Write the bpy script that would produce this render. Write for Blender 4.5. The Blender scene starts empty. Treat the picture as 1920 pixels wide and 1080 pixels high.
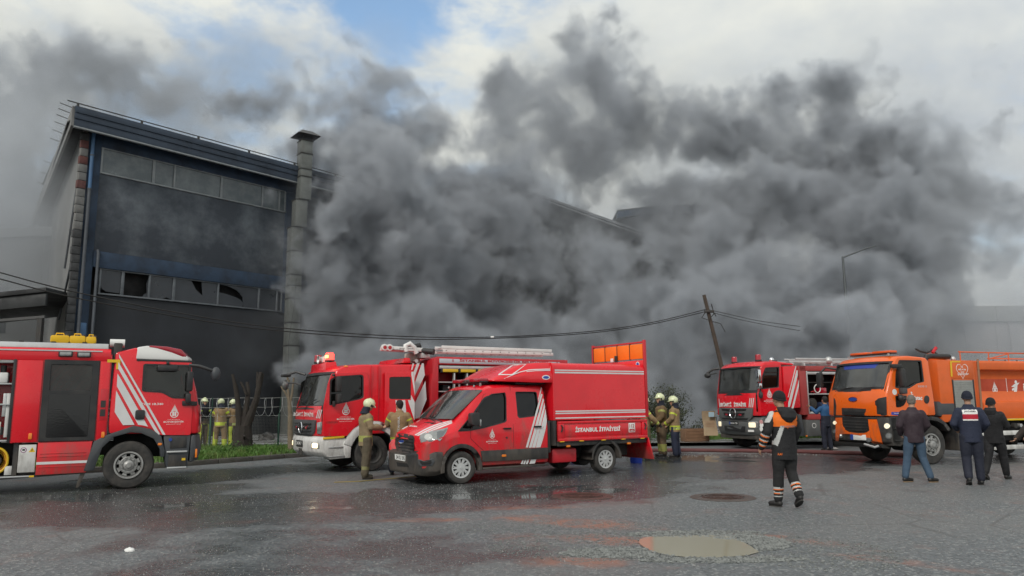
import bpy, bmesh, math, random
from math import sin, cos, pi, radians, atan, atan2, sqrt, exp
from mathutils import Vector, Matrix, noise as mnoise
R = radians
random.seed(7)
SC = bpy.context.scene
COL = SC.collection

# ------------------------------------------------------------------ camera
F, HZ, CAMH, ROLL = 1400.0, 757.0, 1.65, 0.010
TILT = atan((HZ - 540) / F)
cd = bpy.data.cameras.new('camera')
cd.sensor_width = 36; cd.lens = F / 1920 * 36
cd.clip_start = 0.1; cd.clip_end = 3000
cam = bpy.data.objects.new('camera', cd); COL.objects.link(cam)
cam.matrix_world = (Matrix.Translation((0, 0, CAMH)) @ Matrix.Rotation(pi/2 + TILT, 4, 'X')
                    @ Matrix.Rotation(-ROLL, 4, 'Z'))
SC.camera = cam
SC.render.resolution_x, SC.render.resolution_y = 1024, 576

def ray(x, y):
    dx, dy = x-960, y-540
    cr, sr = cos(ROLL), sin(ROLL)
    r = (dx*cr - dy*sr)/F; u = -(dy*cr + dx*sr)/F
    c, s = cos(TILT), sin(TILT)
    return Vector((r, c - u*s, s + u*c))
def gnd(x, y, z=0.0):
    d = ray(x, y); return Vector((0, 0, CAMH)) + d*((z-CAMH)/d.z)
def at(x, y, Y):
    d = ray(x, y); return Vector((0, 0, CAMH)) + d*(Y/d.y)

# ------------------------------------------------------------------ light, sky, exposure
SUN_EL, SUN_AZ = 38.0, 205.0          # azimuth: direction the light comes from, clockwise from +Y
w = bpy.data.worlds.new('World'); SC.world = w; w.use_nodes = True
nt = w.node_tree; nt.nodes.clear()
def N(nt, t, **kw):
    n = nt.nodes.new(t)
    for k, v in kw.items():
        if k.startswith('i_'):
            key = k[2:]
            key = int(key) if key.isdigit() else key.replace('_', ' ')
            n.inputs[key].default_value = v
        else: setattr(n, k, v)
    return n
def L(nt, a, b): nt.links.new(a, b)
sky = N(nt, 'ShaderNodeTexSky', sky_type='NISHITA', sun_disc=False, sun_elevation=R(SUN_EL), sun_rotation=R(SUN_AZ))
skys = N(nt, 'ShaderNodeVectorMath', operation='MULTIPLY'); L(nt, sky.outputs[0], skys.inputs[0]); skys.inputs[1].default_value = (2.1, 2.15, 2.0)
tc = N(nt, 'ShaderNodeTexCoord')
mp = N(nt, 'ShaderNodeMapping'); mp.inputs['Scale'].default_value = (1, 1, 1.9); L(nt, tc.outputs['Generated'], mp.inputs[0])
n1 = N(nt, 'ShaderNodeTexNoise', i_Scale=2.6, i_Detail=7.0, i_Roughness=0.58, i_Distortion=0.25); L(nt, mp.outputs[0], n1.inputs[0])
n2 = N(nt, 'ShaderNodeTexNoise', i_Scale=7.5, i_Detail=7.0, i_Roughness=0.6, i_Distortion=0.3); L(nt, mp.outputs[0], n2.inputs[0])
# a gap in the clouds around one direction of the sky
dv = N(nt, 'ShaderNodeVectorMath', operation='DOT_PRODUCT'); L(nt, tc.outputs['Generated'], dv.inputs[0])
gd = ray(640, 10).normalized(); dv.inputs[1].default_value = gd
gr = N(nt, 'ShaderNodeMapRange', interpolation_type='SMOOTHSTEP'); L(nt, dv.outputs['Value'], gr.inputs[0])
gr.inputs[1].default_value = 0.87; gr.inputs[2].default_value = 0.995; gr.inputs[3].default_value = 0.0; gr.inputs[4].default_value = 0.25
ad = N(nt, 'ShaderNodeMath', operation='MULTIPLY_ADD'); L(nt, n2.outputs[0], ad.inputs[0]); ad.inputs[1].default_value = 0.55; L(nt, n1.outputs[0], ad.inputs[2])
sb = N(nt, 'ShaderNodeMath', operation='SUBTRACT'); L(nt, ad.outputs[0], sb.inputs[0]); L(nt, gr.outputs[0], sb.inputs[1])
cm = N(nt, 'ShaderNodeMapRange', interpolation_type='SMOOTHSTEP'); L(nt, sb.outputs[0], cm.inputs[0])
cm.inputs[1].default_value = 0.425; cm.inputs[2].default_value = 0.66; cm.inputs[3].default_value = 0.0; cm.inputs[4].default_value = 1.0
cr = N(nt, 'ShaderNodeValToRGB'); L(nt, n1.outputs[0], cr.inputs[0])
cr.color_ramp.elements[0].position = 0.30; cr.color_ramp.elements[0].color = (4.7, 5.2, 5.8, 1)
cr.color_ramp.elements[1].position = 0.62; cr.color_ramp.elements[1].color = (7.7, 7.8, 7.2, 1)
mx = N(nt, 'ShaderNodeMix', data_type='RGBA'); L(nt, cm.outputs[0], mx.inputs[0]); L(nt, skys.outputs[0], mx.inputs[6]); L(nt, cr.outputs[0], mx.inputs[7])
bg = N(nt, 'ShaderNodeBackground', i_Strength=0.095); L(nt, mx.outputs[2], bg.inputs[0])
L(nt, bg.outputs[0], N(nt, 'ShaderNodeOutputWorld').inputs[0])

sl = bpy.data.lights.new('sun', 'SUN'); sl.energy = 1.5; sl.angle = R(12); sl.color = (1, 0.95, 0.88)
sun = bpy.data.objects.new('sun', sl); COL.objects.link(sun)
az = R(SUN_AZ); el = R(SUN_EL)
sd = Vector((sin(az)*cos(el), cos(az)*cos(el), sin(el)))
sun.rotation_euler = sd.to_track_quat('Z', 'Y').to_euler(); sun.location = sd*60
vs = SC.view_settings
vs.view_transform = 'Standard'; vs.look = 'None'; vs.exposure = 0.22; vs.gamma = 1.0; vs.use_curve_mapping = False
cy = SC.cycles
cy.max_bounces = 6; cy.diffuse_bounces = 2; cy.glossy_bounces = 3; cy.transmission_bounces = 4; cy.transparent_max_bounces = 12
cy.volume_bounces = 2; cy.volume_step_rate = 2.0; cy.volume_max_steps = 256
cy.caustics_reflective = False; cy.caustics_refractive = False
cy.use_adaptive_sampling = True; cy.adaptive_threshold = 0.02
cy.use_denoising = True; cy.sample_clamp_indirect = 6
try: cy.denoiser = 'OPENIMAGEDENOISE'
except Exception: pass
# ------------------------------------------------------------------ materials
MATS = {}
def mat(name, col, rough=0.5, metal=0.0, coat=0.0, dirt=0.0, dirtcol=(0.16, 0.14, 0.12), scale=2.0, bump=0.0, bscale=60.0, spec=0.5, emit=None, var=0.0, grime=0.0):
    if name in MATS: return MATS[name]
    m = bpy.data.materials.new(name); m.use_nodes = True; t = m.node_tree
    p = t.nodes['Principled BSDF']
    p.inputs['Base Color'].default_value = (*col, 1); p.inputs['Roughness'].default_value = rough
    p.inputs['Metallic'].default_value = metal; p.inputs['Coat Weight'].default_value = coat
    p.inputs['Coat Roughness'].default_value = 0.08; p.inputs['Specular IOR Level'].default_value = spec
    if emit:
        p.inputs['Emission Color'].default_value = (*emit[0], 1); p.inputs['Emission Strength'].default_value = emit[1]
    if dirt or var or bump or grime:
        tcn = N(t, 'ShaderNodeTexCoord')
    if dirt or var:
        n = N(t, 'ShaderNodeTexNoise', i_Scale=scale, i_Detail=8.0, i_Roughness=0.65); L(t, tcn.outputs['Object'], n.inputs[0])
        base = p.inputs['Base Color'].default_value[:]
        mr = N(t, 'ShaderNodeMapRange'); L(t, n.outputs[0], mr.inputs[0])
        mr.inputs[1].default_value = 0.42; mr.inputs[2].default_value = 0.72; mr.inputs[3].default_value = 0.0; mr.inputs[4].default_value = max(dirt, var)
        mixn = N(t, 'ShaderNodeMix', data_type='RGBA'); L(t, mr.outputs[0], mixn.inputs[0])
        mixn.inputs[6].default_value = base; mixn.inputs[7].default_value = (*(dirtcol if dirt else tuple(c*0.45 for c in col)), 1)
        L(t, mixn.outputs[2], p.inputs['Base Color'])
        rr = N(t, 'ShaderNodeMapRange'); L(t, n.outputs[0], rr.inputs[0])
        rr.inputs[1].default_value = 0.35; rr.inputs[2].default_value = 0.7; rr.inputs[3].default_value = rough*0.85; rr.inputs[4].default_value = min(1, rough*1.35+0.05)
        L(t, rr.outputs[0], p.inputs['Roughness'])
    if grime:      # road mud thrown up on the lower bodywork
        n3 = N(t, 'ShaderNodeTexNoise', i_Scale=3.2, i_Detail=9.0, i_Roughness=.7); mp3 = N(t, 'ShaderNodeMapping'); mp3.inputs['Scale'].default_value = (1, 1, .35); L(t, tcn.outputs['Object'], mp3.inputs[0]); L(t, mp3.outputs[0], n3.inputs[0])
        sx = N(t, 'ShaderNodeSeparateXYZ'); L(t, tcn.outputs['Object'], sx.inputs[0])
        zr = N(t, 'ShaderNodeMapRange'); L(t, sx.outputs[2], zr.inputs[0]); zr.inputs[1].default_value = .15; zr.inputs[2].default_value = 1.5; zr.inputs[3].default_value = .34; zr.inputs[4].default_value = -.06
        a_ = N(t, 'ShaderNodeMath', operation='ADD'); L(t, n3.outputs[0], a_.inputs[0]); L(t, zr.outputs[0], a_.inputs[1])
        m3 = N(t, 'ShaderNodeMapRange', interpolation_type='SMOOTHSTEP'); L(t, a_.outputs[0], m3.inputs[0]); m3.inputs[1].default_value = .56; m3.inputs[2].default_value = .86; m3.inputs[3].default_value = 0; m3.inputs[4].default_value = grime
        x3 = N(t, 'ShaderNodeMix', data_type='RGBA'); L(t, m3.outputs[0], x3.inputs[0])
        src = p.inputs['Base Color'].links[0].from_socket if p.inputs['Base Color'].links else None
        if src: L(t, src, x3.inputs[6])
        else: x3.inputs[6].default_value = p.inputs['Base Color'].default_value[:]
        x3.inputs[7].default_value = (.13, .11, .09, 1); L(t, x3.outputs[2], p.inputs['Base Color'])
    if bump:
        nb = N(t, 'ShaderNodeTexNoise', i_Scale=bscale, i_Detail=4.0); L(t, tcn.outputs['Object'], nb.inputs[0])
        b = N(t, 'ShaderNodeBump', i_Strength=bump, i_Distance=0.02); L(t, nb.outputs[0], b.inputs['Height']); L(t, b.outputs[0], p.inputs['Normal'])
    MATS[name] = m; return m
def glass_mat(name, tint, opacity, ior=1.55):
    if name in MATS: return MATS[name]
    m = bpy.data.materials.new(name); m.use_nodes = True; t = m.node_tree; t.nodes.clear()
    tr = N(t, 'ShaderNodeBsdfTransparent'); tr.inputs[0].default_value = (*tint, 1)
    gl = N(t, 'ShaderNodeBsdfGlossy', i_Roughness=0.03)
    df = N(t, 'ShaderNodeBsdfDiffuse'); df.inputs[0].default_value = (0.10, 0.105, 0.10, 1)
    fr = N(t, 'ShaderNodeFresnel', i_IOR=ior)
    tcn = N(t, 'ShaderNodeTexCoord'); nz = N(t, 'ShaderNodeTexNoise', i_Scale=3.0, i_Detail=7.0); L(t, tcn.outputs['Object'], nz.inputs[0])
    mr = N(t, 'ShaderNodeMapRange'); L(t, nz.outputs[0], mr.inputs[0])
    mr.inputs[1].default_value = 0.3; mr.inputs[2].default_value = 0.75; mr.inputs[3].default_value = opacity*0.4; mr.inputs[4].default_value = opacity*1.6
    a = N(t, 'ShaderNodeMixShader'); L(t, mr.outputs[0], a.inputs[0]); L(t, tr.outputs[0], a.inputs[1]); L(t, df.outputs[0], a.inputs[2])
    b = N(t, 'ShaderNodeMixShader'); L(t, fr.outputs[0], b.inputs[0]); L(t, a.outputs[0], b.inputs[1]); L(t, gl.outputs[0], b.inputs[2])
    L(t, b.outputs[0], N(t, 'ShaderNodeOutputMaterial').inputs[0])
    MATS[name] = m; return m
RED = mat('red paint', (0.76, 0.010, 0.022), 0.26, coat=0.5, spec=0.4, dirt=0.35, dirtcol=(0.46, 0.012, 0.02), scale=1.3, bump=0.06, bscale=1.6, grime=.6)
REDM = mat('dull red paint', (0.56, 0.014, 0.026), 0.45, coat=0.2, dirt=0.35, dirtcol=(0.22, 0.03, 0.03), scale=1.6)
REDF = mat('faded red paint', (0.36, 0.045, 0.045), 0.5, coat=0.1, dirt=0.4, dirtcol=(0.25, 0.06, 0.05), scale=1.6)
ORANGE = mat('orange paint', (0.86, 0.135, 0.006), 0.30, coat=0.5, dirt=0.3, dirtcol=(0.62, 0.10, 0.015), scale=1.4, bump=0.05, bscale=1.6, grime=.6)
ORANGED = mat('dull orange paint', (0.74, 0.125, 0.015), 0.45, coat=0.2, dirt=0.45, dirtcol=(0.36, 0.09, 0.03), scale=1.2)
WHITE = mat('white paint', (0.74, 0.74, 0.72), 0.35, coat=0.3, dirt=0.35, dirtcol=(0.42, 0.40, 0.37), scale=1.8, grime=.5)
TAPE = mat('white reflective foil', (0.70, 0.70, 0.70), 0.4, var=0.2, scale=3)
PLAST = mat('black plastic', (0.018, 0.019, 0.021), 0.45, dirt=0.5, dirtcol=(0.07, 0.065, 0.06), scale=2.5, grime=.5)
GREYP = mat('grey plastic', (0.05, 0.056, 0.064), 0.5, dirt=0.5, dirtcol=(0.11, 0.105, 0.10), scale=2.5)
GREYB = mat('bumper grey', (0.11, 0.115, 0.115), 0.5, dirt=0.5, dirtcol=(0.06, 0.06, 0.055), scale=2.5)
RUBBER = mat('tyre rubber', (0.028, 0.027, 0.026), 0.75, dirt=0.7, dirtcol=(0.11, 0.10, 0.09), scale=5, bump=0.3, bscale=30)
STEEL = mat('wheel silver', (0.42, 0.42, 0.41), 0.42, metal=0.6, dirt=0.6, dirtcol=(0.16, 0.15, 0.14), scale=6)
BRIGHT = mat('bright wheel cover', (0.62, 0.63, 0.63), 0.32, metal=0.45, dirt=0.3, dirtcol=(0.35, 0.34, 0.32), scale=6)
DSTEEL = mat('dark steel', (0.05, 0.05, 0.05), 0.55, metal=0.5, dirt=0.5, dirtcol=(0.09, 0.075, 0.06), scale=5)
ALU = mat('aluminium', (0.62, 0.63, 0.63), 0.38, metal=0.7, dirt=0.4, dirtcol=(0.35, 0.34, 0.32), scale=3)
CHROME = mat('chrome', (0.75, 0.76, 0.78), 0.12, metal=1.0)
DARK = mat('dark interior', (0.012, 0.012, 0.013), 0.8, var=0.3)
SEAT = mat('grey seat cloth', (0.045, 0.048, 0.055), 0.9, var=0.3, scale=8)
GLASS = glass_mat('window glass', (0.45, 0.49, 0.49), 0.16)
GLASSW = glass_mat('windscreen glass', (0.40, 0.45, 0.43), 0.42, 2.0)  # stronger grey layer imitates the pale sky reflection on the windscreens
GLASSD = glass_mat('tinted glass', (0.06, 0.065, 0.065), 0.06)
LENS = mat('lamp lens', (0.34, 0.35, 0.35), 0.15, metal=0.5, coat=1.0, var=0.5, scale=14)
AMBER = mat('amber lens', (0.85, 0.22, 0.01), 0.25, coat=0.6)
REDL = mat('red lens', (0.35, 0.006, 0.02), 0.15, coat=0.8)
YELLOW = mat('yellow', (0.78, 0.50, 0.02), 0.45, dirt=0.25, dirtcol=(0.45, 0.32, 0.05))
LIT = mat('lit headlamp', (0.9, 0.8, 0.6), 0.3, emit=((1.0, 0.78, 0.45), 2.2))
LITR = mat('lit red beacon', (0.8, 0.02, 0.02), 0.3, emit=((1.0, 0.03, 0.02), 6.0))
LITC = mat('lit beacon core', (0.9, 0.5, 0.1), 0.3, emit=((1.0, 0.25, 0.05), 10.0))
LETW = mat('white lettering', (0.78, 0.78, 0.76), 0.45)
LETR = mat('red lettering', (0.42, 0.01, 0.02), 0.45)
LETB = mat('black lettering', (0.015, 0.015, 0.015), 0.5)
BLUEP = mat('blue panel', (0.02, 0.06, 0.30), 0.4)

# ------------------------------------------------------------------ mesh building
class MB:
    def __init__(s): s.v = []; s.f = []; s.m = []; s.mi = 0
    def add(s, verts, faces):
        b = len(s.v); s.v += [Vector(p) for p in verts]
        for f in faces: s.f.append([b+i for i in f]); s.m.append(s.mi)
        return s
    def box(s, x0, x1, y0, y1, z0, z1, M=None):
        vs_ = [Vector((x, y, z)) for x in (x0, x1) for y in (y0, y1) for z in (z0, z1)]
        if M: vs_ = [M @ p for p in vs_]
        return s.add(vs_, [(0, 1, 3, 2), (4, 6, 7, 5), (0, 4, 5, 1), (2, 3, 7, 6), (0, 2, 6, 4), (1, 5, 7, 3)])
    def prism(s, poly, a, b, axis='y', M=None):
        """poly: 2-d points; extruded along axis from a to b. axis y: (x,z); axis x: (y,z); axis z: (x,y)"""
        ar = sum(poly[i][0]*poly[(i+1) % len(poly)][1] - poly[(i+1) % len(poly)][0]*poly[i][1] for i in range(len(poly)))
        if ar < 0: poly = poly[::-1]
        if a > b: a, b = b, a
        def P(p, t):
            q = Vector((p[0], t, p[1]) if axis == 'y' else (t, p[0], p[1]) if axis == 'x' else (p[0], p[1], t))
            return M @ q if M else q
        n = len(poly)
        vs_ = [P(p, a) for p in poly] + [P(p, b) for p in poly]
        fs = [list(range(n)), list(range(2*n-1, n-1, -1))] + [(i, i+n, (i+1) % n + n, (i+1) % n) for i in range(n)]
        if axis != 'y': fs = [list(f)[::-1] for f in fs]
        return s.add(vs_, fs)
    def cyl(s, p0, p1, r0, r1=None, n=16, caps=True):
        p0 = Vector(p0); p1 = Vector(p1); r1 = r0 if r1 is None else r1
        d = (p1-p0).normalized(); u = d.orthogonal().normalized(); v = d.cross(u)
        vs_ = [p0 + (u*cos(2*pi*i/n) + v*sin(2*pi*i/n))*r0 for i in range(n)] + [p1 + (u*cos(2*pi*i/n) + v*sin(2*pi*i/n))*r1 for i in range(n)]
        fs = [(i, (i+1) % n, (i+1) % n+n, i+n) for i in range(n)]
        if caps: fs += [list(range(n))[::-1], list(range(n, 2*n))]
        return s.add(vs_, fs)
    def tube(s, pts, r, n=8, closed=False):
        pts = [Vector(p) for p in pts]; m = len(pts)
        if not isinstance(r, (list, tuple)): r = [r]*m
        b = []; u = None
        for i, p in enumerate(pts):
            if closed: d = (pts[(i+1) % m]-pts[i-1])
            else: d = pts[min(i+1, m-1)]-pts[max(i-1, 0)]
            d.normalize()
            if u is None: u = d.orthogonal().normalized()
            else:
                u = u - d*u.dot(d)
                u = u.normalized() if u.length > 1e-6 else d.orthogonal().normalized()
            v = d.cross(u)
            b.append([p + (u*cos(2*pi*k/n)+v*sin(2*pi*k/n))*r[i] for k in range(n)])
        vs_ = [q for ring in b for q in ring]; fs = []
        for i in range(m if closed else m-1):
            j = (i+1) % m
            fs += [(i*n+k, i*n+(k+1) % n, j*n+(k+1) % n, j*n+k) for k in range(n)]
        if not closed: fs += [list(range(n))[::-1], [(m-1)*n+k for k in range(n)]]
        return s.add(vs_, fs)
    def lathe(s, prof, c, axis='y', n=32, closed=True):
        """prof: (r, t) pairs; closed loops back to the first"""
        c = Vector(c); m = len(prof); vs_ = []
        for (r, t) in prof:
            for k in range(n):
                a = 2*pi*k/n
                q = (r*cos(a), t, r*sin(a)) if axis == 'y' else (r*cos(a), r*sin(a), t) if axis == 'z' else (t, r*cos(a), r*sin(a))
                vs_.append(c+Vector(q))
        fs = []
        for i in range(m if closed else m-1):
            j = (i+1) % m
            fs += [(i*n+k, i*n+(k+1) % n, j*n+(k+1) % n, j*n+k) for k in range(n)]
        return s.add(vs_, fs)
    def ball(s, c, r, n=12, sc=(1, 1, 1), M=None):
        vs_ = []; fs = []; c = Vector(c); k = n//2
        for i in range(k+1):
            th = pi*i/k
            for j in range(n):
                ph = 2*pi*j/n
                q = Vector((sin(th)*cos(ph)*r*sc[0], sin(th)*sin(ph)*r*sc[1], cos(th)*r*sc[2]))
                vs_.append(c + (M @ q if M else q))
        for i in range(k):
            fs += [(i*n+j, (i+1)*n+j, (i+1)*n+(j+1) % n, i*n+(j+1) % n) for j in range(n)]
        return s.add(vs_, fs)
    def mesh(s, name='m'):
        me = bpy.data.meshes.new(name); me.from_pydata(s.v, [], s.f)
        for i, p in enumerate(me.polygons): p.material_index = s.m[i]
        bm = bmesh.new(); bm.from_mesh(me); bmesh.ops.remove_doubles(bm, verts=bm.verts, dist=1e-5)
        bmesh.ops.recalc_face_normals(bm, faces=bm.faces); bm.to_mesh(me); bm.free()
        return me
    def build(s, name, mats, parent=None, bevel=0.0, seg=2, smooth=True, ang=35, label=None):
        me = s.mesh(name)
        return finish(name, me, mats, parent, bevel, seg, smooth, ang, label)
def finish(name, me, mats, parent=None, bevel=0.0, seg=2, smooth=True, ang=35, label=None):
    if bevel:
        bm = bmesh.new(); bm.from_mesh(me)
        bmesh.ops.dissolve_limit(bm, angle_limit=R(1), verts=bm.verts, edges=bm.edges)
        es = [e for e in bm.edges if len(e.link_faces) == 2 and e.calc_face_angle(0) > R(32)]
        bmesh.ops.bevel(bm, geom=es, offset=bevel, offset_type='OFFSET', segments=seg, profile=0.5, affect='EDGES', clamp_overlap=True)
        bm.to_mesh(me); bm.free()
    if smooth:
        me.shade_smooth(); me.set_sharp_from_angle(angle=R(ang))
    o = bpy.data.objects.new(name, me); COL.objects.link(o)
    for m in (mats if isinstance(mats, (list, tuple)) else [mats]): me.materials.append(m)
    if parent: o.parent = parent
    if label: o['label'] = label
    return o
def evaluated(o):
    dg = bpy.context.evaluated_depsgraph_get(); dg.update()
    return bpy.data.meshes.new_from_object(o.evaluated_get(dg), depsgraph=dg)
def carve(me, cutters):
    """me minus each cutter mesh (closed solids)"""
    o = bpy.data.objects.new('tmp', me); COL.objects.link(o); cs = []
    for c in cutters:
        c_ = bpy.data.objects.new('cut', c.mesh('cut') if isinstance(c, MB) else c); COL.objects.link(c_); cs.append(c_)
        b = o.modifiers.new('b', 'BOOLEAN'); b.operation = 'DIFFERENCE'; b.object = c_; b.solver = 'EXACT'
    res = evaluated(o)
    for x in cs + [o]: bpy.data.objects.remove(x)
    return res
def bevel_mesh(me, w_, seg=2, amin=32):
    bm = bmesh.new(); bm.from_mesh(me)
    es = [e for e in bm.edges if len(e.link_faces) == 2 and e.calc_face_angle(0) > R(amin)]
    bmesh.ops.bevel(bm, geom=es, offset=w_, offset_type='OFFSET', segments=seg, profile=0.5, affect='EDGES', clamp_overlap=True)
    bm.to_mesh(me); bm.free(); return me
def thing(name, label, cat, loc=(0, 0, 0), rz=0.0, group=None):
    o = bpy.data.objects.new(name, None); COL.objects.link(o); o.empty_display_size = 0.2
    o.location = loc; o.rotation_euler = (0, 0, rz); o['label'] = label; o['category'] = cat
    if group: o['group'] = group
    return o
def tag(o, label, cat, group=None):
    o['label'] = label; o['category'] = cat
    if group: o['group'] = group
    return o
def struct(o): o['kind'] = 'structure'; return o
def part(name, mats, parent, bevel=0.0, **kw):
    """shorthand: part(...)(lambda mb: ...)"""
    def go(fn):
        mb = MB(); fn(mb); return mb.build(name, mats, parent, bevel, **kw)
    return go

# ------------------------------------------------------------------ lettering and marks
def text_mesh(s, thick=0.0, ext=0.0):
    c = bpy.data.curves.new('t', 'FONT'); c.body = s; c.size = 1; c.offset = thick; c.extrude = ext; c.resolution_u = 2
    c.align_x = 'LEFT'
    o = bpy.data.objects.new('t', c); COL.objects.link(o); me = evaluated(o)
    bpy.data.objects.remove(o); return me
def lettering(s, parent, m, org, right, up, width, height=None, thick=0.02, shear=0.0, mirror=False, name='lettering'):
    """flat letters, lower-left at org, spanning width along right and height along up"""
    me = text_mesh(s, thick)
    xs = [v.co.x for v in me.vertices]; ys = [v.co.y for v in me.vertices]
    x0, x1, y0, y1 = min(xs), max(xs), min(ys), max(ys)
    sx = width/(x1-x0); sy = (height/(y1-y0)) if height else sx
    org = Vector(org); right = Vector(right).normalized(); up = Vector(up).normalized()
    for v in me.vertices:
        tx = (v.co.x-x0); ty = (v.co.y-y0)
        if mirror: tx = (x1-x0)-tx
        v.co = org + right*(tx*sx + ty*sy*shear) + up*(ty*sy)
    return finish(name, me, m, parent, smooth=False)
def shapes(polys, parent, m, org, right, up, scale, name='emblem'):
    """flat polygons in unit coordinates"""
    org = Vector(org); right = Vector(right).normalized(); up = Vector(up).normalized(); mb = MB()
    for p in polys: mb.add([org + right*(a*scale) + up*(b*scale) for a, b in p], [list(range(len(p)))])
    return mb.build(name, m, parent, smooth=False)
def circ(cx, cy_, r, n=20, a0=0, a1=2*pi): return [(cx+r*cos(a0+(a1-a0)*i/n), cy_+r*sin(a0+(a1-a0)*i/n)) for i in range(n)]
def emblem_polys():
    P = []
    # round body made of rings and hills
    def ring(r0, r1, a, b, n=10):
        for i in range(n):
            t0 = a+(b-a)*i/n; t1 = a+(b-a)*(i+1)/n
            P.append([(r0*cos(t0), r0*sin(t0)), (r1*cos(t0), r1*sin(t0)), (r1*cos(t1), r1*sin(t1)), (r0*cos(t1), r0*sin(t1))])
    ring(0.40, 0.50, R(150), R(390), 16)
    for q in range(4):
        a = R(45+90*q); P.append(circ(0.18*cos(a), 0.18*sin(a)-0.02, 0.13, 10))
    for i, (x, h, b) in enumerate(((-0.36, .62, .12), (-0.24, .82, .22), (-0.12, 1.05, .28), (0, 1.28, .30), (0.12, 1.05, .28), (0.24, .82, .22), (0.36, .62, .12))):
        P.append([(x*1.0-0.045, b), (x*1.0+0.045, b), (x*0.8+0.03, h*0.8), (x*0.75, h), (x*0.8-0.03, h*0.8)])
    return P
def municipal_mark(parent, m, org, right, up, scale, text=True):
    o = Vector(org); r = Vector(right).normalized(); u = Vector(up).normalized()
    shapes(emblem_polys(), parent, m, o + u*scale*0.5, r, u, scale, 'emblem')
    if text:
        lettering('İSTANBUL', parent, m, o - r*scale*0.75 - u*scale*0.30, r, u, scale*1.5, scale*0.13, 0.0)
        lettering('BÜYÜKŞEHİR', parent, m, o - r*scale*1.2 - u*scale*0.66, r, u, scale*2.4, scale*0.30, 0.025)
        lettering('BELEDİYESİ', parent, m, o - r*scale*0.85 - u*scale*0.86, r, u, scale*1.7, scale*0.12, 0.0)
# ------------------------------------------------------------------ vehicles: shared builders
class Side:
    """measures on the visible side wall of a vehicle and on its front"""
    def __init__(s, cpx, heading, sg, hw):
        s.h = R(heading); s.sg = sg; s.hw = hw
        c = gnd(*cpx); s.fw = Vector((cos(s.h), sin(s.h), 0)); s.lf = Vector((-sin(s.h), cos(s.h), 0))
        s.o = c - s.lf*(sg*hw); s.sy = 1.0
    def base(s): return s.o + s.lf*(s.sg*s.hw*(1-s.sy))
    def side(s, px, py, y=None):
        y = s.sg*s.hw if y is None else y
        d = ray(px, py); o = Vector((0, 0, CAMH)); P = s.o + s.lf*y
        t = (P-o).dot(s.lf)/d.dot(s.lf); q = o + d*t
        return ((q-s.o).dot(s.fw), q.z)
    def front(s, px, py, x):
        d = ray(px, py); o = Vector((0, 0, CAMH)); P = s.o + s.fw*x
        t = (P-o).dot(s.fw)/d.dot(s.fw); q = o + d*t
        return ((q-s.o).dot(s.lf), q.z)
def zz(x0, y0, k): return lambda x, y: (x0+x/k, y0+y/k)
YS = [-1, -.94, -.82, -.6, -.3, 0, .3, .6, .82, .94, 1]
def loft_y(poly, hw, cf=0.0, crown=0.0, taper=0.0, ys=YS):
    """poly: (x, z, front weight, roof weight)"""
    mb = MB(); n = len(poly); zs = [p[1] for p in poly]; z0, z1 = min(zs), max(zs)
    for k, t in enumerate(ys):
        for p in poly:
            a = abs(t)
            mb.v.append(Vector((p[0] - cf*p[2]*a**3, t*(hw - taper*max(0, (p[1]-z0)/(z1-z0)-0.45)/0.55), p[1] - crown*p[3]*a*a)))
    m = len(ys)
    for k in range(m-1):
        for i in range(n):
            j = (i+1) % n
            mb.f.append([k*n+i, k*n+j, (k+1)*n+j, (k+1)*n+i]); mb.m.append(0)
    mb.f.append(list(range(n))[::-1]); mb.m.append(0)
    mb.f.append([(m-1)*n+i for i in range(n)]); mb.m.append(0)
    return mb
def plate(poly, y, th, sg):
    """polygon in (x, z) standing th proud of the side plane y"""
    return MB().prism(poly, y, y+sg*th, 'y')
def front_mb(poly, x, th, cf=0.0, hw=1.25, sub=6, lean=0.0, z0=0.0):
    pts = []
    for i in range(len(poly)):
        a, b = poly[i], poly[(i+1) % len(poly)]
        k = max(1, int(abs(b[0]-a[0])/0.15)) if cf else 1
        for j in range(k): pts.append((a[0]+(b[0]-a[0])*j/k, a[1]+(b[1]-a[1])*j/k))
    mb = MB().prism(pts, x, x+th, 'x')
    for v in mb.v: v.x -= cf*(min(1.0, abs(v.y)/hw))**3 + lean*(v.z-z0)
    return mb
def rrect(a0, a1, b0, b1, r, n=4):
    out = []
    for (cx, cz, s0) in ((a1-r, b1-r, 0), (a0+r, b1-r, 90), (a0+r, b0+r, 180), (a1-r, b0+r, 270)):
        for k in range(n+1):
            a = R(s0+90*k/n); out.append((cx+r*cos(a), cz+r*sin(a)))
    return out
def rpoly(poly, r, n=3):
    """polygon with its corners rounded"""
    out = []; m = len(poly)
    for i in range(m):
        p = Vector(poly[i]); a = Vector(poly[i-1]); b = Vector(poly[(i+1) % m])
        da = (a-p); db = (b-p); ra = min(r, da.length*0.45); rb = min(r, db.length*0.45)
        A = p+da.normalized()*ra; B = p+db.normalized()*rb
        for k in range(n+1):
            t = k/n; q = A*(1-t)*(1-t) + p*2*t*(1-t) + B*t*t; out.append((q.x, q.y))
    return out
def inset(poly, d):
    cx = sum(p[0] for p in poly)/len(poly); cz = sum(p[1] for p in poly)/len(poly)
    out = []
    for p in poly:
        v = Vector((p[0]-cx, p[1]-cz)); l = v.length; v = v*((l-d)/l); out.append((cx+v.x, cz+v.y))
    return out
WC = {}
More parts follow.
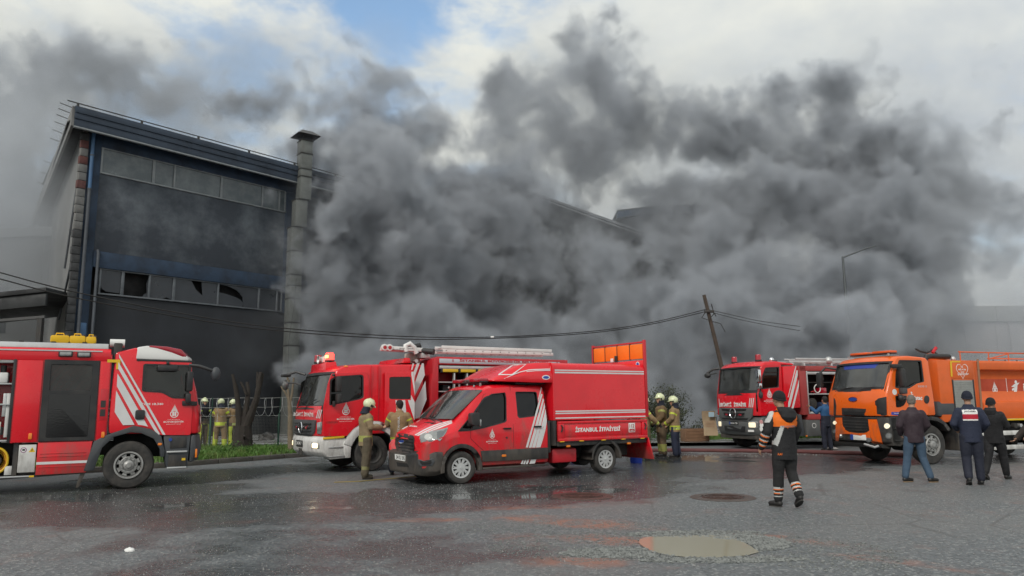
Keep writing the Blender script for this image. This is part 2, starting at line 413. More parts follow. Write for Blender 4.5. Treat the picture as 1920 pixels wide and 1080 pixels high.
def wheel(parent, x, y, r, w_, sg, kind='truck', name='wheel', steer=0.0):
    key = (r, w_, sg, kind)
    if key not in WC:
        # hub
        h = MB()
        ro = r*0.55
        if kind == 'truck':
            h.lathe([(0.001, .10), (r*.10, .10), (r*.13, .085), (r*.20, .075), (r*.20, .0), (0.001, .0)], (0, 0, 0), n=24, closed=False)
            for k in range(10):
                a = 2*pi*k/10; h.cyl((r*.27*cos(a), 0.03, r*.27*sin(a)), (r*.27*cos(a), 0.07, r*.27*sin(a)), 0.017, n=6)
            rm = MB()
            rm.lathe([(ro+.01, .0), (ro+.01, .035), (ro-.02, .035), (ro-.035, .0), (ro-.05, -.10), (ro-.05, -.16), (ro-.02, -.16)], (0, 0, 0), n=40)
            rm.lathe([(r*.16, .01), (r*.33, .03), (r*.36, .015), (r*.36, -.02), (r*.16, -.03)], (0, 0, 0), n=40)
            for k in range(8):
                a = 2*pi*k/8
                M = Matrix.Rotation(a, 4, 'Y')
                rm.prism([(r*.33, -.028), (r*.33, .028), (ro-.045, .05), (ro-.045, -.05)], -.06, .005, 'y', Matrix.Rotation(a, 4, 'Y'))
        elif kind == 'drive':
            h.lathe([(0.001, -.06), (r*.15, -.06), (r*.18, -.09), (r*.18, -.16), (0.001, -.16)], (0, 0, 0), n=24, closed=False)
            rm = MB(); rm.lathe([(ro+.01, .0), (ro+.01, .03), (ro-.03, .0), (ro-.05, -.15), (r*.2, -.18), (r*.2, -.20), (ro-.02, -.2)], (0, 0, 0), n=40)
        else:
            ro = r*0.63
            h.lathe([(0.001, .012), (r*.07, .012), (r*.10, .0), (r*.10, -.03), (0.001, -.03)], (0, 0, 0), n=20, closed=False)
            rm = MB()
            rm.lathe([(ro, .0), (ro, .012), (ro-.03, .008), (ro-.035, -.03), (ro, -.03)], (0, 0, 0), n=40)
            rm.lathe([(r*.09, .006), (r*.30, .004), (r*.31, -.02), (r*.09, -.02)], (0, 0, 0), n=30)
            for k in range(10):
                M = Matrix.Rotation(2*pi*k/10, 4, 'Y')
                rm.prism([(r*.28, -.022), (r*.28, .022), (ro-.02, .012), (ro-.02, -.012)], -.02, .006, 'y', M)
                rm.prism([(r*.30, .0), (r*.31, .028), (ro-.02, .052), (ro-.02, .036)], -.02, .002, 'y', M)
        t = MB()
        prof = [(ro, -.0), (ro+.02, .012), (r*.80, .020), (r*.93, .008), (r*.985, -.02)]
        ng_ = 5
        for k in range(ng_):
            a = -.03 - (w_-.06)*k/ng_; b = -.03 - (w_-.06)*(k+1)/ng_
            prof += [(r, a-.004), (r, b+.012), (r-.012, b+.010), (r-.012, b)]
        prof += [(r*.985, -w_+.02), (r*.93, -w_), (ro, -w_)]
        t.lathe(prof, (0, 0, 0), n=48)
        bk = MB().lathe([(0.001, -.20 if kind != 'car' else -.08), (ro, -.20 if kind != 'car' else -.08), (ro, -.215 if kind != 'car' else -.095), (0.001, -.215 if kind != 'car' else -.095)], (0, 0, 0), n=24, closed=False)
        for mb in (h, rm, t, bk):
            for v in mb.v: v.y *= sg
        ms = {}
        for nm, mb, mt in (('hub', h, STEEL), ('rim', rm, STEEL), ('tyre', t, RUBBER), ('brake_drum', bk, DARK)):
            me = mb.mesh(nm); me.shade_smooth(); me.set_sharp_from_angle(angle=R(30)); me.materials.append(mt); ms[nm] = me
        if kind == 'drive':
            for nm in ('hub', 'rim'): ms[nm].materials[0] = DSTEEL
        if kind == 'car':
            for nm in ('hub', 'rim'): ms[nm].materials[0] = BRIGHT
        WC[key] = ms
    ms = WC[key]
    o = bpy.data.objects.new(name, ms['hub']); COL.objects.link(o); o.parent = parent; o.location = (x, y, r); o.rotation_euler = (0, random.uniform(0, 1), steer)
    for nm in ('rim', 'tyre', 'brake_drum'):
        c = bpy.data.objects.new(nm, ms[nm]); COL.objects.link(c); c.parent = o
    return o
def arch_band(x, z, r0, r1, a0, a1, y0, y1, n=14):
    mb = MB()
    out = [(x+r1*cos(R(a0+(a1-a0)*k/n)), z+r1*sin(R(a0+(a1-a0)*k/n))) for k in range(n+1)]
    inn = [(x+r0*cos(R(a0+(a1-a0)*k/n)), z+r0*sin(R(a0+(a1-a0)*k/n))) for k in range(n+1)]
    for k in range(n): mb.prism([out[k], out[k+1], inn[k+1], inn[k]], y0, y1, 'y')
    return mb
def seats(parent, xs, zf, hw, back=0.75):
    for x in xs:
        for y in (-hw*0.5, hw*0.5):
            a = MB().box(x-.25, x+.25, y-.24, y+.24, zf, zf+.14)
            s_ = a.build('seat', SEAT, parent, 0.04)
            b = MB().box(x-.32, x-.20, y-.23, y+.23, zf+.1, zf+.1+back); b.build('backrest', SEAT, s_, 0.04)
            c = MB().box(x-.32, x-.23, y-.13, y+.13, zf+.12+back, zf+.32+back); c.build('headrest', SEAT, s_, 0.03)
def steering(parent, x, y, z):
    M = Matrix.Translation((x, y, z)) @ Matrix.Rotation(R(-50), 4, 'Y')
    mb = MB().tube([M @ Vector((0.22*cos(a), 0.22*sin(a), 0)) for a in [2*pi*k/24 for k in range(24)]], 0.016, 6, closed=True)
    for a in (R(90), R(210), R(330)): mb.cyl(M @ Vector((0, 0, 0)), M @ Vector((.22*cos(a), .22*sin(a), 0)), .014, n=6)
    mb.cyl(M @ Vector((0, 0, 0.01)), M @ Vector((.0, 0, -.35)), .03, n=8)
    mb.build('steering_wheel', PLAST, parent)
def chassis(parent, x0, x1, z, hw=0.42):
    mb = MB()
    for s in (-1, 1): mb.box(x0, x1, s*hw-.04, s*hw+.04, z-.26, z)
    k = x0
    while k < x1: mb.box(k, k+.1, -hw+.05, hw-.05, z-.22, z-.03); k += 1.1
    mb.build('chassis_frame', DSTEEL, parent)
def axle(parent, x, r, hw): MB().cyl((x, -hw, r), (x, hw, r), .07, n=10).cyl((x, -.18, r), (x, .18, r), .2, n=14).build('axle', DSTEEL, parent)
def mirror_arm(parent, pts, r=0.018, name='mirror_arm'): return MB().tube(pts, r, 8).build(name, PLAST, parent)

# ------------------------------------------------------------------ fire engine seen from its right side, at the left edge
def left_engine():
    S = Side((238, 917), 28, -1, 1.25); hw = 1.25; sg = -1; yo = -hw
    t = thing('fire_engine', 'red fire engine at the left edge with white cab roof and an open gear locker', 'fire engine', S.o, S.h, 'fire engines on the wet road')
    z2 = lambda x, y: S.side(200+x/3.482, 620+y/3.484)
    z1 = lambda x, y: S.side(x/3.486, 620+y/3.484)
    # cab
    W = 0; prof = [(-.40, 1.12, 0, 0), (-.42, 1.35, 0, 0), (-.41, 1.9, 0, 0), (-.38, 2.80, 0, .3), (-.02, 2.94, 0, 1), (.55, 2.90, 0, 1), (.95, 2.80, .5, 1), (1.16, 2.62, 1, .5), (1.33, 1.98, 1, 0), (1.42, 1.45, 1, 0), (1.43, 1.08, 1, 0)]
    me = bevel_mesh(loft_y(prof, hw, 0.14, 0.05).mesh(), 0.05)
    win = [z2(245, 220), z2(235, 395), z2(365, 400), z2(425, 436), z2(531, 440), z2(548, 228)]
    wcut = MB().prism(rpoly(win, .05), -1.5, 1.5)
    ws = MB().prism([(1.0, 2.62), (1.5, 2.60), (1.6, 1.72), (1.2, 1.68)], -1.08, 1.08)
    inner = MB().prism([(-.2, 1.25), (-.15, 2.8), (.8, 2.72), (1.08, 2.58), (1.3, 1.5), (1.3, 1.2)], -1.16, 1.16)
    me = carve(me, [inner, wcut, ws])
    finish('cab', me, RED, t, ang=40)
    # door, proud by 6 mm
    door = [z2(215, 200), z2(204, 420), z2(195, 520), z2(187, 625), z2(255, 628), z2(310, 648), z2(345, 682), z2(548, 682), z2(560, 500), z2(556, 203)]
    dm = carve(plate(rpoly(door, .05), yo, .012, sg).mesh(), [MB().prism(rpoly(inset(win, -.015), .05), -1.5, 1.5)])
    bevel_mesh(dm, .005, 1)
    d = finish('door', dm, RED, t)
    plate(rrect(.06, .24, 1.40, 1.60, .04), yo-.013, .03, sg).build('handle', PLAST, d, .01)
    plate(rpoly(inset(win, -.02), .05), yo+.035, .01, sg).build('side_window', GLASS, d, smooth=False)
    rim = carve(plate(rpoly(inset(win, -.02), .05), yo-.004, .02, sg).mesh(), [MB().prism(rpoly(inset(win, .035), .05), -1.5, 1.5)])
    finish('window_seal', rim, PLAST, d, smooth=False)
    # far side glass, windscreen
    plate(rpoly(inset(win, -.02), .05), 1.21, .01, 1).build('side_window', GLASS, t, smooth=False)
    loft_y([(1.12, 2.64, 1, .5), (1.125, 2.64, 1, .5), (1.375, 1.68, 1, 0), (1.36, 1.68, 1, 0)], 1.1, .10, .02).build('windscreen', GLASS, t)
    # roof cap in white with the red lamp bar built in
    cap = [(-.0, 2.66, 0, 0), (.02, 2.955, 0, 1), (.2, 2.99, 0, 1), (.6, 2.965, .2, 1), (.98, 2.86, .5, 1), (1.17, 2.71, 1, .5), (1.16, 2.63, 1, 0)]
    loft_y(cap, hw+.012, .14, .05).build('roof_cap', WHITE, t, .04)
    lb = [(.22, 2.96, 0, 1), (.26, 3.0, 0, 1), (.62, 2.985, .3, 1), (.95, 2.93, .6, 1), (1.10, 2.80, 1, .6), (1.12, 2.73, 1, .3), (.98, 2.74, .6, .5), (.72, 2.85, .3, 1), (.40, 2.93, 0, 1)]
    loft_y(lb, hw+.016, .14, .05).build('lamp_bar', REDL, t, .02)
    MB().prism([(0.02, 2.62), (0.02, 2.665), (1.14, 2.64), (1.15, 2.60)], yo-.02, yo+.04).build('roof_gutter', PLAST, t, .005)
    # reflective stripes across cab and door
    for q in ([(80, 150), (82, 176), (366, 680), (384, 680)], [(77, 205), (75, 248), (208, 480), (313, 655), (342, 681), (347, 674)],
              [(71, 278), (66, 362), (205, 614), (240, 619), (270, 627)], [(62, 390), (52, 532), (106, 617), (182, 615)]):
        plate([z2(*p) for p in q], yo-.0125, .003, sg).build('stripe', TAPE, t, smooth=False)
    municipal_mark(t, LETW, (z2(438, 600)[0], yo-.0135, z2(438, 606)[1]+.12), (1, 0, 0), (0, 0, 1), .165)
    lettering('TGM 18.340', t, LETW, (z2(225, 487)[0], yo-.0135, z2(225, 487)[1]), (1, 0, 0), (0, 0, 1), .42, .045, .02)
    # front corner stripes and small lamps
    for a, b in ((1.50, 1.62), (1.30, 1.45)):
        MB().prism([(-1.2, a), (-1.0, a-.14), (-1.0, b-.14), (-1.2, b)], 1.33, 1.338, 'x').build('stripe', TAPE, t, smooth=False)
    # lower front: step housing, bumper, mud wing
    ar = 0.60
    MB().prism([(.62, 1.07), (1.16, 1.07), (1.12, .36), (.72, .36), (.66, .62)], -1.24, -.75).build('step_housing', GREYP, t, .03)
    for z, x0, x1 in ((.70, .70, 1.10), (.37, .72, 1.10)):
        MB().box(x0, x1, -1.28, -.95, z, z+.035).build('step', ALU, t, .005)
    plate([(.76, .78), (1.08, .80), (1.08, 1.02), (.76, 1.02)], -1.24, .012, sg).build('step_recess', PLAST, t, .01)
    plate([(.74, .42), (1.09, .42), (1.09, .64), (.74, .66)], -1.24, .012, sg).build('step_recess', PLAST, t, .01)
    MB().cyl((.76, -1.24, .97), (.76, -1.262, .97), .035, n=14).build('blue_cap', BLUEP, t)
    plate([(1.0, .53), (1.07, .53), (1.07, .58), (1.0, .58)], yo-.005, .01, sg).build('yellow_mark', YELLOW, t, smooth=False)
    loft_y([(1.16, 1.06, 0, 0), (1.42, 1.06, 1, 0), (1.46, .75, 1, 0), (1.40, .50, 1, 0), (1.15, .48, 0, 0)], 1.24, .18).build('bumper', GREYP, t, .03)
    plate([(1.26, .58), (1.30, .58), (1.30, .76), (1.26, .76)], yo+.02, .012, sg).build('corner_lamp', AMBER, t, .01)
    fe = MB().prism([(-.44, 1.10), (.05, 1.28), (.06, 1.275), (.38, 1.20), (.58, 1.05), (.66, .75), (.66, .62), (.59, .62), (.57, .78), (.44, 1.0), (.2, 1.12), (0, 1.14), (-.3, 1.06), (-.5, .85), (-.62, .40), (-.80, .40), (-.66, .98)], -1.27, -.8)
    fe.build('mud_wing', GREYP, t, .015)
    plate(rrect(.52, .60, .86, .91, .02), -1.27, .015, sg).build('side_marker', AMBER, t, .005)
    MB().prism([(-.84, .45), (-.74, .45), (-.86, .08), (-.92, .08)], -1.2, -.75).build('mud_flap', PLAST, t, .005)
    wheel(t, 0, -1.21, .48, .30, sg); wheel(t, 0, 1.21, .48, .30, 1)
    wheel(t, -3.95, -1.21, .48, .30, sg, 'drive'); wheel(t, -3.95, 1.21, .48, .30, 1, 'drive')
    axle(t, 0, .48, 1.0); axle(t, -3.95, .48, 1.0); chassis(t, -5.7, 1.1, .92)
    MB().box(-.3, 1.3, -.7, .7, .6, 1.15).build('engine', DARK, t, .05)
    # mirrors
    mirror_arm(t, [(1.05, -1.24, 2.55), (1.25, -1.35, 2.52), (1.52, -1.36, 2.42)], .035)
    MB().ball((1.58, -1.36, 2.36), .13, 14, (.75, .55, 1.15)).build('wide_mirror', GREYP, t)
    MB().box(1.0, 1.12, -1.50, -1.33, 1.98, 2.40).build('mirror', PLAST, t, .03)
    MB().box(.99, 1.10, -1.50, -1.33, 1.72, 1.94).build('lower_mirror', PLAST, t, .03)
    MB().box(.42, .82, -1.42, -1.26, 2.40, 2.53).build('kerb_mirror', PLAST, t, .03)
    MB().tube([(.62, -1.26, 2.6), (.62, -1.36, 2.55)], .03).build('mirror_arm', PLAST, t)
    MB().prism([z2(492, 458), z2(492, 490), z2(590, 490), z2(590, 463)], -1.30, -1.25).build('deflector', PLAST, t, .01)
    MB().box(-.42, -.26, -1.2, -1.0, 2.55, 2.99).build('intake_pipe', DSTEEL, t, .02)
    MB().cyl((-.50, -1.1, 2.99), (-.22, -1.1, 2.99), .085, n=14).build('intake_cap', WHITE, t)
    seats(t, (.15,), 1.45, 1.25); steering(t, .75, .6, 1.75); MB().box(.95, 1.28, -1.1, 1.1, 1.3, 1.72).build('dashboard', PLAST, t, .04)
    # equipment body
    xe = -5.75
    core = MB().box(xe, -2.10, -.55, 1.25, .99, 2.74); core.box(-2.10, -.44, -1.235, 1.25, .99, 2.74)
    core.build('body', RED, t)
    # top rail with sloped shoulder
    sh = [(-1.25, 2.60), (-1.25, 2.78), (-1.17, 2.86), (1.17, 2.86), (1.25, 2.78), (1.25, 2.60)]
    MB().prism(sh, xe, -.46, 'x').build('roof_rail', RED, t, .015)
    MB().prism([(-1.15, 2.861), (-1.12, 2.97), (1.12, 2.97), (1.15, 2.861)], xe, -.52, 'x').build('roof_deck', ALU, t, .01)
    for k in range(9): MB().box(-5.4+k*.55, -5.32+k*.55, -1.12, -1.05, 2.971, 2.995).build('deck_cleat', DSTEEL, t)
    MB().box(-3.9, -.62, -1.262, -1.25, 2.79, 2.815).build('trim_strip', ALU, t)
    for q in ((430, 152), (550, 157)):
        cx, cz = z1(*q); l = MB().box(cx-.125, cx+.125, -1.30, -1.245, cz-.055, cz+.055).build('scene_lamp', PLAST, t, .012)
        MB().box(cx-.1, cx+.1, -1.308, -1.30, cz-.038, cz+.038).build('lens', LENS, l, .003)
    # panels on the side
    plate([(-.64, 2.60), (-.46, 2.60), (-.46, 1.06), (-.63, .99)], yo, .010, sg).build('side_panel', RED, t, .004)
    plate([(-2.07, 2.60), (-1.645, 2.60), (-1.645, 1.00), (-2.07, 1.00)], yo, .012, sg).build('locker_door', RED, t, .004)
    plate([(-.60, 2.04), (-.48, 2.04), (-.48, 1.40), (-.60, 1.40)], yo-.0105, .004, sg).build('hatch', REDM, t, .002)
    for z in (1.48, 1.66): plate([(-.585, z), (-.495, z), (-.495, z+.14), (-.585, z+.14)], yo-.015, .004, sg).build('vent', DSTEEL, t)
    fr = carve(plate([(-1.62, 2.62), (-.65, 2.61), (-.65, 1.0), (-1.62, 1.0)], yo+.02, .045, sg).mesh(), [MB().prism(rrect(-1.50, -.78, 2.0, 2.52, .02), -1.5, -1), ])
    bd = finish('black_door', bevel_mesh(fr, .008, 1), PLAST, t)
    plate(rrect(-1.52, -.76, 1.98, 2.54, .02), yo+.015, .008, sg).build('door_glass', GLASS, bd, smooth=False)
    plate(rrect(-1.50, -.78, 1.08, 1.93, .03), yo-.026, .006, sg).build('door_panel', mat('wet black panel', (.012, .012, .013), .12, var=.5, scale=9, bump=.25, bscale=40), bd, .003)
    MB().box(-1.5, -1.12, -1.15, -.95, 2.0, 2.30).build('white_box', WHITE, t, .02)
    MB().box(-1.5, -1.12, -1.152, -1.15, 2.20, 2.24).build('box_band', mat('pale blue', (.08, .32, .60), .5), t)
    # skirt under the black door
    sk = [(-1.62, .985), (-.68, .985), (-.76, .37), (-1.62, .36)]
    plate(sk, yo+.03, .035, sg).build('skirt_panel', RED, t, .008)
    for z in (.50, .70, .76): MB().box(-1.58, -.78, yo-.013, yo-.004, z, z+.018).build('skirt_rib', RED, t, .003)
    plate([(-1.62, .56), (-.735, .56), (-.73, .61), (-1.62, .61)], yo-.0055, .004, sg).build('stripe', TAPE, t, smooth=False)
    MB().box(-1.62, -.8, -1.15, -.5, .45, .98).build('skirt_box', DARK, t)
    # white lower locker, hose reel bay, sill
    lk = plate([(-1.93, .95), (-1.64, .95), (-1.64, .42), (-1.93, .42)], yo+.04, .03, sg).build('lower_locker', WHITE, t, .01)
    shapes([circ(0, 0, 1, 20), ], lk, mat('mark purple', (.25, .05, .2), .5), (-1.85, yo+.0085, .85), (1, 0, 0), (0, 0, 1), .052, 'warning_mark')
    shapes([circ(0, 0, .75, 20), ], lk, LETW, (-1.85, yo+.0075, .85), (1, 0, 0), (0, 0, 1), .052, 'warning_mark')
    shapes([[(-.4, -.2), (.4, -.3), (.5, .3), (0, .45), (-.5, .2)]], lk, LETB, (-1.85, yo+.0065, .85), (1, 0, 0), (0, 0, 1), .052, 'warning_mark')
    shapes([[(-1, -.8), (1, -.8), (0, .95)]], lk, YELLOW, (-1.71, yo+.0085, .85), (1, 0, 0), (0, 0, 1), .055, 'warning_mark')
    shapes([[(-.12, -.45), (.12, -.45), (.12, .35), (-.12, .35)]], lk, LETB, (-1.71, yo+.0075, .85), (1, 0, 0), (0, 0, 1), .055, 'warning_mark')
    MB().box(xe, -1.64, -1.25, -.5, .33, .36).build('sill', ALU, t, .005)
    MB().box(-1.72, -1.64, -1.262, -1.251, .325, .36).build('sill_end', YELLOW, t)
    MB().box(-3.3, -1.95, -.95, -.6, .37, .98).build('bay_back', DARK, t)
    MB().box(xe, -3.3, -1.24, -.5, .37, .985).build('side_locker', RED, t, .01)
    MB().box(-2.02, -1.94, -1.22, -.9, .37, .98).build('bay_post', PLAST, t)
    hr = None
    for k in range(5):
        z = MB().tube([(-2.30+(.20-.018*k)*cos(a), -1.18+.045*k, .66+(.24-.02*k)*sin(a)) for a in [2*pi*j/28 for j in range(28)]], .022, 7, closed=True)
        z.build('hose_coil', mat('orange hose', (.45, .10, .02), .6, var=.3) if k % 2 else YELLOW, t)
    MB().cyl((-2.30, -1.2, .66), (-2.30, -.9, .66), .1, n=14).build('reel_drum', DSTEEL, t)
    MB().box(-2.14, -2.0, -1.2, -1.0, .38, .55).build('small_box', WHITE, t, .01)
    # open locker with gear
    MB().box(-2.14, -2.09, -1.25, -.6, .99, 2.62).build('locker_frame', PLAST, t, .005)
    MB().box(-3.35, -3.28, -1.25, -.6, .99, 2.62).build('locker_frame', PLAST, t, .005)
    MB().box(-3.28, -2.14, -1.22, -1.10, 2.54, 2.62).build('roller_blind', ALU, t, .02)
    for z in (1.02, 1.72, 2.12): MB().box(-3.28, -2.14, -1.2, -.56, z, z+.03).build('shelf', ALU, t, .003)
    MB().box(-2.42, -2.22, -1.15, -.85, 2.15, 2.36).build('pump_unit', WHITE, t, .03)
    MB().cyl((-2.32, -1.0, 2.36), (-2.32, -1.0, 2.5), .05, n=12).build('pump_head', DSTEEL, t)
    for x, z0, z1_, m_ in ((-2.18, 1.1, 1.95, WHITE), (-2.24, 1.5, 1.95, ALU), (-2.30, 1.05, 1.4, WHITE), (-2.38, 1.75, 1.95, REDL), (-2.45, 1.1, 1.5, ALU), (-2.55, 1.75, 2.05, WHITE), (-2.34, 1.45, 1.68, WHITE)):
        MB().box(x-.03, x+.03, -1.16, -1.08, z0, z1_).build('tool', m_, t, .008)
    for k in range(6):
        MB().cyl((-2.26-.12*k, -1.12, 1.15+.1*(k % 3)), (-2.26-.12*k, -1.12, 1.30+.1*(k % 3)), .035, n=10).build('coupling', ALU if k % 2 else DSTEEL, t)
    for q in ((180, 692), (613, 683)):
        cx, cz = S.side(q[0]/3.176, 600+q[1]/3.176); plate(rrect(cx-.03, cx+.03, cz-.06, cz+.06, .015), yo-.012, .02, sg).build('side_marker', AMBER, t, .004)
    a = S.side(640/3.176, 600+235/3.176); plate([a, (a[0]+.24, a[1]), (a[0]+.24, a[1]-.20), (a[0]+.17, a[1]-.20), (a[0]+.17, a[1]-.06), (a[0], a[1]-.06)], yo-.0105, .003, sg).build('contour_mark', YELLOW, t, smooth=False)
    # canisters carried on the deck
    for (a, b, c, lab) in ((330, 455, 32, 'yellow canister on the fire engine roof deck, leftmost of three'), (455, 560, 36, 'yellow canister on the fire engine roof deck, middle of three'), (562, 628, 42, 'yellow canister on the fire engine roof deck, rightmost of three')):
        x0, _ = S.side(a/3.486, 620+80/3.484, -.9); x1, _ = S.side(b/3.486, 620+80/3.484, -.9); _, zt = S.side(a/3.486, 620+c/3.484, -.9)
        w0 = S.o + S.fw*((x0+x1)/2) + S.lf*(-.9); l = (x1-x0)/2
        j = thing('jerrycan', lab, 'canister', (w0.x, w0.y, 2.972), S.h, 'yellow canisters on the engine roof')
        h = zt-2.972
        YP = mat('yellow plastic', (.80, .48, .01), .42, dirt=.2, dirtcol=(.5, .3, .03))
        MB().prism(rpoly([(-l, 0), (l, 0), (l, h*.8), (l*.85, h), (-l*.85, h), (-l, h*.85)], .05), -.16, .16).build('body', YP, j, .03)
        MB().tube([(-l*.5, 0, h-.01), (-l*.45, 0, h+.05), (l*.3, 0, h+.05), (l*.4, 0, h-.01)], .014).build('handle', YP, j)
        MB().cyl((l*.65, 0, h-.03), (l*.68, 0, h+.035), .035, n=12).build('cap', PLAST, j)
    return t
def stripes(S, t, polys, y, m=None):
    for q in polys: plate(q, y, .003, S.sg).build('stripe', m or TAPE, t, smooth=False)
def front_text(t, s, y0, y1, z, h, x, m, mirror=False, thick=.03):
    """letters on the front of a vehicle, from y0 (left seen from ahead is +y on the right) """
    return lettering(s, t, m, (x, y0, z), (0, 1, 0) if y1 > y0 else (0, -1, 0), (0, 0, 1), abs(y1-y0), h, thick, mirror=mirror)

# ------------------------------------------------------------------ crew-cab fire engine with ladder, centre left
def crew_engine():
    S = Side((698, 884), 212, 1, 1.25); hw = 1.25; yo = hw; sg = 1
    t = thing('fire_engine', 'crew-cab red fire engine with lit red beacon, open rear door and long white ladder', 'fire engine', S.o, S.h, 'fire engines on the wet road')
    z3 = lambda x, y, yy=None: S.side(530+x/4.152, 640+y/4.152, yy)
    z4 = lambda x, y, yy=None: S.side(700+x/6, 620+y/6, yy)
    XF = 1.42; cf = .16
    prof = [(-1.40, .95, 0, 0), (-1.42, 2.70, 0, .4), (-1.30, 2.76, 0, 1), (.3, 2.72, 0, 1), (.85, 2.66, .3, 1), (1.08, 2.58, .8, 1), (1.16, 2.46, 1, .5), (1.40, 1.62, 1, 0), (XF, 1.45, 1, 0), (XF, .90, 1, 0)]
    me = bevel_mesh(loft_y(prof, hw, cf, .05, .05).mesh(), .045)
    win = [z3(365, 500), z3(372, 300), z3(415, 275), z3(615, 262), z3(628, 275), z3(628, 435), z3(600, 450)]
    wcut = MB().prism(rpoly(win, .05), -1.5, 1.5)
    ws = MB().prism([(.9, 2.44), (1.5, 2.44), (1.6, 1.64), (1.2, 1.64)], -1.12, 1.12)
    inner = MB().prism([(-1.3, 1.05), (-1.3, 2.62), (.8, 2.56), (1.06, 2.44), (1.30, 1.6), (1.3, 1.05)], -1.17, 1.17)
    dop = [(-.30, 1.05), (-.30, 2.47), (-1.10, 2.49), (-1.12, 1.05)]
    dcut = MB().prism(rpoly(dop, .06), 1.0, 1.5)
    me = carve(me, [inner, wcut, ws, dcut]); finish('cab', me, RED, t, ang=40)
    # grey frame round the windscreen, glass
    fr = carve(loft_y([(1.12, 2.50, 1, .5), (1.165, 2.50, 1, .5), (1.415, 1.56, 1, 0), (1.37, 1.56, 1, 0)], 1.17, cf, .03).mesh(), [MB().prism([(.9, 2.43), (1.5, 2.43), (1.6, 1.66), (1.1, 1.66)], -1.09, 1.09)])
    finish('windscreen_frame', fr, PLAST, t)
    loft_y([(1.13, 2.46, 1, .5), (1.14, 2.46, 1, .5), (1.375, 1.62, 1, 0), (1.365, 1.62, 1, 0)], 1.13, cf*.9, .03).build('windscreen', GLASSW, t)
    for y in (-.6, .15):
        MB().tube([(1.44, y, 1.56), (1.39, y+.35, 1.75), (1.33, y+.62, 1.80)], .011, 6).build('wiper', PLAST, t)
    plate(rpoly(inset(win, -.02), .05), yo-.055, .01, sg).build('side_window', GLASSD, t, smooth=False)
    plate(rpoly(inset(win, -.02), .05), -yo+.055, .01, sg).build('side_window', GLASSD, t, smooth=False)
    # front door
    door = [z3(315, 740), z3(315, 520), z3(352, 330), z3(380, 250), z3(655, 236), z3(672, 300), z3(672, 560), z3(560, 665), z3(500, 738)]
    dm = carve(plate(rpoly(door, .04), yo-.02, .030, sg).mesh(), [MB().prism(rpoly(inset(win, -.012), .05), .9, 1.5)]); bevel_mesh(dm, .006, 1)
    d = finish('door', dm, RED, t)
    rim = carve(plate(rpoly(inset(win, -.015), .05), yo-.03, .034, sg).mesh(), [MB().prism(rpoly(inset(win, .03), .05), .9, 1.5)])
    finish('window_seal', rim, PLAST, d, smooth=False)
    plate([z3(314, 748), z3(480, 736), z3(478, 752), z3(314, 765)], yo-.01, .022, sg).build('sill_strip', YELLOW, t, .003)
    # opened rear door, swung out by some 40 degrees on its forward edge
    dr = thing('rear_door', '', 'x'); del dr['label']; del dr['category']; dr.parent = t; dr.location = (-.26, yo+.02, 0); dr.rotation_euler = (0, 0, R(-16))
    DP = [(-.02, 1.12), (-.02, 2.49), (-.80, 2.50), (-.80, 1.12)]
    wn = [(-.14, 1.80), (-.14, 2.36), (-.70, 2.37), (-.70, 1.79)]
    dm = carve(MB().prism(rpoly(DP, .05), -.03, .03).mesh(), [MB().prism(rpoly(wn, .05), -.2, .2)]); bevel_mesh(dm, .008, 1)
    bpy.data.objects.remove(dr)
    def swing(me_):
        M = Matrix.Translation((-.26, yo+.03, 0)) @ Matrix.Rotation(R(-14), 4, 'Z')
        me_.transform(M); return me_
    dobj = finish('rear_door', swing(dm), RED, t)
    finish('door_window', swing(MB().prism(rpoly(inset(wn, -.02), .05), -.01, .0).mesh()), GLASSD, dobj, smooth=False)
    for q in ([(-.80, 2.50), (-.80, 2.28), (-.765, 2.50)], [(-.80, 2.1), (-.80, 1.9), (-.705, 2.42), (-.705, 2.5), (-.76, 2.5)], [(-.80, 1.72), (-.80, 1.25), (-.62, 1.77), (-.70, 1.77), (-.705, 1.9)],
              [(-.62, 1.12), (-.50, 1.12), (-.42, 1.77), (-.55, 1.77)], [(-.40, 1.12), (-.36, 1.12), (-.30, 1.77), (-.34, 1.77)]):
        finish('stripe', swing(MB().prism(q, .031, .034).mesh()), TAPE, dobj, smooth=False)
    # cab rear stripes
    stripes(S, t, [[z4(458, 368), z4(440, 368), z4(424, 440), z4(438, 440)], [z4(520, 366), z4(490, 366), z4(450, 470), z4(453, 545)],
                   [z4(565, 366), z4(545, 368), z4(455, 620), z4(460, 745), z4(578, 500)], [z4(585, 565), z4(465, 820), z4(468, 990), z4(512, 985), z4(598, 775)]], yo+.002)
    municipal_mark(t, LETW, (z3(490, 600)[0], yo+.014, z3(490, 612)[1]+.12), (-1, 0, 0), (0, 0, 1), .19)
    lettering('CENTURY', t, mat('grey lettering', (.25, .03, .03), .4), (z3(340, 640)[0], yo+.014, z3(340, 640)[1]), (-1, 0, 0), (0, 0, 1), .30, .05, .02)
    # seams: raised ribs behind the front door
    MB().box(-.14, -.125, yo-.01, yo+.006, 1.15, 2.66).build('seam', REDM, t); MB().box(.06, .07, yo-.01, yo+.006, 1.45, 2.66).build('seam', REDM, t)
    # white bumper and steps
    loft_y([(.95, .90, 0, 0), (1.44, .90, 1, 0), (1.50, .80, 1, 0), (1.48, .52, 1, 0), (1.36, .40, 1, 0), (1.0, .36, 0, 0)], 1.24, .20).build('bumper', WHITE, t, .03)
    hl = front_mb(rrect(.80, 1.14, .60, .76, .03), 1.455, .04, .20, 1.24).build('headlamp', LENS, t, .01)
    front_mb(rrect(.86, 1.08, .62, .73, .03), 1.497, .01, .20, 1.24).build('bulb', LIT, hl, .003)
    hl = front_mb(rrect(-1.14, -.80, .60, .76, .03), 1.455, .04, .20, 1.24).build('headlamp', LENS, t, .01)
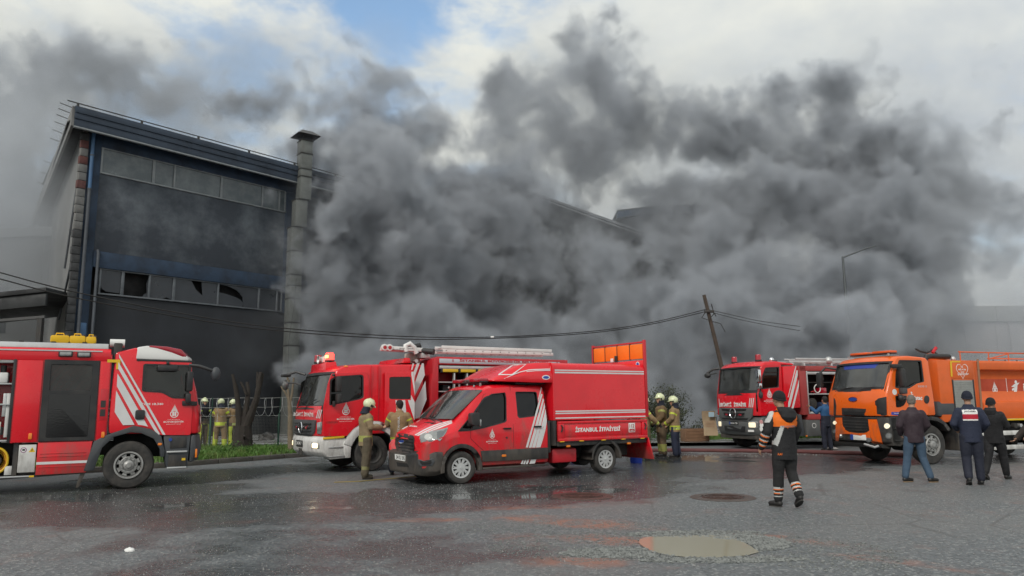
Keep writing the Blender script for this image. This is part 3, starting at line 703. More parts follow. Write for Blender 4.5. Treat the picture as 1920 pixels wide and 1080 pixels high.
    front_mb(rrect(-1.08, -.86, .62, .73, .03), 1.497, .01, .20, 1.24).build('bulb', LIT, hl, .003)
    pl = front_mb(rrect(-.26, .26, .62, .78, .01), 1.49, .02, 0).build('number_plate', LETB, t, .004)
    lettering('34 FM 7', pl, LETW, (1.512, -.21, .66), (0, 1, 0), (0, 0, 1), .42, .09, .02)
    front_mb(rrect(-.1, .18, .42, .58, .01), 1.47, .015, 0).build('tow_recess', PLAST, t)
    # grille
    g = front_mb(rpoly([(-.92, 1.30), (.92, 1.30), (.86, .98), (.62, .90), (-.62, .90), (-.86, .98)], .05), 1.40, .06, .16, 1.25).build('grille', GREYP, t, .012)
    for z in (1.22, 1.13, 1.04, .96): front_mb([(-.72, z), (.72, z), (.70, z-.03), (-.70, z-.03)], 1.455, .02, .16, 1.25).build('slat', PLAST, g, .003)
    star(g, (1.487, .0, 1.10), .135)
    for y in (-.42, .42): front_mb(rrect(y-.05, y+.05, 1.07, 1.13, .01), 1.47, .02, .16, 1.25).build('grille_flasher', REDL, g, .004)
    for s_ in (-1, 1): front_mb([(s_*.98, 1.24), (s_*1.17, 1.26), (s_*1.15, .96), (s_*1.0, .96)], 1.40, .05, .16, 1.25).build('corner_lamp', LENS, t, .012)
    # front lettering, mirror-written then plain
    front_text(t, 'İTFAİYE', .06, .86, 1.385, .12, 1.425, LETW)
    front_text(t, 'İTFAİYE', -.88, -.04, 1.385, .12, 1.425, LETW, mirror=True)
    for k in range(3): front_mb([(.90+.07*k, 1.34), (.935+.07*k, 1.34), (1.02+.07*k, 1.55), (.985+.07*k, 1.55)], 1.425, .003, .16, 1.25).build('stripe', TAPE, t, smooth=False)
    # steps in white, wheel arch
    st = MB().prism([(1.26, .86), (.62, .84), (.70, .36), (1.10, .34)], .8, 1.235).build('step_housing', WHITE, t, .02)
    for z in (.62, .40): MB().box(.70, 1.14, 1.0, 1.26, z, z+.03).build('step', ALU, t, .006)
    arch_band(-.02, .42, .62, .84, 20, 160, .75, 1.27).build('wheel_arch', WHITE, t, .02)
    MB().prism([(.57, .63), (.78, .70), (.72, .36), (.58, .36)], .9, 1.268).build('arch_front', WHITE, t, .02)
    arch_band(-.02, .42, .60, .63, 5, 175, .2, 1.24).build('arch_liner', DARK, t)
    wheel(t, 0, 1.19, .455, .30, 1, 'drive', steer=.05); wheel(t, 0, -1.19, .455, .30, -1, 'drive', steer=.05)
    wheel(t, -4.1, 1.19, .455, .30, 1, 'drive'); wheel(t, -4.1, -1.19, .455, .30, -1, 'drive')
    axle(t, 0, .455, 1.0); axle(t, -4.1, .455, 1.0); chassis(t, -6.2, 1.1, .92)
    # roof: beacons on a plinth
    P = MB().prism([(.75, 2.60), (.80, 2.78), (1.06, 2.74), (1.08, 2.5)], -.62, .62).build('beacon_plinth', RED, t, .02)
    def beacon(x, y, z, m, lit=False):
        b = MB().cyl((x, y, z), (x, y, z+.05), .12, n=20).build('beacon', PLAST, t, .005)
        c = MB().lathe([(.001, z+.05), (.105, z+.05), (.105, z+.20), (.09, z+.23), (.001, z+.24)], (x, y, 0), 'z', 20, False).build('lens', m, b)
        if lit: MB().cyl((x+.07, y+.02, z+.10), (x+.07, y+.02, z+.17), .06, n=12).build('flash', LITC, b)
        return b
    beacon(.92, .48, 2.77, LITR, True); beacon(.92, -.48, 2.77, REDL)
    hb = MB().box(.84, 1.0, -.16, .16, 2.77, 2.93).build('siren', WHITE, t, .02); MB().lathe([(.03, .98), (.03, 1.0), (.10, 1.08), (.11, 1.08), (.04, .98)], (0, 0, 2.85), 'x', 20).build('siren_horn', ALU, hb)
    m_ = MB().ball((.72, 1.16, 2.62), .05, 10, (1.3, 1, .7)).build('marker_lamp', AMBER, t)
    mirror_arm(t, [(1.05, -1.2, 2.5), (1.25, -1.38, 2.58), (1.50, -1.50, 2.50)], .035)
    MB().box(1.40, 1.62, -1.62, -1.30, 2.44, 2.52).build('mirror_hood', PLAST, t, .03); mirror_arm(t, [(1.1, -1.2, 2.2), (1.3, -1.36, 2.28), (1.45, -1.46, 2.28)], .02)
    MB().ball((1.50, -1.50, 2.22), .15, 14, (.6, 1, .95)).build('wide_mirror', mat('mirror shell', (.10, .10, .10), .25, coat=.8), t)
    mirror_arm(t, [(1.05, 1.24, 2.42), (1.12, 1.36, 2.40), (1.10, 1.42, 2.38)], .025)
    MB().box(.93, 1.05, 1.30, 1.50, 1.98, 2.36).build('mirror', PLAST, t, .03); MB().box(.92, 1.03, 1.30, 1.50, 1.70, 1.94).build('lower_mirror', PLAST, t, .03)
    MB().box(1.04, 1.10, 1.28, 1.40, 1.62, 1.76).build('kerb_mirror', PLAST, t, .02)
    seats(t, (.25, -.95), 1.35, 1.25); steering(t, .85, .6, 1.72); MB().box(1.0, 1.30, -1.1, 1.1, 1.15, 1.62).build('dashboard', PLAST, t, .04)
    MB().box(.2, 1.3, -.7, .7, .6, .95).build('engine', DARK, t, .03)
    # equipment body
    x0, x1 = -1.66, -6.15
    MB().box(x1, x0, -1.25, .35, .95, 2.82).box(-1.84, x0, .35, 1.24, .95, 2.84).box(x1, -5.75, .35, 1.24, .95, 2.82).build('body', REDM, t)
    MB().prism([(-1.60, .95), (-1.62, 2.2), (-1.72, 2.88), (-1.84, 2.94), (-1.84, .95)], -1.25, 1.25).build('body_front', REDM, t, .015)
    MB().box(x1, -1.8, -1.25, 1.255, 2.72, 2.93).build('body_top', REDM, t, .02)
    MB().box(x1, -1.8, .4, 1.25, .55, 1.05).build('lower_locker', REDM, t, .02)
    pb = plate([(-1.86, 2.88), (-5.85, 2.86), (-5.85, 2.745), (-1.86, 2.755)], yo+.006, .006, sg).build('sign_band', mat('silver band', (.52, .55, .60), .35, metal=.2, var=.2), t, .002)
    lettering('İSTANBUL BÜYÜKŞEHİR BELEDİYESİ', pb, LETR, (z4(968, 355)[0], yo+.0135, z4(968, 355)[1]), (-1, 0, 0), (0, 0, 1), z4(968, 355)[0]-S.side(1028, 680)[0], .095, .05)
    shapes(emblem_polys(), pb, LETR, (z4(893, 345)[0], yo+.0135, z4(893, 345)[1]+.01), (-1, 0, 0), (0, 0, 1), .06)
    shapes(emblem_polys(), pb, LETR, (S.side(1044, 681)[0], yo+.0135, S.side(1044, 681)[1]), (-1, 0, 0), (0, 0, 1), .06)
    MB().box(x1+.2, -1.88, .9, 1.22, 2.60, 2.70).build('roller_blind', ALU, t, .02)
    k = -1.95
    while k > -5.5:
        MB().box(k-.50, k-.02, 1.10, 1.235, 2.52, 2.60).build('gear_strap', YELLOW, t, .01); MB().box(k-.02, k+.03, 1.08, 1.245, 2.50, 2.62).build('buckle', PLAST, t, .01); k -= .55
    for z in (2.23, 1.98, 1.55, 1.06): MB().box(-2.75, -1.86, .40, 1.20, z, z+.03).build('shelf', ALU, t, .003)
    for x in (-2.35, -2.75): MB().box(x-.02, x+.02, 1.1, 1.20, 1.06, 2.50).build('rack_post', ALU, t, .003)
    MB().box(x1+.3, -2.8, .5, .9, 1.1, 2.5).build('pump_panel', mat('pump panel', (.035, .035, .038), .5, var=.4, scale=9), t, .01)
    for i in range(14):
        for j in range(4):
            xx = -3.0-.2*i; z_ = 1.4+.28*j
            if (i*7+j*3) % 5: MB().cyl((xx, .89, z_), (xx, .96, z_), .035+.02*((i+j) % 3), n=10).build('gauge', DSTEEL if (i+j) % 2 else GREYB, t)
    for i in range(4): MB().box(-2.30+.0*i-.35*(i % 2), -2.05-.35*(i % 2), .8, 1.1, (2.01, 2.01, 1.58, 1.58)[i], (2.18, 2.12, 1.85, 1.78)[i]).build('equipment_case', (DARK, GREYP, PLAST, REDM)[i], t, .01)
    # white ladder on the roof
    lw = .28; yl = .75
    za = z4(180, 190, yl)[1]; zb = S.side(1027, 664, yl)[1]
    lad = MB().box(-1.70, -1.45, yl-.25, yl+.25, 2.9, 3.04); base = lad.build('ladder_gantry', ALU, t, .01)
    Lx0, Lx1 = z4(730, 200, yl)[0], S.side(1027, 664, yl)[0]
    for (yy, zo) in ((yl-lw, 0), (yl+lw, 0), (yl-lw*.75, .11), (yl+lw*.75, .11)):
        MB().box(Lx1, Lx0, yy-.018, yy+.018, 3.06+zo, 3.15+zo).build('ladder_rail', WHITE, t, .006)
    k = Lx0-.1
    while k > Lx1:
        MB().cyl((k, yl-lw, 3.10), (k, yl+lw, 3.10), .016, n=8).build('ladder_rung', ALU, t); MB().cyl((k, yl-lw*.75, 3.21), (k, yl+lw*.75, 3.21), .016, n=8).build('ladder_rung', ALU, t)
        MB().cyl((k, yl+lw+.019, 3.12), (k, yl+lw+.024, 3.12), .014, n=8).build('rung_end', DSTEEL, t); k -= .29
    # ladder head in front of the gantry, with pulleys
    hx0, hx1 = z4(600, 200, yl)[0], z4(110, 190, yl)[0]
    b_ = MB().prism([(hx0, 3.06), (hx0, 3.17), (hx1, 3.20), (hx1+.03, 3.09)], yl-.20, yl+.24).build('ladder_head', WHITE, t, .015)
    lettering('ERTAŞ İTFAİYE', b_, LETB, (z4(340, 200)[0], yl+.2415, 3.125), (-1, 0, 0), (0, 0, 1), .40, .035, .03); lettering('MERDİVENİ', b_, LETB, (z4(215, 215)[0]-.02, yl+.2415, 3.085), (-1, 0, 0), (0, 0, 1), .42, .035, .03)
    for x in (hx1+.06, hx1-.08):
        MB().cyl((x, yl+.2, 3.15), (x, yl+.28, 3.15), .09, n=18).build('pulley', WHITE, t, .008); MB().cyl((x, yl+.28, 3.15), (x, yl+.285, 3.15), .05, n=14).build('pulley_hub', REDM, t)
    # monitor nozzle behind the cab
    MB().box(-1.55, -1.25, .3, .7, 2.76, 3.05).build('monitor_stand', mat('beige metal', (.50, .48, .42), .5, dirt=.4), t, .02)
    MB().tube([(-1.32, yl+.2, 3.02), (-1.25, yl+.2, 3.18), (-1.12, yl+.2, 3.28), (-1.0, yl+.2, 3.22), (-1.02, yl+.2, 3.06)], .07, 12).build('monitor_elbow', WHITE, t)
    MB().cyl((-1.42, yl+.1, 3.12), (-1.72, yl+.45, 3.06), .07, .085, 16).build('monitor_nozzle', PLAST, t); MB().cyl((-1.3, yl+.15, 3.20), (-1.45, yl+.15, 3.24), .08, n=14).build('monitor_joint', PLAST, t)
    MB().prism([(-.95, 2.76), (-1.02, 2.90), (-1.16, 2.90), (-1.18, 2.76)], -.9, .9).build('roof_bracket', RED, t, .02)
    MB().cyl((-1.35, -.9, 2.82), (-1.35, .9, 2.82), .05, n=10).build('suction_pipe', ALU, t)
    return t
def star(parent, c, r):
    mb = MB(); x, y, z = c
    mb.tube([(x, y+r*cos(a), z+r*sin(a)) for a in [2*pi*k/30 for k in range(30)]], r*.11, 6, closed=True)
    for k in range(3):
        a = R(90+120*k); 
        p = [(y+.12*r*cos(a+pi/2), z+.12*r*sin(a+pi/2)), (y+r*cos(a), z+r*sin(a)), (y-.12*r*cos(a+pi/2), z-.12*r*sin(a+pi/2))]
        mb.prism(p, x-.008, x+.008, 'x')
    o = mb.build('star_badge', CHROME, parent); return o
# ------------------------------------------------------------------ pieces laid onto curved bodywork
from mathutils.bvhtree import BVHTree
class Skin:
    def __init__(s, obs, S):
        s.S = S; s.M = Matrix.Translation(S.base()) @ Matrix.Rotation(S.h, 4, 'Z') @ Matrix.Diagonal((1, S.sy, 1, 1)); s.Mi = s.M.inverted()
        v = []; f = []
        for o in obs:
            b = len(v); v += [q.co.copy() for q in o.data.vertices]; f += [[b+i for i in p.vertices] for p in o.data.polygons]
        s.b = BVHTree.FromPolygons(v, f)
    def hit(s, px, py):
        o = s.Mi @ Vector((0, 0, CAMH)); d = (s.Mi.to_3x3() @ ray(px, py)).normalized()
        return s.b.ray_cast(o, d)
    def poly(s, pts, name, m, parent, off=.003, th=.004, rings=(1, .7, .35), smooth=True):
        n = len(pts); cx = sum(p[0] for p in pts)/n; cy_ = sum(p[1] for p in pts)/n
        P = [];
        for r in rings:
            for p in pts:
                h = s.hit(cx+(p[0]-cx)*r, cy_+(p[1]-cy_)*r)
                if h[0] is None: return None
                P.append(h[:2])
        P.append(s.hit(cx, cy_)[:2])
        if P[-1][0] is None: return None
        k = len(rings); fs = []
        for i in range(k-1):
            for j in range(n): fs.append((i*n+j, i*n+(j+1) % n, (i+1)*n+(j+1) % n, (i+1)*n+j))
        for j in range(n): fs.append(((k-1)*n+j, (k-1)*n+(j+1) % n, k*n))
        t = len(P)
        vs_ = [q+nn*(off+th) for q, nn in P] + [q+nn*(off-.012) for q, nn in P]
        fs2 = fs + [[i+t for i in f][::-1] for f in fs] + [(j, j+t, (j+1) % n+t, (j+1) % n) for j in range(n)]
        return MB().add(vs_, fs2).build(name, m, parent, smooth=smooth)
    def strip(s, A, B, m, parent, n=8, off=.004, name='stripe'):
        """between polylines A and B, both in picture points of this viewpoint"""
        def samp(L_, t):
            k = t*(len(L_)-1); i = min(int(k), len(L_)-2); f = k-i
            return (L_[i][0]*(1-f)+L_[i+1][0]*f, L_[i][1]*(1-f)+L_[i+1][1]*f)
        v = []
        for i in range(n+1):
            h = [s.hit(*samp(Q, i/n)) for Q in (A, B)]
            if h[0][0] is None or h[1][0] is None: continue
            v += [(q[0], q[1]) for q in h]
        n = len(v)//2-1
        if n < 1: return None
        t = len(v)
        vs_ = [q+nn*off for q, nn in v] + [q-nn*.006 for q, nn in v]
        fs = []
        for i in range(n):
            fs.append((2*i, 2*i+1, 2*i+3, 2*i+2)); fs.append((t+2*i, t+2*i+2, t+2*i+3, t+2*i+1))
            fs.append((2*i, 2*i+2, t+2*i+2, t+2*i)); fs.append((2*i+1, t+2*i+1, t+2*i+3, 2*i+3))
        fs += [(0, t, t+1, 1), (2*n, 2*n+1, t+2*n+1, t+2*n)]
        return MB().add(vs_, fs).build(name, m, parent)
    def text(s, txt, quad, m, parent, thick=.02, off=.005, mirror=False):
        """quad: lower left, lower right, upper left as picture points"""
        me = text_mesh(txt, thick); xs = [v.co.x for v in me.vertices]; ys = [v.co.y for v in me.vertices]
        a, b, c = [Vector(q) for q in quad]
        for v in me.vertices:
            u = (v.co.x-min(xs))/(max(xs)-min(xs)); w_ = (v.co.y-min(ys))/(max(ys)-min(ys))
            if mirror: u = 1-u
            v['p'] if False else None
            v.co = (*(a+(b-a)*u+(c-a)*w_), 0)
        for v in me.vertices:
            h = s.hit(v.co.x, v.co.y)
            if h[0] is None: bpy.data.meshes.remove(me); return None
            v.co = h[0]+h[1]*off
        return finish('lettering', me, m, parent, smooth=False)

# ------------------------------------------------------------------ crew-cab utility van in the middle
def utility_van():
    hw = 1.03; S = Side((865, 908), -148.3, 1, hw); yo = hw
    t = thing('utility_truck', 'small red double-cab pickup with a covered cargo bed and raised orange rear board', 'pickup truck', S.o, S.h)
    z = lambda x, y, yy=.93: S.side(730+x/4.5, 680+y/4.5, yy)
    w_ = lambda x, y, yy=None: S.side(940+x/3.724, 630+y/3.724, yy)
    V45 = lambda x, y: (730+x/4.5, 680+y/4.5)
    V37 = lambda x, y: (940+x/3.724, 630+y/3.724)
    # body as sections along its length: x, bottom, top, belt half width, top half width, belt height
    ST = [(1.08, .42, .90, .60, .50, .62), (1.05, .36, .98, .80, .66, .70), (.98, .30, 1.035, .92, .74, .78), (.85, .30, 1.09, .985, .79, .86), (.62, .30, 1.165, 1.015, .83, .93), (.40, .30, 1.23, 1.03, .86, 1.00),
          (.22, .30, 1.30, 1.03, .88, 1.06), (.02, .30, 1.475, 1.03, .885, 1.10), (-.20, .30, 1.69, 1.03, .875, 1.12), (-.42, .30, 1.90, 1.03, .86, 1.12), (-.55, .30, 1.995, 1.03, .85, 1.12), (-.75, .30, 2.045, 1.03, .845, 1.12), (-1.2, .30, 2.075, 1.03, .845, 1.12), (-2.0, .30, 2.07, 1.03, .845, 1.12), (-2.20, .30, 2.05, 1.02, .83, 1.12)]
    ST = [((.4+(a[0]-.4)*.72 if a[0] > .4 else a[0]),)+a[1:] for a in ST]
    mb = MB(); rows = []
    for (x, zb, zt, hb, ht, zs) in ST:
        half = [(0, zb), (hb*.85, zb), (hb-.02, zb+.06), (hb, zb+.16), (hb, zs-.14), (hb, zs), (hb-(hb-ht)*.12, zs+(zt-zs)*.20), (ht+.05, zt-.14), (ht+.018, zt-.055), (ht-.05, zt-.012), (ht*.75, zt+.012), (ht*.4, zt+.03), (0, zt+.035)]
        if zt-zs < .45: half[7] = (ht+(hb-ht)*.45, zt-.08); half[6] = (hb-(hb-ht)*.10, zs+(zt-zs)*.25)
        ring = half + [(-y, q) for y, q in half[-2:0:-1]]
        bow = lambda y, q: -.13*(abs(y)/hb)**2*(1 if x > -.6 and q > zs else .0)
        rows.append([Vector((x+bow(y, q), y, q)) for y, q in ring])
    n = len(rows[0]); mb.v = [p for r_ in rows for p in r_]
    for i in range(len(rows)-1):
        for j in range(n): mb.f.append([i*n+j, i*n+(j+1) % n, (i+1)*n+(j+1) % n, (i+1)*n+j]); mb.m.append(0)
    mb.f.append(list(range(n))); mb.m.append(0); mb.f.append([(len(rows)-1)*n+j for j in range(n)][::-1]); mb.m.append(0)
    me = mb.mesh(); solid = me.copy()
    def ysurf(q, hb=1.03, ht=.87, zs=1.12, zt=1.98): return hb if q < zs else hb-(hb-ht)*min(1, (q-zs)/(zt-zs))**1.15
    wf = [z(560, 578), z(700, 430), z(800, 300), z(870, 262), z(985, 250), z(990, 300), z(975, 480), z(960, 500), z(780, 548), z(660, 572)]
    wr = [w_(102, 388, .93), w_(248, 388, .93), w_(254, 400, .93), w_(256, 520, .93), w_(235, 556, .93), w_(115, 572, .93), w_(103, 555, .93)]
    inner = MB().prism([(.1, .7), (.1, 1.25), (-.55, 1.90), (-.8, 1.97), (-2.1, 1.98), (-2.1, .7)], -.80, .80)
    wsc = MB().prism([(.19, 1.37), (-.50, 1.965), (-.40, 2.25), (.7, 1.75)], -.80, .80)
    me = carve(me, [inner, wsc, MB().prism(rpoly(inset(wf, .0), .03), -1.5, 1.5), MB().prism(rpoly(wr, .04), -1.5, 1.5), MB().cyl((0, .72, .33), (0, 1.5, .33), .42, n=32), MB().cyl((0, -1.5, .33), (0, -.72, .33), .42, n=32)])
    body = finish('cab', me, RED, t, ang=32)
    so = bpy.data.objects.new('s', solid); sk = Skin([so], S); bpy.data.objects.remove(so)
    def vp(poly, off, th, name, m, parent=t, **kw):
        o = MB().prism(poly, 0, th); 
        for v in o.v: v.y += ysurf(v.z)+off
        return o.build(name, m, parent, **kw)
    # windscreen and side glass
    g = loft_y([(.24, 1.335, 1, 0), (.25, 1.345, 1, 0), (-.47, 1.965, 1, .3), (-.48, 1.955, 1, .3)], .87, .12, .02, ys=[-1, -.8, -.5, 0, .5, .8, 1]).build('windscreen', GLASSW, t)
    for q, nm in ((wf, 'side_window'), (wr, 'side_window')):
        vp(inset(q, -.015), -.045, .008, nm, GLASSD, smooth=False)
        o = MB().prism(inset(q, -.015), 0, .008)
        for v in o.v: v.y = -ysurf(v.z)+.045
        o.build(nm, GLASSD, t, smooth=False)
        rim = carve(MB().prism(rpoly(inset(q, -.012), .03), 0, .02).mesh(), [MB().prism(rpoly(inset(q, .022), .03), -.5, .5)])
        for v in rim.vertices: v.co.y += ysurf(v.co.z)-.014
        finish('window_seal', rim, PLAST, t, smooth=False)
    MB().tube([(.36, .5, 1.30), (.30, .1, 1.345), (.27, -.25, 1.36)], .012, 6).build('wiper', PLAST, t)
    MB().tube([(.30, .72, 1.29), (.33, .35, 1.345), (.30, .05, 1.37)], .012, 6).build('wiper', PLAST, t)
    # seams as thin recess strips
    for pts in ([z(665, 575), z(668, 640), z(720, 690), z(780, 745)], [w_(72, 345, .95), w_(78, 500, .98), w_(84, 640, 1.03), w_(87, 785, 1.03)], [z(665, 578), z(800, 270), z(880, 235), z(1000, 222)], [w_(90, 358, .93), w_(275, 340, .93), w_(310, 380, .93), w_(322, 590, 1.0)]):
        MB().tube([(x, ysurf(q)+.0005, q) for x, q in pts], .0045, 5).build('door_seam', mat('seam shade', (.10, .004, .006), .6), t)
    # lower black cladding and sill
    vp([(-.46, .665), (-2.19, .67), (-2.19, .425), (-.50, .435)], .0, .03, 'side_cladding', PLAST, bevel=.008)
    vp([(-.50, .315), (-2.19, .315), (-2.19, .27), (-.50, .27)], -.01, .03, 'sill', PLAST, bevel=.006)
    vp(rrect(-1.08, -.97, .515, .565, .015), .03, .01, 'side_marker', AMBER, bevel=.003)
    arch_band(0, .34, .405, .49, -12, 192, .93, 1.062, 18).build('arch_cladding', PLAST, t, .008)
    arch_band(0, .34, .405, .49, -12, 192, -1.062, -.93, 18).build('arch_cladding', PLAST, t, .008)
    MB().cyl((0, -.72, .36), (0, .72, .36), .40, n=24).build('arch_liner', DARK, t)
    # bumper
    bm_ = MB(); bs = []
    for (x, hb, zb, zt) in ((.93, .46, .26, .60), (.91, .68, .22, .64), (.84, .86, .20, .68), (.73, .98, .19, .69), (.58, 1.048, .19, .69), (.43, 1.052, .22, .69)):
        half = [(0, zb), (hb*.9, zb), (hb, zb+.10), (hb, zt-.05), (hb*.97, zt), (0, zt)]
        bs.append([Vector((x+ (.0 if x > 1.1 else 0), y, q)) for y, q in half+[(-y, q) for y, q in half[-2:0:-1]]])
    n = len(bs[0]); bm_.v = [p for r_ in bs for p in r_]
    for i in range(len(bs)-1):
        for j in range(n): bm_.f.append([i*n+j, i*n+(j+1) % n, (i+1)*n+(j+1) % n, (i+1)*n+j]); bm_.m.append(0)
    bm_.f.append(list(range(n))); bm_.m.append(0); bm_.f.append([(len(bs)-1)*n+j for j in range(n)][::-1]); bm_.m.append(0)
    bum = bm_.build('bumper', PLAST, t, .02)
    skb = Skin([bum, body], S)
    skb.poly([V45(*p) for p in ((245, 815), (370, 808), (385, 830), (360, 870), (275, 875), (250, 855))], 'fog_lamp_bezel', GREYP, bum, .0, .02)
    skb.poly([V45(*p) for p in ((265, 825), (350, 820), (358, 840), (345, 858), (285, 862), (268, 848))], 'fog_lamp', DARK, bum, .012, .012)
    skb.poly([V45(*p) for p in ((60, 838), (150, 850), (165, 880), (70, 875))], 'lower_grille', DARK, bum, .0, .006)
    # grille with bars
    gr = skb.poly([V45(*p) for p in ((82, 600), (140, 602), (205, 618), (213, 640), (205, 745), (180, 770), (110, 762), (62, 735), (52, 690), (58, 640))], 'grille', PLAST, t, .0, .014)
    if gr:
        sg2 = Skin([gr], S)
        for k in range(5):
            y0 = 628+27*k; sg2.strip([V45(66-k*2, y0), V45(130, y0+4), V45(200, y0+14)], [V45(66-k*2, y0+11), V45(130, y0+15), V45(200, y0+25)], DARK, gr, 6, .006, 'grille_bar')
        ov = [V45(105+26*cos(a), 663+17*sin(a)) for a in [2*pi*k/16 for k in range(16)]]
        sg2.poly(ov, 'badge', CHROME, gr, .002, .008)
        ov = [V45(105+21*cos(a), 663+12*sin(a)) for a in [2*pi*k/16 for k in range(16)]]
        b2 = sg2.poly(ov, 'badge', BLUEP, gr, .006, .008)
    a = Skin([bum], S)
    pl = a.poly([V45(*p) for p in ((50, 770), (92, 776), (136, 784), (134, 832), (92, 824), (52, 815))], 'number_plate', LETW, bum, .004, .008)
    if pl: Skin([pl], S).text('34 KU 395', [V45(58, 812), V45(130, 825), V45(58, 778)], LETB, pl, .02, .002)
    # headlamps
    HLP = [(262, 615), (290, 600), (400, 570), (496, 550), (480, 590), (440, 645), (425, 660), (350, 668), (270, 674), (258, 640)]
    hl = sk.poly([V45(*p) for p in HLP], 'headlamp', LENS, t, .0, .012)
    if hl:
        s2 = Skin([hl], S)
        s2.poly([V45(330+34*cos(a), 628+26*sin(a)) for a in [2*pi*k/14 for k in range(14)]], 'reflector', mat('lamp bowl', (.7, .7, .68), .15, metal=.8), hl, .001, .006)
        s2.poly([V45(400, 585), V45(488, 556), V45(470, 590), V45(430, 640), V45(405, 640)], 'lamp_shade', mat('lamp smoke', (.12, .13, .14), .15, coat=1), hl, .001, .003)
    # bonnet: stripes, vents, wordmark
    for A, B in (([(213, 610), (300, 560), (400, 518), (525, 487)], [(222, 614), (306, 568), (405, 526), (527, 492)]),
                 ([(228, 615), (310, 573), (410, 531), (528, 495)], [(245, 617), (325, 578), (420, 537), (530, 500)]),
                 ([(255, 612), (335, 580), (425, 541), (530, 503)], [(262, 610), (345, 582), (440, 548), (531, 511)])):
        sk.strip([V45(*p) for p in A], [V45(*p) for p in B], TAPE, t, 10)
    sk.strip([V45(105, 560), V45(150, 535), V45(235, 485)], [V45(115, 562), V45(158, 538), V45(240, 488)], TAPE, t, 8)
    for q in ([(290, 505), (320, 502), (392, 508), (365, 520)], [(178, 505), (215, 490), (250, 495), (210, 510)]):
        sk.poly([V45(*p) for p in q], 'bonnet_vent', DARK, t, .0, .004)
    sk.text('İSTANBUL', [V45(168, 540), V45(235, 546), V45(175, 526)], LETW, t, .05, .005)
    sk.text('İTFAİYESİ', [V45(120, 556), V45(212, 568), V45(132, 538)], LETW, t, .05, .005)
    # side stripes over the rear door
    for A, B in (([(280, 345), (257, 440)], [(287, 348), (259, 455)]), ([(291, 352), (262, 455), (233, 560), (205, 660), (170, 778)], [(303, 358), (272, 460), (241, 575), (214, 670), (184, 779)]),
                 ([(303, 382), (276, 490), (248, 580), (222, 680), (192, 780)], [(308, 405), (286, 490), (264, 580), (240, 680), (210, 779)]),
                 ([(308, 428), (290, 510), (264, 595), (240, 690), (214, 779)], [(311, 470), (299, 520), (281, 600), (260, 690), (236, 779)]),
                 ([(312, 482), (302, 540), (286, 600), (262, 690), (240, 779)], [(316, 560), (316, 600), (306, 660), (290, 720), (272, 777)])):
        sk.strip([V37(*p) for p in A], [V37(*p) for p in B], TAPE, t, 16, .006)
    for q in ([(160, 856), (150, 858), (135, 893), (146, 896)], [(178, 856), (166, 857), (152, 895), (163, 896)], [(198, 856), (184, 856), (170, 895), (183, 895)], [(246, 854), (208, 856), (195, 893), (233, 890)]):
        plate([w_(a, b) for a, b in q], yo+.001, .003, 1).build('stripe', TAPE, t, smooth=False)
    c = z(868, 640, 1.03); municipal_mark(t, LETW, (c[0], yo+.003, c[1]), (-1, 0, 0), (0, 0, 1), .125)
    for q in ((z(985, 555, 1.0)), (w_(245, 632, 1.0))):
        h = MB().box(q[0]-.10, q[0]+.10, ysurf(q[1])+.012, ysurf(q[1])+.045, q[1]-.018, q[1]+.018).build('door_handle', DARK, t, .012)
    q = z(990, 632, 1.03); MB().cyl((q[0], yo-.01, q[1]), (q[0], yo+.012, q[1]), .022, n=12).build('lock', DSTEEL, t)
    MB().prism([(0, -.014), (.0, .014), (.1, .0)], 0, .01)
    # mirror
    mx_, mz = z(720, 485, 1.15)
    MB().prism(rpoly([(mx_-.08, mz-.13), (mx_-.10, mz+.16), (mx_+.09, mz+.15), (mx_+.10, mz-.10)], .05), 1.02, 1.22).build('mirror', PLAST, t, .04)
    MB().box(mx_-.125, mx_-.085, 1.10, 1.235, mz-.13, mz+.02).build('mirror_repeater', LENS, t, .03)
    MB().box(mx_, mx_+.1, .95, 1.05, mz-.13, mz-.05).build('mirror_arm', PLAST, t, .02)
    MB().prism(rpoly([(mx_-.08, mz-.13), (mx_-.10, mz+.16), (mx_+.09, mz+.15), (mx_+.10, mz-.10)], .05), -1.22, -1.02).build('mirror', PLAST, t, .04)
    wheel(t, 0, 1.02, .335, .22, 1, 'car', steer=R(-6)); wheel(t, 0, -1.02, .335, .22, -1, 'car'); wheel(t, -3.86, 1.0, .335, .22, 1, 'car'); wheel(t, -3.86, -1.0, .335, .22, -1, 'car')
    axle(t, -3.86, .335, .8); chassis(t, -5.0, -2.2, .62, .40)
    MB().box(-5.0, -2.3, -.25, .25, .3, .62).build('drive_housing', DARK, t, .05)
    seats(t, (-.75, -1.7), .75, .95, .62); steering(t, -.18, .42, 1.28); MB().box(-.1, .25, -.78, .78, .95, 1.20).build('dashboard', PLAST, t, .05)
    # light bar
    lb = MB().box(-.86, -.66, -.72, .68, 2.125, 2.16).build('light_bar', PLAST, t, .01)
    for y in (-.66, .18): MB().box(-.88, -.64, y, y+.48, 2.14, 2.215).build('lens', REDL, lb, .02)
    MB().box(-.84, -.68, -.16, .16, 2.14, 2.20).build('lens', glass_mat('clear lens', (.8, .8, .8), .3), lb, .02)
    for y in (-.5, .5): MB().cyl((-.76, y, 2.05), (-.76, y, 2.14), .03, n=10).build('bracket', ALU, lb)
    for y in (-.60, .62): MB().cyl((-.52, y, 2.02), (-.54, y, 2.06), .022, n=10).build('washer', LENS, t)
    # cargo cover
    bx0, bx1 = -2.35, -5.12; B = 1.05
    r = .14
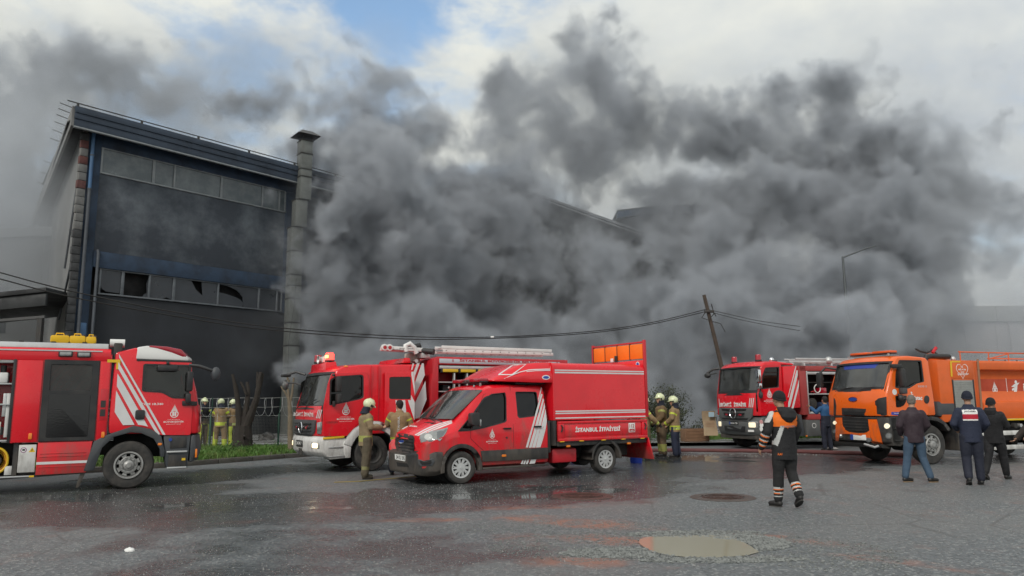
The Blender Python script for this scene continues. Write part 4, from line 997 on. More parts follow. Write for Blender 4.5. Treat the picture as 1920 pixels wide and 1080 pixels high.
    sec = [(B, 1.27)] + [(B-r+r*cos(R(a)), 2.58-r+r*sin(R(a))) for a in (0, 20, 40, 60, 80)] + [(.3, 2.60), (-.3, 2.60)] + [(-B+r-r*cos(R(a)), 2.58-r+r*sin(R(a))) for a in (80, 60, 40, 20, 0)] + [(-B, 1.27)]
    cov = MB().prism(sec, bx0, bx1, 'x').build('cargo_cover', RED, t, ang=50)
    MB().prism([(y*1.006, 1.27+(q-1.27)*1.006) for y, q in sec], bx0+.002, bx0-.05, 'x').build('cover_rim', RED, t, ang=50)
    # wind deflector over the cab
    dv = MB(); tip = (-.95, .55)
    rows = [(-2.35, 1.05, 2.12, 2.60, .94), (-2.0, 1.03, 2.12, 2.59, .88), (-1.6, .98, 2.13, 2.535, .80), (-1.25, .92, 2.14, 2.40, .72), (-.98, .84, 2.15, 2.25, .66), (-.90, .78, 2.16, 2.19, .62)]
    n = 10
    for (x, hb, zb, zt, ht) in rows:
        ring = [(hb, zb), (hb, zb+(zt-zb)*.35), (ht+(hb-ht)*.5, zb+(zt-zb)*.80), (ht, zt-.015), (ht*.5, zt), (-ht*.5, zt), (-ht, zt-.015), (-ht-(hb-ht)*.5, zb+(zt-zb)*.80), (-hb, zb+(zt-zb)*.35), (-hb, zb)]
        dv.v += [Vector((x, y, q)) for y, q in ring]
    for i in range(len(rows)-1):
        for j in range(n): dv.f.append([i*n+j, i*n+(j+1) % n, (i+1)*n+(j+1) % n, (i+1)*n+j]); dv.m.append(0)
    dv.f.append(list(range(n))); dv.m.append(0); dv.f.append([(len(rows)-1)*n+j for j in range(n)][::-1]); dv.m.append(0)
    dfl = dv.build('roof_deflector', RED, t, .015)
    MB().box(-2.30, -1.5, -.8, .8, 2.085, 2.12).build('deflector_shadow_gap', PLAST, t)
    sd2 = Skin([dfl, cov], S); q48 = lambda x, y: (700+x/3.483, 620+y/3.483)
    for A, B_ in (([(815, 286), (910, 222)], [(825, 286), (915, 226)]), ([(910, 222), (1000, 218)], [(912, 227), (990, 224)]), ([(1000, 218), (912, 290)], [(990, 224), (902, 286)]), ([(815, 290), (912, 290)], [(822, 284), (902, 285)]),
                  ([(852, 316), (950, 275), (1020, 258), (1155, 254)], [(856, 311), (950, 270), (1020, 252), (1155, 248)]), ([(1000, 270), (1060, 264), (1156, 262)], [(1000, 266), (1060, 260), (1156, 257)]), ([(915, 213), (1030, 209)], [(915, 216), (1030, 212)])):
        sd2.strip([q48(*p) for p in A], [q48(*p) for p in B_], TAPE, t, 8)
    o = sd2.poly([q48(1127+26*cos(a), 305+15*sin(a)) for a in [2*pi*k/18 for k in range(18)]], 'round_badge', LETW, t, .0, .004)
    if o: sd2.poly([q48(1127+19*cos(a), 305+9*sin(a)) for a in [2*pi*k/18 for k in range(18)]], 'round_badge', mat('badge blue', (.02, .08, .42), .4), t, .004, .004)
    # cover stripes
    for (za, zb) in ((2.335, 2.37), (2.39, 2.42), (1.405, 1.435), (1.452, 1.482), (1.30, 1.328)):
        MB().box(bx1+.01, bx0-.06, 1.05, 1.054, za, zb).build('stripe', TAPE, t, smooth=False)
    # drop side
    bed = MB().box(bx1, bx0-.10, -1.06, 1.06, .755, .80).build('bed_floor', PLAST, t, .01)
    MB().box(bx1, bx0-.10, .85, 1.04, .68, .76).build('bed_rail', PLAST, t, .01)
    sd = MB().box(bx1, -2.45, 1.045, 1.075, .79, 1.24).build('drop_side', RED, t, .004)
    for (x0_, x1_, z0_, z1_) in ((bx1, -2.45, 1.185, 1.24), (bx1, -2.45, .79, .86), (-2.62, -2.45, .86, 1.185), (bx1, -4.95, .86, 1.185)):
        MB().box(x0_, x1_, 1.076, 1.098, z0_, z1_).build('side_rib', RED, sd, .008)
    MB().box(-4.93, -2.64, 1.076, 1.084, .90, 1.15).build('side_panel', RED, sd, .006)
    MB().box(bx1, -2.45, -1.075, -1.045, .79, 1.24).build('drop_side', RED, t, .004)
    MB().box(-2.42, -2.34, -1.03, 1.06, .70, 1.26).build('headboard', PLAST, t, .01); MB().box(-2.30, -2.22, .7, 1.0, .55, 1.26).build('cab_gap_post', PLAST, t, .01)
    lettering('İSTANBUL İTFAİYESİ', t, LETW, (-2.93, 1.086, .985), (-1, 0, 0), (0, 0, 1), 1.33, .13, .045, shear=.12)
    nb = MB().box(-4.73, -4.53, 1.085, 1.09, .94, 1.16).build('number_sign', LETW, t, .003)
    lettering('112', nb, LETR, (-4.555, 1.0915, 1.05), (-1, 0, 0), (0, 0, 1), .15, .085, .03); MB().box(-4.71, -4.55, 1.09, 1.0915, .955, 1.02).build('number_sign_band', LETR, nb)
    lettering('ACİL', nb, LETW, (-4.58, 1.093, .965), (-1, 0, 0), (0, 0, 1), .10, .04, .03)
    for x in (-2.53, -5.03): MB().tube([(x, 1.10, 1.16), (x-.03, 1.12, 1.10), (x, 1.10, 1.0)], .018, 6).build('latch', DSTEEL, t); 
    for x in (-2.55, -3.1, -3.75, -4.35, -4.95): MB().box(x-.06, x+.06, 1.06, 1.105, .775, .795).build('hinge', YELLOW, t, .004)
    for x in (-2.75, -4.55): MB().box(x-.05, x+.05, 1.03, 1.07, .655, .70).build('side_marker', AMBER, t, .006)
    for y in (.60, -1.06):
        arch_band(-3.86, .34, .40, .46, 0, 180, y, y+.46, 12).build('mudguard', PLAST, t, .01)
    MB().box(-3.1, -2.4, .45, .9, .30, .62).build('fuel_tank', REDM, t, .04)
    # lowered tailgate and the raised board
    MB().prism([(-5.13, .80), (-5.17, .80), (-5.33, .27), (-5.29, .27)], -1.04, 1.08).build('tailgate', RED, t, .008)
    bt, bb = 3.17, 2.60
    for y in (1.04, -1.04): MB().box(-5.20, -5.13, y-.03, y+.03, 1.3, bt+.03).build('board_post', REDM, t, .005)
    MB().box(-5.19, -5.14, -1.04, 1.04, 2.52, 2.70).build('board_sill', RED, t, .005); MB().box(-5.19, -5.14, -1.04, 1.04, bt-.04, bt).build('board_top', REDM, t, .005)
    OB = mat('orange board', (.95, .20, .01), .5, var=.15, scale=3)
    for k in range(4):
        y0 = -1.0+.502*k; p = MB().box(-5.175, -5.135, y0+.012, y0+.488, 2.735, bt-.06).build('board_panel', OB, t, .008)
        MB().box(-5.18, -5.13, y0-.008, y0+.008, 2.72, bt-.04).build('board_divider', PLAST, t)
    MB().box(-5.13, -5.09, -.06, .04, 2.70, 2.86).build('board_motor', PLAST, t, .01); MB().box(-5.12, -5.09, -.22, -.12, 2.70, 2.80).build('plate_small', LETW, t, .005)
    shapes([circ(0, 0, 1, 16)], t, LETW, (-5.135, .80, 2.60), (0, 1, 0), (0, 0, 1), .07, 'round_badge'); shapes([circ(0, 0, .7, 16)], t, mat('badge blue', (.02, .08, .42), .4), (-5.132, .80, 2.60), (0, 1, 0), (0, 0, 1), .07, 'round_badge')
    return t
# ------------------------------------------------------------------ fire engine at the right, behind the man in the orange-yoked jacket
def right_engine():
    hw = 1.25; S = Side((1475, 844), 199, 1, hw); yo = hw
    t = thing('fire_engine', 'red fire engine with dark grey bumper and unlit red beacons, right of the cardboard sign', 'fire engine', S.o, S.h, 'fire engines on the wet road')
    v = lambda x, y, yy=None: S.side(1320+x/5.4, 650+y/5.4, yy)
    f = lambda x, y, xx=1.10: S.front(1320+x/5.4, 650+y/5.4, xx)
    P = lambda x, y: (1320+x/5.4, 650+y/5.4)
    cf = .17; XF = 1.14
    prof = [(-.02, 1.16, 0, 0), (-.02, 2.92, 0, .4), (-.58, 2.90, 0, .4), (-.55, 3.0, 0, 1), (.2, 3.07, 0, 1), (.72, 3.03, .4, 1), (.93, 2.92, 1, 1), (.98, 2.84, 1, .5), (1.12, 1.95, 1, 0), (XF, 1.80, 1, 0), (XF, 1.16, 1, 0)]
    me = bevel_mesh(loft_y(prof, hw, cf, .06, .05).mesh(), .045)
    win = [v(585, 430), v(590, 300), v(620, 215), v(760, 206), v(755, 410)]
    me = carve(me, [MB().prism([(.05, 1.3), (.05, 2.85), (.75, 2.85), (.88, 2.7), (1.02, 1.8), (1.02, 1.3)], -1.17, 1.17), MB().prism(rpoly(win, .04), -1.5, 1.5), MB().prism([(.7, 2.80), (1.3, 2.80), (1.4, 1.93), (.95, 1.93)], -1.13, 1.13)])
    body = finish('cab', me, RED, t, ang=40)
    fr = carve(loft_y([(.93, 2.86, 1, .5), (.985, 2.86, 1, .5), (1.135, 1.86, 1, 0), (1.09, 1.86, 1, 0)], 1.18, cf, .03).mesh(), [MB().prism([(.7, 2.80), (1.3, 2.80), (1.4, 2.03), (.9, 2.03)], -1.11, 1.11)])
    finish('windscreen_frame', fr, PLAST, t)
    loft_y([(.94, 2.82, 1, .5), (.95, 2.82, 1, .5), (1.105, 1.92, 1, 0), (1.095, 1.92, 1, 0)], 1.14, cf*.9, .03).build('windscreen', GLASSW, t)
    for s_ in (1, -1): plate(rpoly(inset(win, -.02), .05), s_*(yo-.055), .01, 1).build('side_window', GLASSD, t, smooth=False)
    door = [v(577, 690), v(563, 480), v(580, 210), v(600, 180), v(778, 176), v(790, 400), v(795, 690)]
    dm = carve(plate(rpoly(door, .04), yo-.02, .028, 1).mesh(), [MB().prism(rpoly(inset(win, -.012), .04), .9, 1.5)]); bevel_mesh(dm, .006, 1)
    d = finish('door', dm, RED, t)
    rim = carve(plate(rpoly(inset(win, -.015), .05), yo-.03, .034, 1).mesh(), [MB().prism(rpoly(inset(win, .03), .05), .9, 1.5)]); finish('window_seal', rim, PLAST, d, smooth=False)
    c = v(663, 520); municipal_mark(t, LETW, (c[0], yo+.012, c[1]), (-1, 0, 0), (0, 0, 1), .20)
    # front lettering panel
    for a, b, mir in ((.80, .10, True), (-.05, -.78, False)):
        pass
    front_text(t, 'İTFAİYE', -.80, -.12, 1.475, .17, XF+.004, LETW, mirror=True, thick=.06)
    front_text(t, 'İTFAİYE', .02, .72, 1.475, .17, XF+.004, LETW, thick=.06)
    for k in range(3): front_mb([(.80+.075*k, 1.45), (.835+.075*k, 1.45), (.90+.075*k, 1.76), (.865+.075*k, 1.76)], XF+.002, .003, cf, hw).build('stripe', TAPE, t, smooth=False)
    front_mb([(-.98, 1.45), (-.90, 1.45), (-.96, 1.76), (-1.0, 1.76)], XF+.002, .003, cf, hw).build('stripe', TAPE, t, smooth=False)
    # grille
    g = front_mb(rpoly([(-1.0, 1.43), (1.0, 1.43), (.95, 1.12), (.80, .98), (-.80, .98), (-.95, 1.12)], .04), XF-.02, .06, cf, hw).build('grille', GREYB, t, .012)
    for (z0, z1, a) in ((1.33, 1.40, .74), (1.18, 1.26, .62), (1.03, 1.08, .78)): front_mb([(-a, z1), (a, z1), (a-.05, z0), (-a+.05, z0)], XF+.03, .015, cf, hw).build('grille_gap', DARK, g, .003)
    star(g, (XF+.055, 0, 1.24), .17)
    for y in (-.40, .40): front_mb(rrect(y-.07, y+.07, 1.16, 1.22, .01), XF+.04, .012, cf, hw).build('grille_flasher', REDL, g, .004)
    # bumper
    loft_y([(.6, 1.12, 0, 0), (1.08, 1.12, 1, 0), (1.16, .98, 1, 0), (1.17, .70, 1, 0), (1.08, .50, 1, 0), (.65, .46, 0, 0)], 1.25, .20).build('bumper', GREYB, t, .03)
    front_mb([(-.62, .80), (.62, .80), (.58, .62), (-.58, .62)], 1.165, .01, .20, hw).build('bumper_grille', DARK, t, .003)
    for s_ in (1, -1):
        hl = front_mb(rrect(min(s_*.76, s_*1.14), max(s_*.76, s_*1.14), .74, .98, .05), 1.155, .035, .20, hw).build('headlamp', LENS, t, .012)
        front_mb(rrect(min(s_*.80, s_*1.08), max(s_*.80, s_*1.08), .77, .94, .04), 1.192, .006, .20, hw).build('bulb', mat('dim headlamp', (.8, .75, .6), .3, emit=((1, .85, .55), .55)), hl, .003)
    plate(rrect(.72, .86, .88, .95, .02), yo-.01, .02, 1).build('turn_lamp', AMBER, t, .006)
    pl = front_mb(rrect(-.26, .26, .84, .96, .01), 1.17, .016, 0).build('number_plate', LETB, t, .004)
    lettering('34 AA 1728', pl, LETW, (1.188, -.17, .87), (0, 1, 0), (0, 0, 1), .40, .06, .02); front_mb(rrect(-.25, -.19, .85, .95, .005), 1.186, .002, 0).build('plate_band', BLUEP, pl)
    front_mb(rrect(.74, .98, .62, .69, .01), 1.165, .012, .20, hw).build('sticker', LETW, t)
    MB().box(.5, 1.0, -1.1, 1.1, .36, .50).build('under_guard', PLAST, t, .02)
    MB().prism([(.9, 1.14), (.5, 1.14), (.45, .45), (.9, .42)], .9, 1.235).build('step_housing', GREYP, t, .02)
    for z_ in (.50, .82): MB().box(.52, .88, 1.1, 1.26, z_, z_+.03).build('step', ALU, t, .004)
    arch_band(-.02, .50, .60, .70, 15, 165, .8, 1.25).build('wheel_arch', GREYP, t, .01)
    wheel(t, 0, 1.19, .50, .30, 1, 'drive'); wheel(t, 0, -1.19, .50, .30, -1, 'drive'); wheel(t, -4.2, 1.19, .50, .30, 1, 'drive'); wheel(t, -4.2, -1.19, .50, .30, -1, 'drive')
    axle(t, 0, .5, 1.0); axle(t, -4.2, .5, 1.0); chassis(t, -6.0, .9, .98); MB().box(-.2, .9, -.7, .7, .55, 1.16).build('engine', DARK, t, .03)
    for y in (.62, -.78):
        b = MB().cyl((.45, y, 3.04), (.45, y, 3.09), .11, n=18).build('beacon', PLAST, t); MB().lathe([(.001, 3.09), (.10, 3.09), (.10, 3.25), (.085, 3.28), (.001, 3.285)], (.45, y, 0), 'z', 20, False).build('lens', REDL, b)
    # things on the dashboard
    MB().ball((.93, -.42, 2.06), .17, 12, (.5, 1.0, .5)).build('green_cloth', mat('green cloth', (.22, .55, .04), .8, bump=1, bscale=30), t); MB().ball((.95, .12, 2.04), .11, 10, (.5, 1.1, .35)).build('pale_cloth', mat('pale cloth', (.60, .62, .40), .8, bump=1, bscale=30), t)
    seats(t, (.25,), 1.45, 1.25); steering(t, .75, .6, 1.95); MB().box(.7, 1.0, -1.1, 1.1, 1.4, 1.98).build('dashboard', PLAST, t, .04)
    # mirrors
    mirror_arm(t, [(.8, -1.22, 2.88), (1.0, -1.38, 2.84), (1.15, -1.52, 2.70)], .045); MB().ball((1.15, -1.50, 2.62), .14, 12, (.7, 1.2, .7)).build('wide_mirror', PLAST, t); mirror_arm(t, [(.95, -1.2, 2.70), (1.1, -1.38, 2.66)], .025)
    MB().box(.98, 1.08, 1.24, 1.44, 2.30, 2.72).build('mirror', CHROME, t, .04); MB().box(.98, 1.08, 1.24, 1.46, 2.06, 2.26).build('lower_mirror', CHROME, t, .04)
    mirror_arm(t, [(.9, 1.24, 2.80), (.98, 1.34, 2.75), (1.0, 1.36, 2.28), (1.0, 1.36, 1.95), (.95, 1.28, 1.82)], .025); MB().ball((1.0, 1.36, 1.86), .09, 10, (.8, 1, 1.4)).build('kerb_mirror', PLAST, t)
    # body
    B = v(935, 200)[0]
    MB().prism([(-.06, 1.20), (-.06, 2.83), (-.62, 2.86), (-.70, 1.9), (-.70, 1.42), (-.30, 1.40), (-.15, 1.20)], -1.25, 1.25).build('body_front', RED, t, .012)
    stripes(S, t, [[v(935, 198), v(925, 198), v(848, 512), v(855, 512)], [v(948, 240), v(936, 240), v(852, 570), v(852, 625), v(872, 600), v(948, 290)], [v(962, 330), v(960, 400), v(905, 625), v(885, 625)]], yo+.002)
    MB().box(-6.0, -.75, -1.25, .45, 1.0, 2.85).build('body', REDF, t)
    MB().prism([(-.72, 2.86), (-1.02, 2.86), (-1.04, 1.17), (-.78, 1.17)], .45, yo).build('body_pillar', REDF, t, .01)
    MB().box(-6.0, -.75, .45, yo, 2.68, 2.86).build('roof_band', REDF, t, .01); MB().box(-6.0, -1.0, .45, yo, 1.0, 1.20).build('locker_sill', REDF, t, .01)
    MB().box(-6.0, -2.75, .45, yo, 1.2, 2.68).build('rear_lockers', REDF, t, .01)
    MB().box(-2.75, -1.04, .45, .47, 1.2, 2.68).build('locker_back', DARK, t)
    MB().box(-2.75, -1.06, yo-.12, yo-.02, 2.56, 2.66).build('roller_blind', ALU, t, .02); MB().box(-1.07, -1.03, yo-.06, yo+.012, 1.20, 2.68).build('locker_frame', ALU, t, .004); MB().box(-2.75, -1.04, yo-.06, yo+.012, 1.20, 1.235).build('locker_frame', ALU, t, .004)
    MB().box(-2.75, -1.07, .5, yo-.05, 1.86, 1.90).build('shelf', ALU, t, .004); MB().box(-2.4, -1.07, .8, yo-.1, 2.28, 2.30).build('shelf', DSTEEL, t, .004)
    MB().box(-1.95, -1.65, .8, 1.15, 1.90, 2.10).build('red_case', REDL, t, .02); MB().tube([(-1.55+.13*cos(a), 1.15, 2.07+.14*sin(a)) for a in [2*pi*k/20 for k in range(20)]], .018, 6, closed=True).build('hose_loop', WHITE, t)
    MB().tube([(-1.3, 1.1, 1.95), (-1.45, 1.15, 2.0), (-1.5, 1.1, 1.92), (-1.35, 1.1, 1.98)], .015, 6).build('red_cable', REDM, t)
    MB().tube([(-1.75, 1.15, 2.55), (-1.8, 1.18, 2.4), (-1.73, 1.18, 2.3), (-1.8, 1.16, 2.2)], .03, 8).build('hanging_hose', DSTEEL, t); MB().box(-1.45, -1.15, 1.0, 1.2, 1.235, 1.27).build('white_tray', WHITE, t, .01)
    MB().cyl((-1.35, .8, 1.55), (-1.35, 1.1, 1.55), .2, n=18).build('drum', DSTEEL, t, .02); MB().box(-2.1, -1.7, .7, 1.1, 1.24, 1.6).build('blue_case', mat('navy', (.02, .03, .07), .6), t, .03)
    tk = MB().box(-1.50, -.90, .85, yo-.01, .43, 1.0).build('fuel_tank', GREYB, t, .03)
    shapes([circ(0, 0, .09, 12), ], tk, LETW, (-1.22, yo-.009+.003, .80), (-1, 0, 0), (0, 0, 1), 1.0, 'sticker'); shapes([circ(0, 0, .07, 12)], tk, GREYB, (-1.22, yo-.009+.005, .80), (-1, 0, 0), (0, 0, 1), 1.0, 'sticker')
    MB().box(-2.2, -1.55, .85, yo, .60, 1.0).build('lower_locker', REDF, t, .02); MB().box(-1.9, -1.6, .9, yo+.01, .42, .58).build('step_box', ALU, t, .02)
    MB().prism([(-.55, 1.2), (-.72, 1.18), (-.82, .45), (-.60, .45)], .8, yo-.01).build('mudguard', GREYP, t, .02)
    MB().ball((-.86, yo+.01, .45), .035, 8).build('side_marker', AMBER, t)
    # ladder and monitor on the roof
    for y in (.3, .9):
        MB().box(-5.8, -.62, y-.02, y+.02, 2.98, 3.06).build('ladder_rail', ALU, t, .006); MB().box(-5.0, -.9, y-.02, y+.02, 3.10, 3.16).build('ladder_rail', ALU, t, .006)
    k = -.8
    while k > -5.7: MB().cyl((k, .3, 3.02), (k, .9, 3.02), .018, n=6).build('ladder_rung', ALU, t); k -= .3
    for x in (-.7, -1.2, -2.4, -4): MB().box(x-.03, x+.03, .2, 1.0, 2.84, 2.98).build('rack', ALU, t, .005)
    MB().box(-.75, -.5, -.1, .15, 2.9, 3.08).build('monitor_base', DSTEEL, t, .02); MB().ball((-.55, .05, 3.13), .1, 12).build('monitor', CHROME, t); MB().cyl((-.35, .5, 2.98), (-.35, .5, 3.08), .07, n=12).build('roof_vent', DSTEEL, t)
    MB().ball((-2.35, .9, 3.08), .14, 12).build('search_lamp', ALU, t); MB().cyl((-.1, .2, 3.0), (-.1, .2, 3.06), .03, n=8).build('aerial_base', PLAST, t)
    return t

# ------------------------------------------------------------------ orange water tanker at the right edge
def water_tanker():
    hw = 1.25; S = Side((1752, 871), 199, 1, hw); yo = hw; S.sy = .83
    t = thing('water_tanker', 'orange water tanker truck with a blue windscreen band, cropped by the right edge', 'tanker truck', S.base(), S.h); t.scale = (1, S.sy, 1)
    v = lambda x, y, yy=None: S.side(1560+x/4.695, 650+y/4.695, yy)
    k_ = lambda x, y, yy=None: S.side(1720+x/3.857, 640+y/3.857, yy)
    P = lambda x, y: (1560+x/4.695, 650+y/4.695)
    cf = .16; XF = 1.52
    prof = [(-.21, 1.24, 0, 0), (-.21, 1.5, 0, 0), (-.17, 2.68, 0, .4), (-.08, 2.79, 0, 1), (.5, 2.83, 0, 1), (.9, 2.80, .4, 1), (1.12, 2.70, 1, 1), (1.18, 2.62, 1, .5), (1.46, 1.90, 1, 0), (XF, 1.80, 1, 0), (XF+.02, 1.24, 1, 0)]
    me0 = bevel_mesh(loft_y(prof, hw, cf, .05, .05).mesh(), .04)
    win = [v(558, 362), v(562, 240), v(588, 122), v(785, 124), v(808, 310), v(745, 322), v(680, 362), v(660, 366)]
    lowin = [v(555, 432), v(655, 432), v(650, 480), v(630, 515), v(600, 532), v(562, 534)]
    sol = me0.copy()
    me = carve(me0, [MB().prism([(-.1, 1.35), (-.1, 2.62), (.85, 2.68), (1.05, 2.56), (1.38, 1.8), (1.38, 1.35)], -1.17, 1.17), MB().prism(rpoly(win, .04), -1.5, 1.5), MB().prism([(.9, 2.60), (1.6, 2.60), (1.9, 1.93), (1.2, 1.93)], -1.12, 1.12)])
    body = finish('cab', me, ORANGE, t, ang=40)
    so = bpy.data.objects.new('s', sol); sk = Skin([so], S); bpy.data.objects.remove(so)
    fr = carve(loft_y([(1.13, 2.66, 1, .5), (1.19, 2.66, 1, .5), (1.485, 1.85, 1, 0), (1.44, 1.85, 1, 0)], 1.17, cf, .03).mesh(), [MB().prism([(.9, 2.60), (1.6, 2.60), (1.9, 1.99), (1.2, 1.99)], -1.10, 1.10)])
    finish('windscreen_frame', fr, PLAST, t)
    loft_y([(1.15, 2.62, 1, .5), (1.16, 2.62, 1, .5), (1.45, 1.92, 1, 0), (1.44, 1.92, 1, 0)], 1.13, cf*.9, .03).build('windscreen', GLASSW, t)
    sb = loft_y([(1.175, 2.605, 1, .5), (1.178, 2.605, 1, .5), (1.222, 2.49, 1, .5), (1.219, 2.49, 1, .5)], 1.09, cf, .03).build('sun_band', mat('band blue', (.03, .06, .36), .35), t, smooth=False)
    s3 = Skin([sb], S); s3.text('İSTANBUL BÜYÜKŞEHİR BELEDİYESİ', [P(95, 172), P(490, 152), P(97, 156)], LETW, sb, .05, .010)
    for s_ in (1, -1): plate(rpoly(inset(win, -.02), .05), s_*(yo-.055), .01, 1).build('side_window', GLASSD, t, smooth=False)
    plate(rpoly(lowin, .03), yo+.005, .015, 1).build('lower_window', GLASSD, t, .004); plate(rpoly(inset(lowin, -.01), .03), yo-.01, .016, 1).build('lower_window_seal', PLAST, t)
    door = [v(490, 612), v(488, 400), v(545, 130), v(570, 98), v(842, 98), v(870, 300), v(905, 515), v(640, 612)]
    dm = carve(plate(rpoly([v(490, 612), v(487, 400), v(548, 135), v(572, 100), v(790, 100), v(818, 300), v(850, 600)], .04), yo-.02, .028, 1).mesh(), [MB().prism(rpoly(inset(win, -.012), .04), .9, 1.5)]); bevel_mesh(dm, .006, 1)
    d = finish('door', dm, ORANGE, t)
    rim = carve(plate(rpoly(inset(win, -.015), .05), yo-.03, .034, 1).mesh(), [MB().prism(rpoly(inset(win, .03), .05), .9, 1.5)]); finish('window_seal', rim, PLAST, d, smooth=False)
    hd = [v(810+20+24*cos(a), 465+36*sin(a)) for a in [2*pi*k/14 for k in range(14)]]; plate(hd, yo+.006, .018, 1).build('handle', PLAST, d, .006)
    # operator mark and word
    a = v(678, 490); u = .20
    def swirl(org, sc, m=LETW):
        shapes([circ(.15, 1.0, .16, 12), [(-.45, .55), (-.1, .72), (.55, .80), (.1, .58), (-.2, .50)], [(-.1, .50), (.35, .62), (.25, .2), (-.05, -.35), (-.25, -.45), (-.1, 0)], [(-.4, .30), (-.05, .42), (-.15, .18), (-.35, .12)]], t, m, org, (-1, 0, 0), (0, 0, 1), sc, 'operator_mark')
    swirl((v(698, 490)[0], yo+.011, v(698, 485)[1]+.06), .17)
    lettering('istaç', t, LETW, (v(727, 478)[0], yo+.011, v(727, 478)[1]), (-1, 0, 0), (0, 0, 1), abs(v(795, 478)[0]-v(727, 478)[0]), .13, .035)
    a = v(520, 600); b = v(640, 575); plate([v(520, 575), v(645, 575), v(645, 606), v(520, 600)], yo+.009, .003, 1).build('blue_strip', mat('band blue', (.03, .06, .36), .35), t, smooth=False)
    lettering('İSTANBUL BÜYÜKŞEHİR', t, LETW, (v(545, 593)[0], yo+.0135, v(545, 593)[1]), (-1, 0, 0), (0, 0, 1), .44, .035, .02)
    lettering('3230 S', t, ALU, (v(755, 360)[0], yo+.011, v(755, 358)[1]), (-1, 0, 0), (0, 0, 1), .30, .05, .02)
    # front panels on the skin
    pp = lambda *q: [P(*w_) for w_ in q]
    ov = lambda cx, cy_, rx, ry, n=18: [P(cx+rx*cos(2*pi*k/n), cy_+ry*sin(2*pi*k/n)) for k in range(n)]
    b1 = sk.poly(ov(186, 464, 40, 22), 'badge', CHROME, t, .0, .012)
    if b1: sk.poly(ov(186, 464, 33, 16), 'badge', BLUEP, t, .01, .008)
    # lower front frame, orange, with dark grilles
    low = loft_y([(1.0, 1.24, 0, 0), (XF+.02, 1.22, 1, 0), (XF+.03, .95, 1, 0), (XF, .60, 1, 0), (1.35, .50, 1, 0), (1.0, .48, 0, 0)], 1.24, .19).build('bumper', PLAST, t, .03)
    s4 = Skin([body, low], S)
    OR = ORANGE
    s4.poly(pp((38, 625), (92, 625), (98, 690), (125, 735), (150, 752), (112, 760), (72, 785), (62, 822), (36, 820)), 'front_frame', OR, t, .012, .014, (1, .75, .5, .25))
    s4.strip([P(40, 625), P(37, 740), P(36, 822)], [P(90, 625), P(80, 735), P(62, 805)], OR, t, 8, .022, 'front_frame')
    s4.strip([P(322, 640), P(332, 720), P(345, 790), P(372, 850)], [P(395, 640), P(415, 720), P(432, 790), P(452, 868)], OR, t, 8, .022, 'front_frame')
    s4.strip([P(70, 735), P(130, 748), P(230, 762), P(300, 760), P(345, 730)], [P(72, 775), P(130, 765), P(230, 778), P(300, 790), P(375, 850)], OR, t, 10, .024, 'front_frame')
    g1 = s4.poly(pp((88, 540), (180, 540), (298, 548), (306, 610), (200, 606), (92, 600)), 'upper_grille', PLAST, t, .0, .012)
    s4.poly(pp((105, 570), (200, 570), (285, 576), (290, 606), (200, 604), (108, 600)), 'upper_grille_slot', DARK, t, .012, .006)
    s4.poly(pp((92, 628), (200, 632), (322, 640), (330, 720), (300, 752), (200, 745), (125, 730), (95, 690)), 'lower_grille', DARK, t, .004, .010)
    for k in range(4): s4.strip([P(97, 645+26*k), P(200, 650+26*k), P(318, 656+26*k)], [P(97, 655+26*k), P(200, 660+26*k), P(318, 666+26*k)], PLAST, t, 8, .020, 'grille_bar')
    s4.strip([P(20, 604), P(100, 606), P(250, 612), P(395, 620)], [P(20, 622), P(100, 624), P(250, 630), P(395, 638)], DARK, t, 10, .018, 'shut_line')
    s4.poly(pp((380, 480), (410, 455), (480, 440), (484, 600), (440, 622), (388, 612)), 'corner_panel', PLAST, t, .0, .010)
    s4.poly(pp((18, 450), (30, 470), (38, 520), (36, 600), (16, 600)), 'corner_panel', PLAST, t, .0, .010)
    for (cx, cy_, r_, m_) in ((485, 698, 27, mat('dim headlamp', (.8, .75, .6), .3, emit=((1, .85, .55), .55))), (499, 785, 25, LENS), (30, 670, 20, mat('dim headlamp', (.8, .75, .6), .3)), (28, 745, 18, LENS)):
        q = s4.poly(ov(cx, cy_, r_+4, r_+4), 'headlamp', GREYB, t, .0, .012)
        if q: s4.poly(ov(cx, cy_, r_-4, r_-4), 'lens', m_, q, .012, .008)
    pl = front_mb(rrect(-.12, .50, .62, .76, .01), XF-.0, .03, 0).build('number_plate', LETW, t, .004)
    s5 = Skin([pl], S); s5.text('34 EYG 973', [P(168, 838), P(262, 848), P(168, 812)], LETB, pl, .02, .002)
    MB().box(1.52, 1.56, -.13, -.02, .62, .76).build('plate_band', BLUEP, t)
    s4.poly(pp((300, 820), (320, 800), (345, 805), (350, 830), (320, 845)), 'fog_lamp', LENS, t, .01, .02)
    MB().tube([(1.45, .55, .50), (1.56, .45, .52), (1.56, .85, .46), (1.45, .9, .50)], .03, 8).build('tow_hook', ALU, t)
    MB().prism([(1.5, .55), (1.2, .50), (1.2, .42), (1.45, .44)], -1.0, 1.0).build('under_guard', DSTEEL, t, .01)
    MB().ball((1.54, -.55, .70), .06, 10).build('fog_lamp', LENS, t)
    for y in (-.7, .25): MB().tube([(1.52, y, 1.90), (1.46, y+.35, 1.965), (1.44, y+.7, 1.99)], .012, 6).build('wiper', PLAST, t)
    o = plate(circ(*v(549, 399), .075, 16), yo+.0, .010, 1).build('round_sticker', LETW, t)
    # lower side
    MB().prism([(1.30, 1.24), (.62, 1.24), (.58, .55), (1.30, .50)], .8, yo-.01).build('step_housing', PLAST, t, .02)
    for z_ in (.62, .92): MB().box(.62, 1.2, 1.0, yo+.02, z_, z_+.03).build('step', DSTEEL, t, .005)
    fe = arch_band(-.05, .52, .60, .70, -5, 150, .8, yo+.02).build('wheel_arch', PLAST, t, .015)
